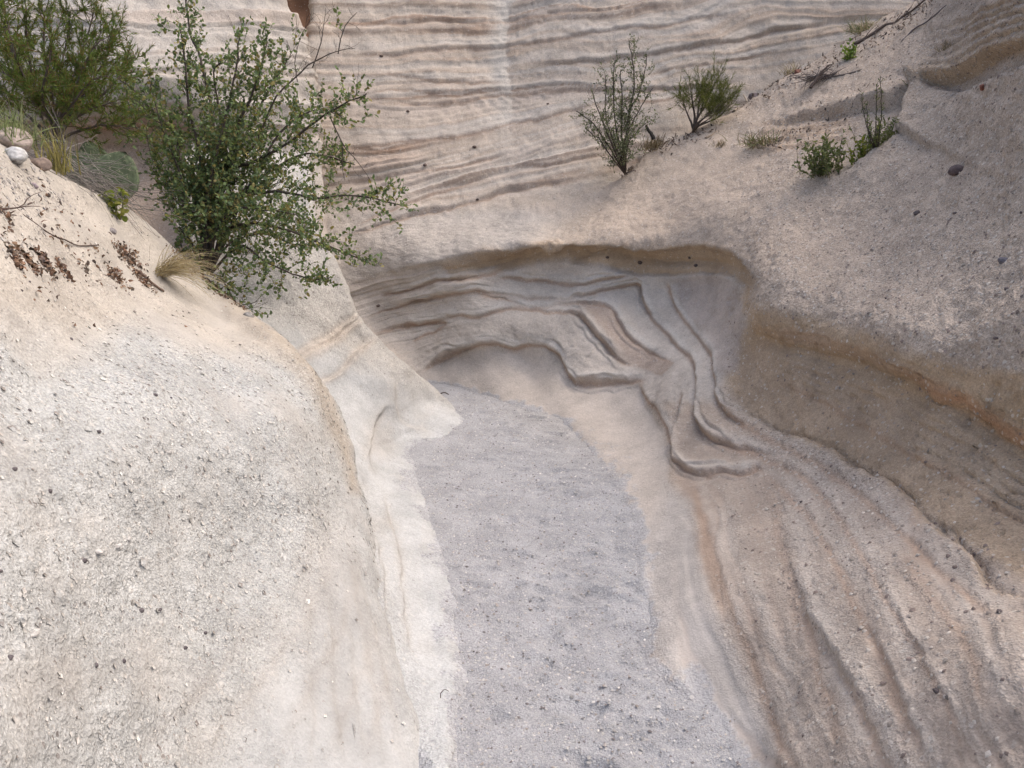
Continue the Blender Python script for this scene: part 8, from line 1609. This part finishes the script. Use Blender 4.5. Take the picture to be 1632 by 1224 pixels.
# ---- prickly pear
def cactus_pad(mb, spines, base, axis, side, L, Wd, T, rs):
    axis = axis / np.linalg.norm(axis); side = side - axis * (side @ axis); side /= np.linalg.norm(side); nrm = np.cross(side, axis)
    nu, nv = 26, 15
    v = []; c = []
    for i in range(nv):
        t = i / (nv - 1); w = math.sin(math.pi * t ** 0.82) ** 0.62
        for j in range(nu):
            a = 2 * math.pi * j / nu
            sc = 1 + 0.035 * math.cos(a * 10) * (abs(math.cos(a)) > 0.5) + 0.025 * math.sin(t * 34) * abs(math.cos(a))
            v.append(base + axis * L * t + side * (0.5 * Wd * w * math.cos(a) * sc) + nrm * (0.5 * T * (0.25 + 0.75 * w) * (w > 0.02) * math.sin(a)))
            c.append(np.array((0.115, 0.145, 0.085)) * (0.65 + 0.7 * rs.random()) * (1.25 if abs(math.cos(a)) > 0.92 else 1.0))
    f = []
    for i in range(nv - 1):
        for j in range(nu):
            k = (j + 1) % nu
            f += [(i * nu + j, i * nu + k, (i + 1) * nu + k), (i * nu + j, (i + 1) * nu + k, (i + 1) * nu + j)]
    mb.add(np.array(v), f, np.array(c))
    for k in range(64):
        t = 0.12 + 0.86 * rs.random(); w = math.sin(math.pi * t ** 0.82) ** 0.62; a = 2 * math.pi * rs.random()
        p = base + axis * L * t + side * (0.5 * Wd * w * math.cos(a)) + nrm * (0.5 * T * math.sin(a))
        for _ in range(2):
            d = side * math.cos(a) + nrm * math.sin(a) * 2 + rs.normal(size=3) * 0.6
            spines.tube(np.array([p, p + d / np.linalg.norm(d) * (0.012 + 0.016 * rs.random())]), 0.0009, 0.0003, np.array((0.55, 0.48, 0.36)), 3)


rp_ = np.random.default_rng(15)
croot = np.array((-2.080, 4.106, 1.570))
ce = empty('prickly_pear', croot)
tag(ce, 'green prickly pear cactus with flat round pads on the left rim', 'cactus')
for base, tip, wd in (((-1.998, 4.050, 1.553), (-1.899, 4.111, 1.780), 0.22), ((-2.111, 4.119, 1.618), (-2.180, 4.164, 1.787), 0.19), ((-2.106, 4.245, 1.702), (-2.203, 4.332, 1.834), 0.13)):
    pb, sp_ = MB(), MB()
    base, tip = np.array(base), np.array(tip)
    cactus_pad(pb, sp_, base, tip - base, np.array((1.0, 0.35, 0.1)), np.linalg.norm(tip - base), wd, 0.03, rp_)
    po = pb.build('pad', MAT_PAD, ce, croot)
    sp_.build('spines', MAT_DRY, po, croot)['kind'] = 'stuff'


# ---- stones
def stone(name, label, cat, centre, size, col, rs, group=None, sink=0.25, nrm=None, sub=2):
    import bmesh
    bm = bmesh.new()
    bmesh.ops.create_icosphere(bm, subdivisions=sub, radius=1.0)
    v = np.array([q.co[:] for q in bm.verts]); f = np.array([[x.index for x in q.verts] for q in bm.faces])
    bm.free()
    for k in range(9):                                   # knock flat facets
        d = rs.normal(size=3); d /= np.linalg.norm(d); h = 0.62 + 0.25 * rs.random()
        o = np.maximum(v @ d - h, 0); v -= o[:, None] * d * 0.9
    v *= (1 + 0.07 * fbm(v * 2.2 + rs.random() * 30, 3))[:, None]
    v *= np.asarray(size)
    a = rs.random() * 6.28
    R = np.array(((math.cos(a), -math.sin(a), 0), (math.sin(a), math.cos(a), 0), (0, 0, 1)))
    v = v @ R.T
    n = np.array((0, 0, 1.0)) if nrm is None else nrm
    c = np.asarray(centre) + n * min(size) * (1 - 2 * sink)
    cc = np.asarray(col) * (1 + 0.15 * rs.normal(size=(len(v), 1))).clip(0.6, 1.4)
    o = mesh_object(name, v, f, MAT_STONE, sub > 2, None, cc)
    o.location = c
    tag(o, label, cat, group)
    return o


rk = np.random.default_rng(23)
stone('boulder', 'smooth pinkish boulder at the left edge of the bank', 'boulder', snap(D0, (-1.905, 3.208, 1.767))[0], (0.075, 0.06, 0.05), (0.44, 0.37, 0.33), rk, sink=0.15, sub=3)
stone('boulder', 'pale grey stone in front of the pinkish boulder', 'boulder', snap(D0, (-1.861, 3.122, 1.724))[0], (0.055, 0.04, 0.032), (0.50, 0.50, 0.50), rk, sink=0.2, sub=3)
stone('rock', 'small brown rock at the rim between the stones and the cactus', 'rock', snap(D0, (-1.892, 3.358, 1.712))[0], (0.045, 0.04, 0.03), (0.24, 0.19, 0.165), rk, sub=3)
stone('rock', 'flat grey stone lying at the far end of the gravel floor', 'rock', (-0.047, 5.795, -0.048), (0.055, 0.035, 0.016), (0.30, 0.285, 0.27), rk, sub=3)
for (px_c, nm, lab, sz, cl) in (
        (snap(W0, (2.274, 4.218, 1.681)), 'rock', 'dark brown rounded stone alone on the upper part of the right flank', 0.045, (0.13, 0.10, 0.10)),
        (snap(W0, (2.085, 7.588, 2.357)), 'rock', 'dark grey stone on the slope just right of the broom-like shrub', 0.055, (0.17, 0.14, 0.14)),
        (snap(W0, (2.490, 4.428, 2.096)), 'rock', 'small reddish stone below the jutting block', 0.026, (0.26, 0.11, 0.08)),
        (snap(W0, (2.489, 7.456, 2.511)), 'rock', 'reddish brown stone lying left of the dead stem heap', 0.04, (0.26, 0.13, 0.10)),
        (snap(W0, (2.111, 4.271, 1.462)), 'rock', 'little dark stone below and left of the rounded dark stone', 0.022, (0.13, 0.11, 0.11)),
        (snap(W0, (1.873, 3.111, 1.366)), 'rock', 'small bluish stone on the right flank near the right edge', 0.022, (0.16, 0.15, 0.17)),
        (snap(D0, (-1.301, 3.878, 0.991)), 'rock', 'rounded grey stone set in the dome rim below the large shrub', 0.035, (0.27, 0.26, 0.25)),
        (snap(D0, (-1.778, 3.637, 1.440)), 'rock', 'grey stone in the leaf litter left of the large shrub', 0.025, (0.27, 0.25, 0.25)),
        (snap(D0, (-1.802, 3.125, 1.640)), 'rock', 'mauve stone below the boulders on the sandy bank', 0.022, (0.30, 0.25, 0.27))):
    stone(nm, lab, 'rock', px_c[0], (sz, sz * 0.8, sz * 0.7), cl, rk, sink=0.35, nrm=px_c[1], sub=3)
for p, lab in (((-1.160, 1.860, 1.145), "dark pebble near the left edge, level with the dome's widest part"),
             ((-1.095, 2.364, 1.027), "left one of two dark pebbles side by side high on the dome"),
             ((-1.075, 2.425, 1.005), "right one of two dark pebbles side by side high on the dome"),
             ((-1.074, 1.996, 1.045), "grey-brown pebble below and left of the pebble pair high on the dome"),
             ((-0.931, 1.630, 0.861), "dark pebble just left of the row of white pumice lumps"),
             ((-0.869, 1.712, 0.690), "left one of two dark pebbles in the lower middle of the dome"),
             ((-0.858, 1.768, 0.659), "right one of two dark pebbles in the lower middle of the dome"),
             ((-0.937, 2.102, 0.811), "small brown pebble above the row of white pumice lumps"),
             ((-0.776, 2.440, 0.598), "black pebble on the right side of the dome near its curved edge"),
             ((-0.954, 1.376, 0.979), "dark pebble at the left edge, level with the white pumice lumps"),
             ((-0.842, 1.553, 0.660), "right one of two brown pebbles low on the dome"),
             ((-0.851, 1.466, 0.705), "left one of two brown pebbles low on the dome"),
             ((-0.802, 1.765, 0.551), "lone grey pebble low on the dome, right of the brown pair"),
             ((-1.066, 1.632, 1.080), "dark pebble near the left edge, halfway up the dome"),
             ((-1.343, 2.406, 1.196), "tiny pebble on the sandy upper dome below the leaf litter"),
             ((-1.440, 2.331, 1.354), "lower grey stone chip below the litter line at the left edge"),
             ((-1.471, 2.430, 1.364), "upper grey stone chip below the litter line at the left edge"),
             ((-0.790, 1.864, 0.531), "small pebble right of the lower middle pebble pair"),
             ((-1.014, 1.668, 1.011), "tiny dark pebble left of centre, halfway up the dome"),
             ((-0.879, 1.253, 0.869), "greenish grey pebble in the lower left corner of the dome"),
             ((-0.872, 3.489, 0.712), "tiny dark pebble right on the curved edge of the dome")):
    k = snap(D0, p); sz = 0.006 + 0.004 * rk.random()
    stone('pebble', lab, 'pebble', k[0], (sz * 1.0, sz * 0.85, sz * 0.7), (0.13, 0.115, 0.12), rk, 'dark pebbles in the dome', 0.35, k[1])
for p, lab in (((-0.931, 1.755, 0.832), "largest white pumice lump in the row on the left dome"),
             ((-0.934, 1.676, 0.856), "leftmost white pumice lump of the row on the left dome"),
             ((-0.932, 1.818, 0.823), "rightmost white pumice lump of the row on the left dome"),
             ((-0.892, 1.355, 0.854), "lone white pumice lump in the lower left of the dome"),
             ((-0.981, 2.172, 0.912), "pumice lump high above the row, in the middle of the dome")):
    k = snap(D0, p); sz = 0.008 + 0.004 * rk.random()
    stone('pumice_lump', lab, 'pumice', k[0], (sz * 1.4, sz * 0.85, sz * 0.7), (0.54, 0.52, 0.495), rk, 'pumice lumps in the dome', 0.4, k[1])
for p, lab in (((1.661, 2.740, 1.137), "dark pebble just above the lip of the ochre undercut"),
             ((1.231, 1.806, 0.617), "dark pebble at the right edge below the ochre undercut"),
             ((0.994, 1.616, 0.520), "dark round pebble low in the right corner of the flank"),
             ((1.220, 3.153, 0.336), "small dark pebble at the top of the ribbed lower flank"),
             ((2.016, 3.261, 1.541), "dark pebble cut by the right edge, high on the flank"),
             ((1.698, 3.641, 1.144), "little dark pebble in the middle of the right flank above the undercut"),
             ((2.105, 3.911, 1.494), "dark pebble below the rounded dark stone"),
             ((1.792, 2.943, 1.297), "dark pebble below the small bluish stone")):
    k = snap(W0, p); sz = 0.008 + 0.005 * rk.random()
    stone('pebble', lab, 'pebble', k[0], (sz * 1.0, sz * 0.85, sz * 0.7), (0.13, 0.11, 0.11), rk, 'dark pebbles in the right flank', 0.35, k[1])
for p, lab in (((-1.227, 8.095, 2.718), "dark round pebble near the bare twigs of the large shrub, on the back wall"),
             ((-0.340, 7.692, 1.893), "dark pebble left of the corner in the middle of the back wall"),
             ((-0.300, 7.309, 1.441), "dark pebble on the lowest thick brown band of the back wall"),
             ((-0.787, 7.566, 1.726), "small pebble in the back wall left of the middle pebble"),
             ((-1.140, 6.890, 0.556), "dark pebble in the alcove wall beside the pale outcrop"),
             ((0.337, 7.869, 2.283), "small pebble on the back wall right of the corner"),
             ((-0.967, 7.865, 2.211), "tiny pebble on the pale upper left part of the back wall"),
             ((0.744, 6.228, 1.046), "leftmost dark pebble in the brown channel under the alcove lip"),
             ((0.954, 6.175, 1.028), "second dark pebble in the brown channel under the alcove lip"),
             ((1.290, 5.959, 1.056), "third dark pebble in the brown channel under the alcove lip"),
             ((1.337, 5.894, 1.031), "rightmost dark pebble in the brown channel under the alcove lip")):
    k = snap(W0, p); sz = 0.014 + 0.010 * rk.random()
    stone('pebble', lab, 'pebble', k[0], (sz * 1.0, sz * 0.85, sz * 0.7), (0.13, 0.10, 0.09), rk, 'dark pebbles in the back wall', 0.4, k[1])

# floor oddments
stick('twig', 'thin curled twig on the pale silt beside the floor', 'twig', [(-0.222, 2.162, 0.110), (-0.221, 2.166, 0.125), (-0.207, 2.169, 0.135), (-0.195, 2.167, 0.129)], 0.0016, 0.0008, (0.12, 0.09, 0.07), rc)
stick('twig', 'short dark twig lying on the far left of the gravel floor', 'twig', [(-0.566, 6.017, 0.007), (-0.527, 6.019, 0.016), (-0.488, 6.016, 0.002)], 0.006, 0.004, (0.12, 0.10, 0.09), rc)


# ------------------------------------------------------------------ litter, grains and gravel nobody could count
def scatter_grains(name, label, S, n, mask, size, cols, seed, flat=0.7, cat=None):
    r = np.random.default_rng(seed)
    g = S.p.reshape(S.R, S.C, 3)
    area = np.linalg.norm(np.cross(np.gradient(g, axis=0), np.gradient(g, axis=1)), axis=-1).ravel()
    w = area * mask
    k = r.choice(len(w), n, p=w / w.sum())
    return grains(name, label, S.p[k] + r.normal(size=(n, 3)) * 0.0015, S.n[k], size, cols, r, flat)


def grains(name, label, P, N, size, cols, r, flat):
    n = len(P)
    T = np.cross(N, r.normal(size=(n, 3))); T /= np.linalg.norm(T, axis=1)[:, None] + 1e-9
    B = np.cross(N, T)
    s = (size[0] + (size[1] - size[0]) * r.random(n) ** 3)[:, None]
    j = lambda: 0.7 + 0.6 * r.random((n, 1))
    v = np.stack([P + T * s * j(), P + B * s * j() * 0.8, P - T * s * j(), P - B * s * j() * 0.8, P + N * s * flat * j() + T * s * 0.25 * r.normal(size=(n, 1))], 1)
    f = np.array([(0, 1, 4), (1, 2, 4), (2, 3, 4), (3, 0, 4)])
    F = (f[None] + 5 * np.arange(n)[:, None, None]).reshape(-1, 3)
    C = np.repeat(jitter_colours(np.array(cols), n, r, 0.16), 5, 0)
    o = mesh_object(name, v.reshape(-1, 3), F, MAT_STONE, False, None, C)
    tag(o, label, kind='stuff')
    return o


TUFF = ((0.56, 0.54, 0.51), (0.50, 0.48, 0.45), (0.60, 0.58, 0.55), (0.44, 0.41, 0.38), (0.52, 0.49, 0.46), (0.30, 0.27, 0.25))
vis = (D0.u > -60) & (D0.u < 640) & (D0.v > 240) & (D0.v < 1260)
scatter_grains('pumice_grit', 'coarse pale grit weathering out of the dome', D0, 26000, vis * (0.12 + D0.grit ** 2), (0.0018, 0.0105), TUFF, 61, 0.6)
scatter_grains('pumice_clasts', 'larger pale and dark clasts bedded in the dome', D0, 420, vis * (0.05 + D0.grit ** 3), (0.006, 0.017), ((0.56, 0.55, 0.53), (0.52, 0.50, 0.48), (0.60, 0.59, 0.57), (0.30, 0.28, 0.27), (0.47, 0.44, 0.40)), 64, 0.45)
bank = polymask(D0.u, D0.v, ((-40, 262), (60, 268), (115, 320), (60, 345), (-40, 320)), 18) + 0.5 * polymask(D0.u, D0.v, ((-40, 380), (60, 378), (40, 412), (-40, 415)), 14)
scatter_grains('bank_gravel', 'small grey stones strewn on the bank below the boulders', D0, 900, bank + 1e-9, (0.003, 0.014), ((0.36, 0.34, 0.33), (0.45, 0.42, 0.40), (0.27, 0.26, 0.27), (0.50, 0.45, 0.40)), 66, 0.7)
WT = ((0.47, 0.42, 0.37), (0.42, 0.37, 0.33), (0.52, 0.47, 0.42), (0.36, 0.31, 0.27), (0.25, 0.2, 0.18))
visw = (W0.u > 880) & (W0.u < 1690) & (W0.v > -10) & (W0.v < 1260) & (W0.row < NL)
scatter_grains('slope_grit', 'coarse tan grit on the right flank', W0, 26000, visw * np.clip(flank + 0.3 * terrace + 0.25 * und, 0, 1) * (0.2 + W0.grit), (0.0025, 0.011), WT, 62, 0.6)
r = np.random.default_rng(63)
n = 30000
gyy = 1.3 + 5.2 * r.random(n) ** 1.7; gxx = -0.5 + 1.6 * r.random(n)
gz = np.zeros(n)
ii = np.clip(np.searchsorted(gy, gyy), 0, len(gy) - 1); jj = np.clip(np.searchsorted(gx, gxx), 0, len(gx) - 1)
gz = FZ.reshape(len(gy), len(gx))[ii, jj]
GR = ((0.42, 0.41, 0.40), (0.50, 0.48, 0.46), (0.34, 0.33, 0.33), (0.56, 0.54, 0.52), (0.20, 0.18, 0.18), (0.40, 0.36, 0.33))
grains('gravel', 'loose grey gravel on the canyon floor', np.c_[gxx, gyy, gz], np.tile((0, 0, 1.0), (n, 1)), (0.0014, 0.0085), GR, r, 0.7)


def litter(name, label, S, spots, cols, seed, leaf=(0.02, 0.012)):
    r = np.random.default_rng(seed)
    b = MB()
    for p, sp, n in spots:
        P = np.asarray(p) + r.normal(size=(n, 3)) * np.asarray(sp)
        idx = np.array([int(np.argmin(((S.sub - q) ** 2).sum(1))) for q in P])
        Q = S.subp[idx] + S.subn[idx] * (0.0 + 0.007 * r.random((n, 1)))
        b.leaves(Q, r.normal(size=(n, 3)) + S.subn[idx] * 0.3, leaf[0] * (0.5 + r.random(n)), leaf[1] * (0.5 + r.random(n)), jitter_colours(np.array(cols), n, r, 0.3), r, 0.5)
    o = b.build(name, MAT_DRY)
    tag(o, label, kind='stuff')


m = (D0.u > -40) & (D0.u < 420) & (D0.v > 220) & (D0.v < 520)
D0.subp, D0.subn = D0.p[m][::3], D0.n[m][::3]; D0.sub = D0.subp
RED = ((0.17, 0.10, 0.07), (0.21, 0.13, 0.09), (0.14, 0.095, 0.075), (0.28, 0.19, 0.13), (0.11, 0.085, 0.075), (0.20, 0.16, 0.13))
litter('leaf_litter', 'reddish brown dead leaves caught in lines on the left bank, some added as shade along the rim', D0,
       [((-1.515, 2.436, 1.431), (0.05, 0.015, 0.012), 300), ((-1.526, 2.531, 1.415), (0.05, 0.015, 0.012), 380), ((-1.547, 2.685, 1.391), (0.05, 0.015, 0.012), 380), ((-1.565, 2.848, 1.359), (0.04, 0.02, 0.02), 140), ((-1.717, 3.602, 1.347), (0.035, 0.05, 0.03), 300), ((-1.707, 3.663, 1.313), (0.04, 0.05, 0.03), 240),
        ((-1.614, 3.308, 1.286), (0.05, 0.03, 0.02), 300), ((-1.630, 3.565, 1.240), (0.05, 0.03, 0.02), 260), ((-1.599, 3.042, 1.345), (0.03, 0.02, 0.02), 60), ((-1.504, 2.550, 1.371), (0.2, 0.08, 0.05), 120), ((-1.704, 3.145, 1.487), (0.2, 0.15, 0.08), 180), ((-1.666, 2.672, 1.569), (0.04, 0.03, 0.02), 120), ((-1.734, 4.242, 1.219), (0.06, 0.06, 0.03), 260), ((-1.619, 4.305, 1.104), (0.04, 0.05, 0.03), 260), ((-1.487, 4.169, 1.051), (0.03, 0.04, 0.03), 150), ((-1.370, 4.032, 1.011), (0.03, 0.04, 0.03), 80)], RED, 71, (0.018, 0.011))  # last rim spots added to stand in for shade below the shrub
m = (W0.u > 900) & (W0.u < 1640) & (W0.v > -20) & (W0.v < 330) & (W0.row < NL)
W0.subp, W0.subn = W0.p[m][::4], W0.n[m][::4]; W0.sub = W0.subp
litter('slope_litter', 'dead bits of stem and leaf strewn over the upper right slope', W0,
       [((1.316, 7.199, 1.871), (0.12, 0.08, 0.06), 90), ((1.522, 7.172, 1.942), (0.12, 0.08, 0.06), 110), ((2.184, 7.426, 2.328), (0.15, 0.12, 0.1), 120), ((2.595, 7.331, 2.522), (0.25, 0.2, 0.15), 160), ((3.045, 7.196, 2.751), (0.25, 0.2, 0.15), 180), ((2.057, 6.490, 1.905), (0.12, 0.08, 0.06), 60), ((3.317, 7.162, 2.938), (0.25, 0.2, 0.15), 130), ((0.987, 7.108, 1.683), (0.06, 0.05, 0.03), 50), ((2.424, 6.362, 2.104), (0.3, 0.2, 0.15), 110)], ((0.17, 0.13, 0.11), (0.22, 0.17, 0.14), (0.12, 0.10, 0.09)), 72, (0.03, 0.010))
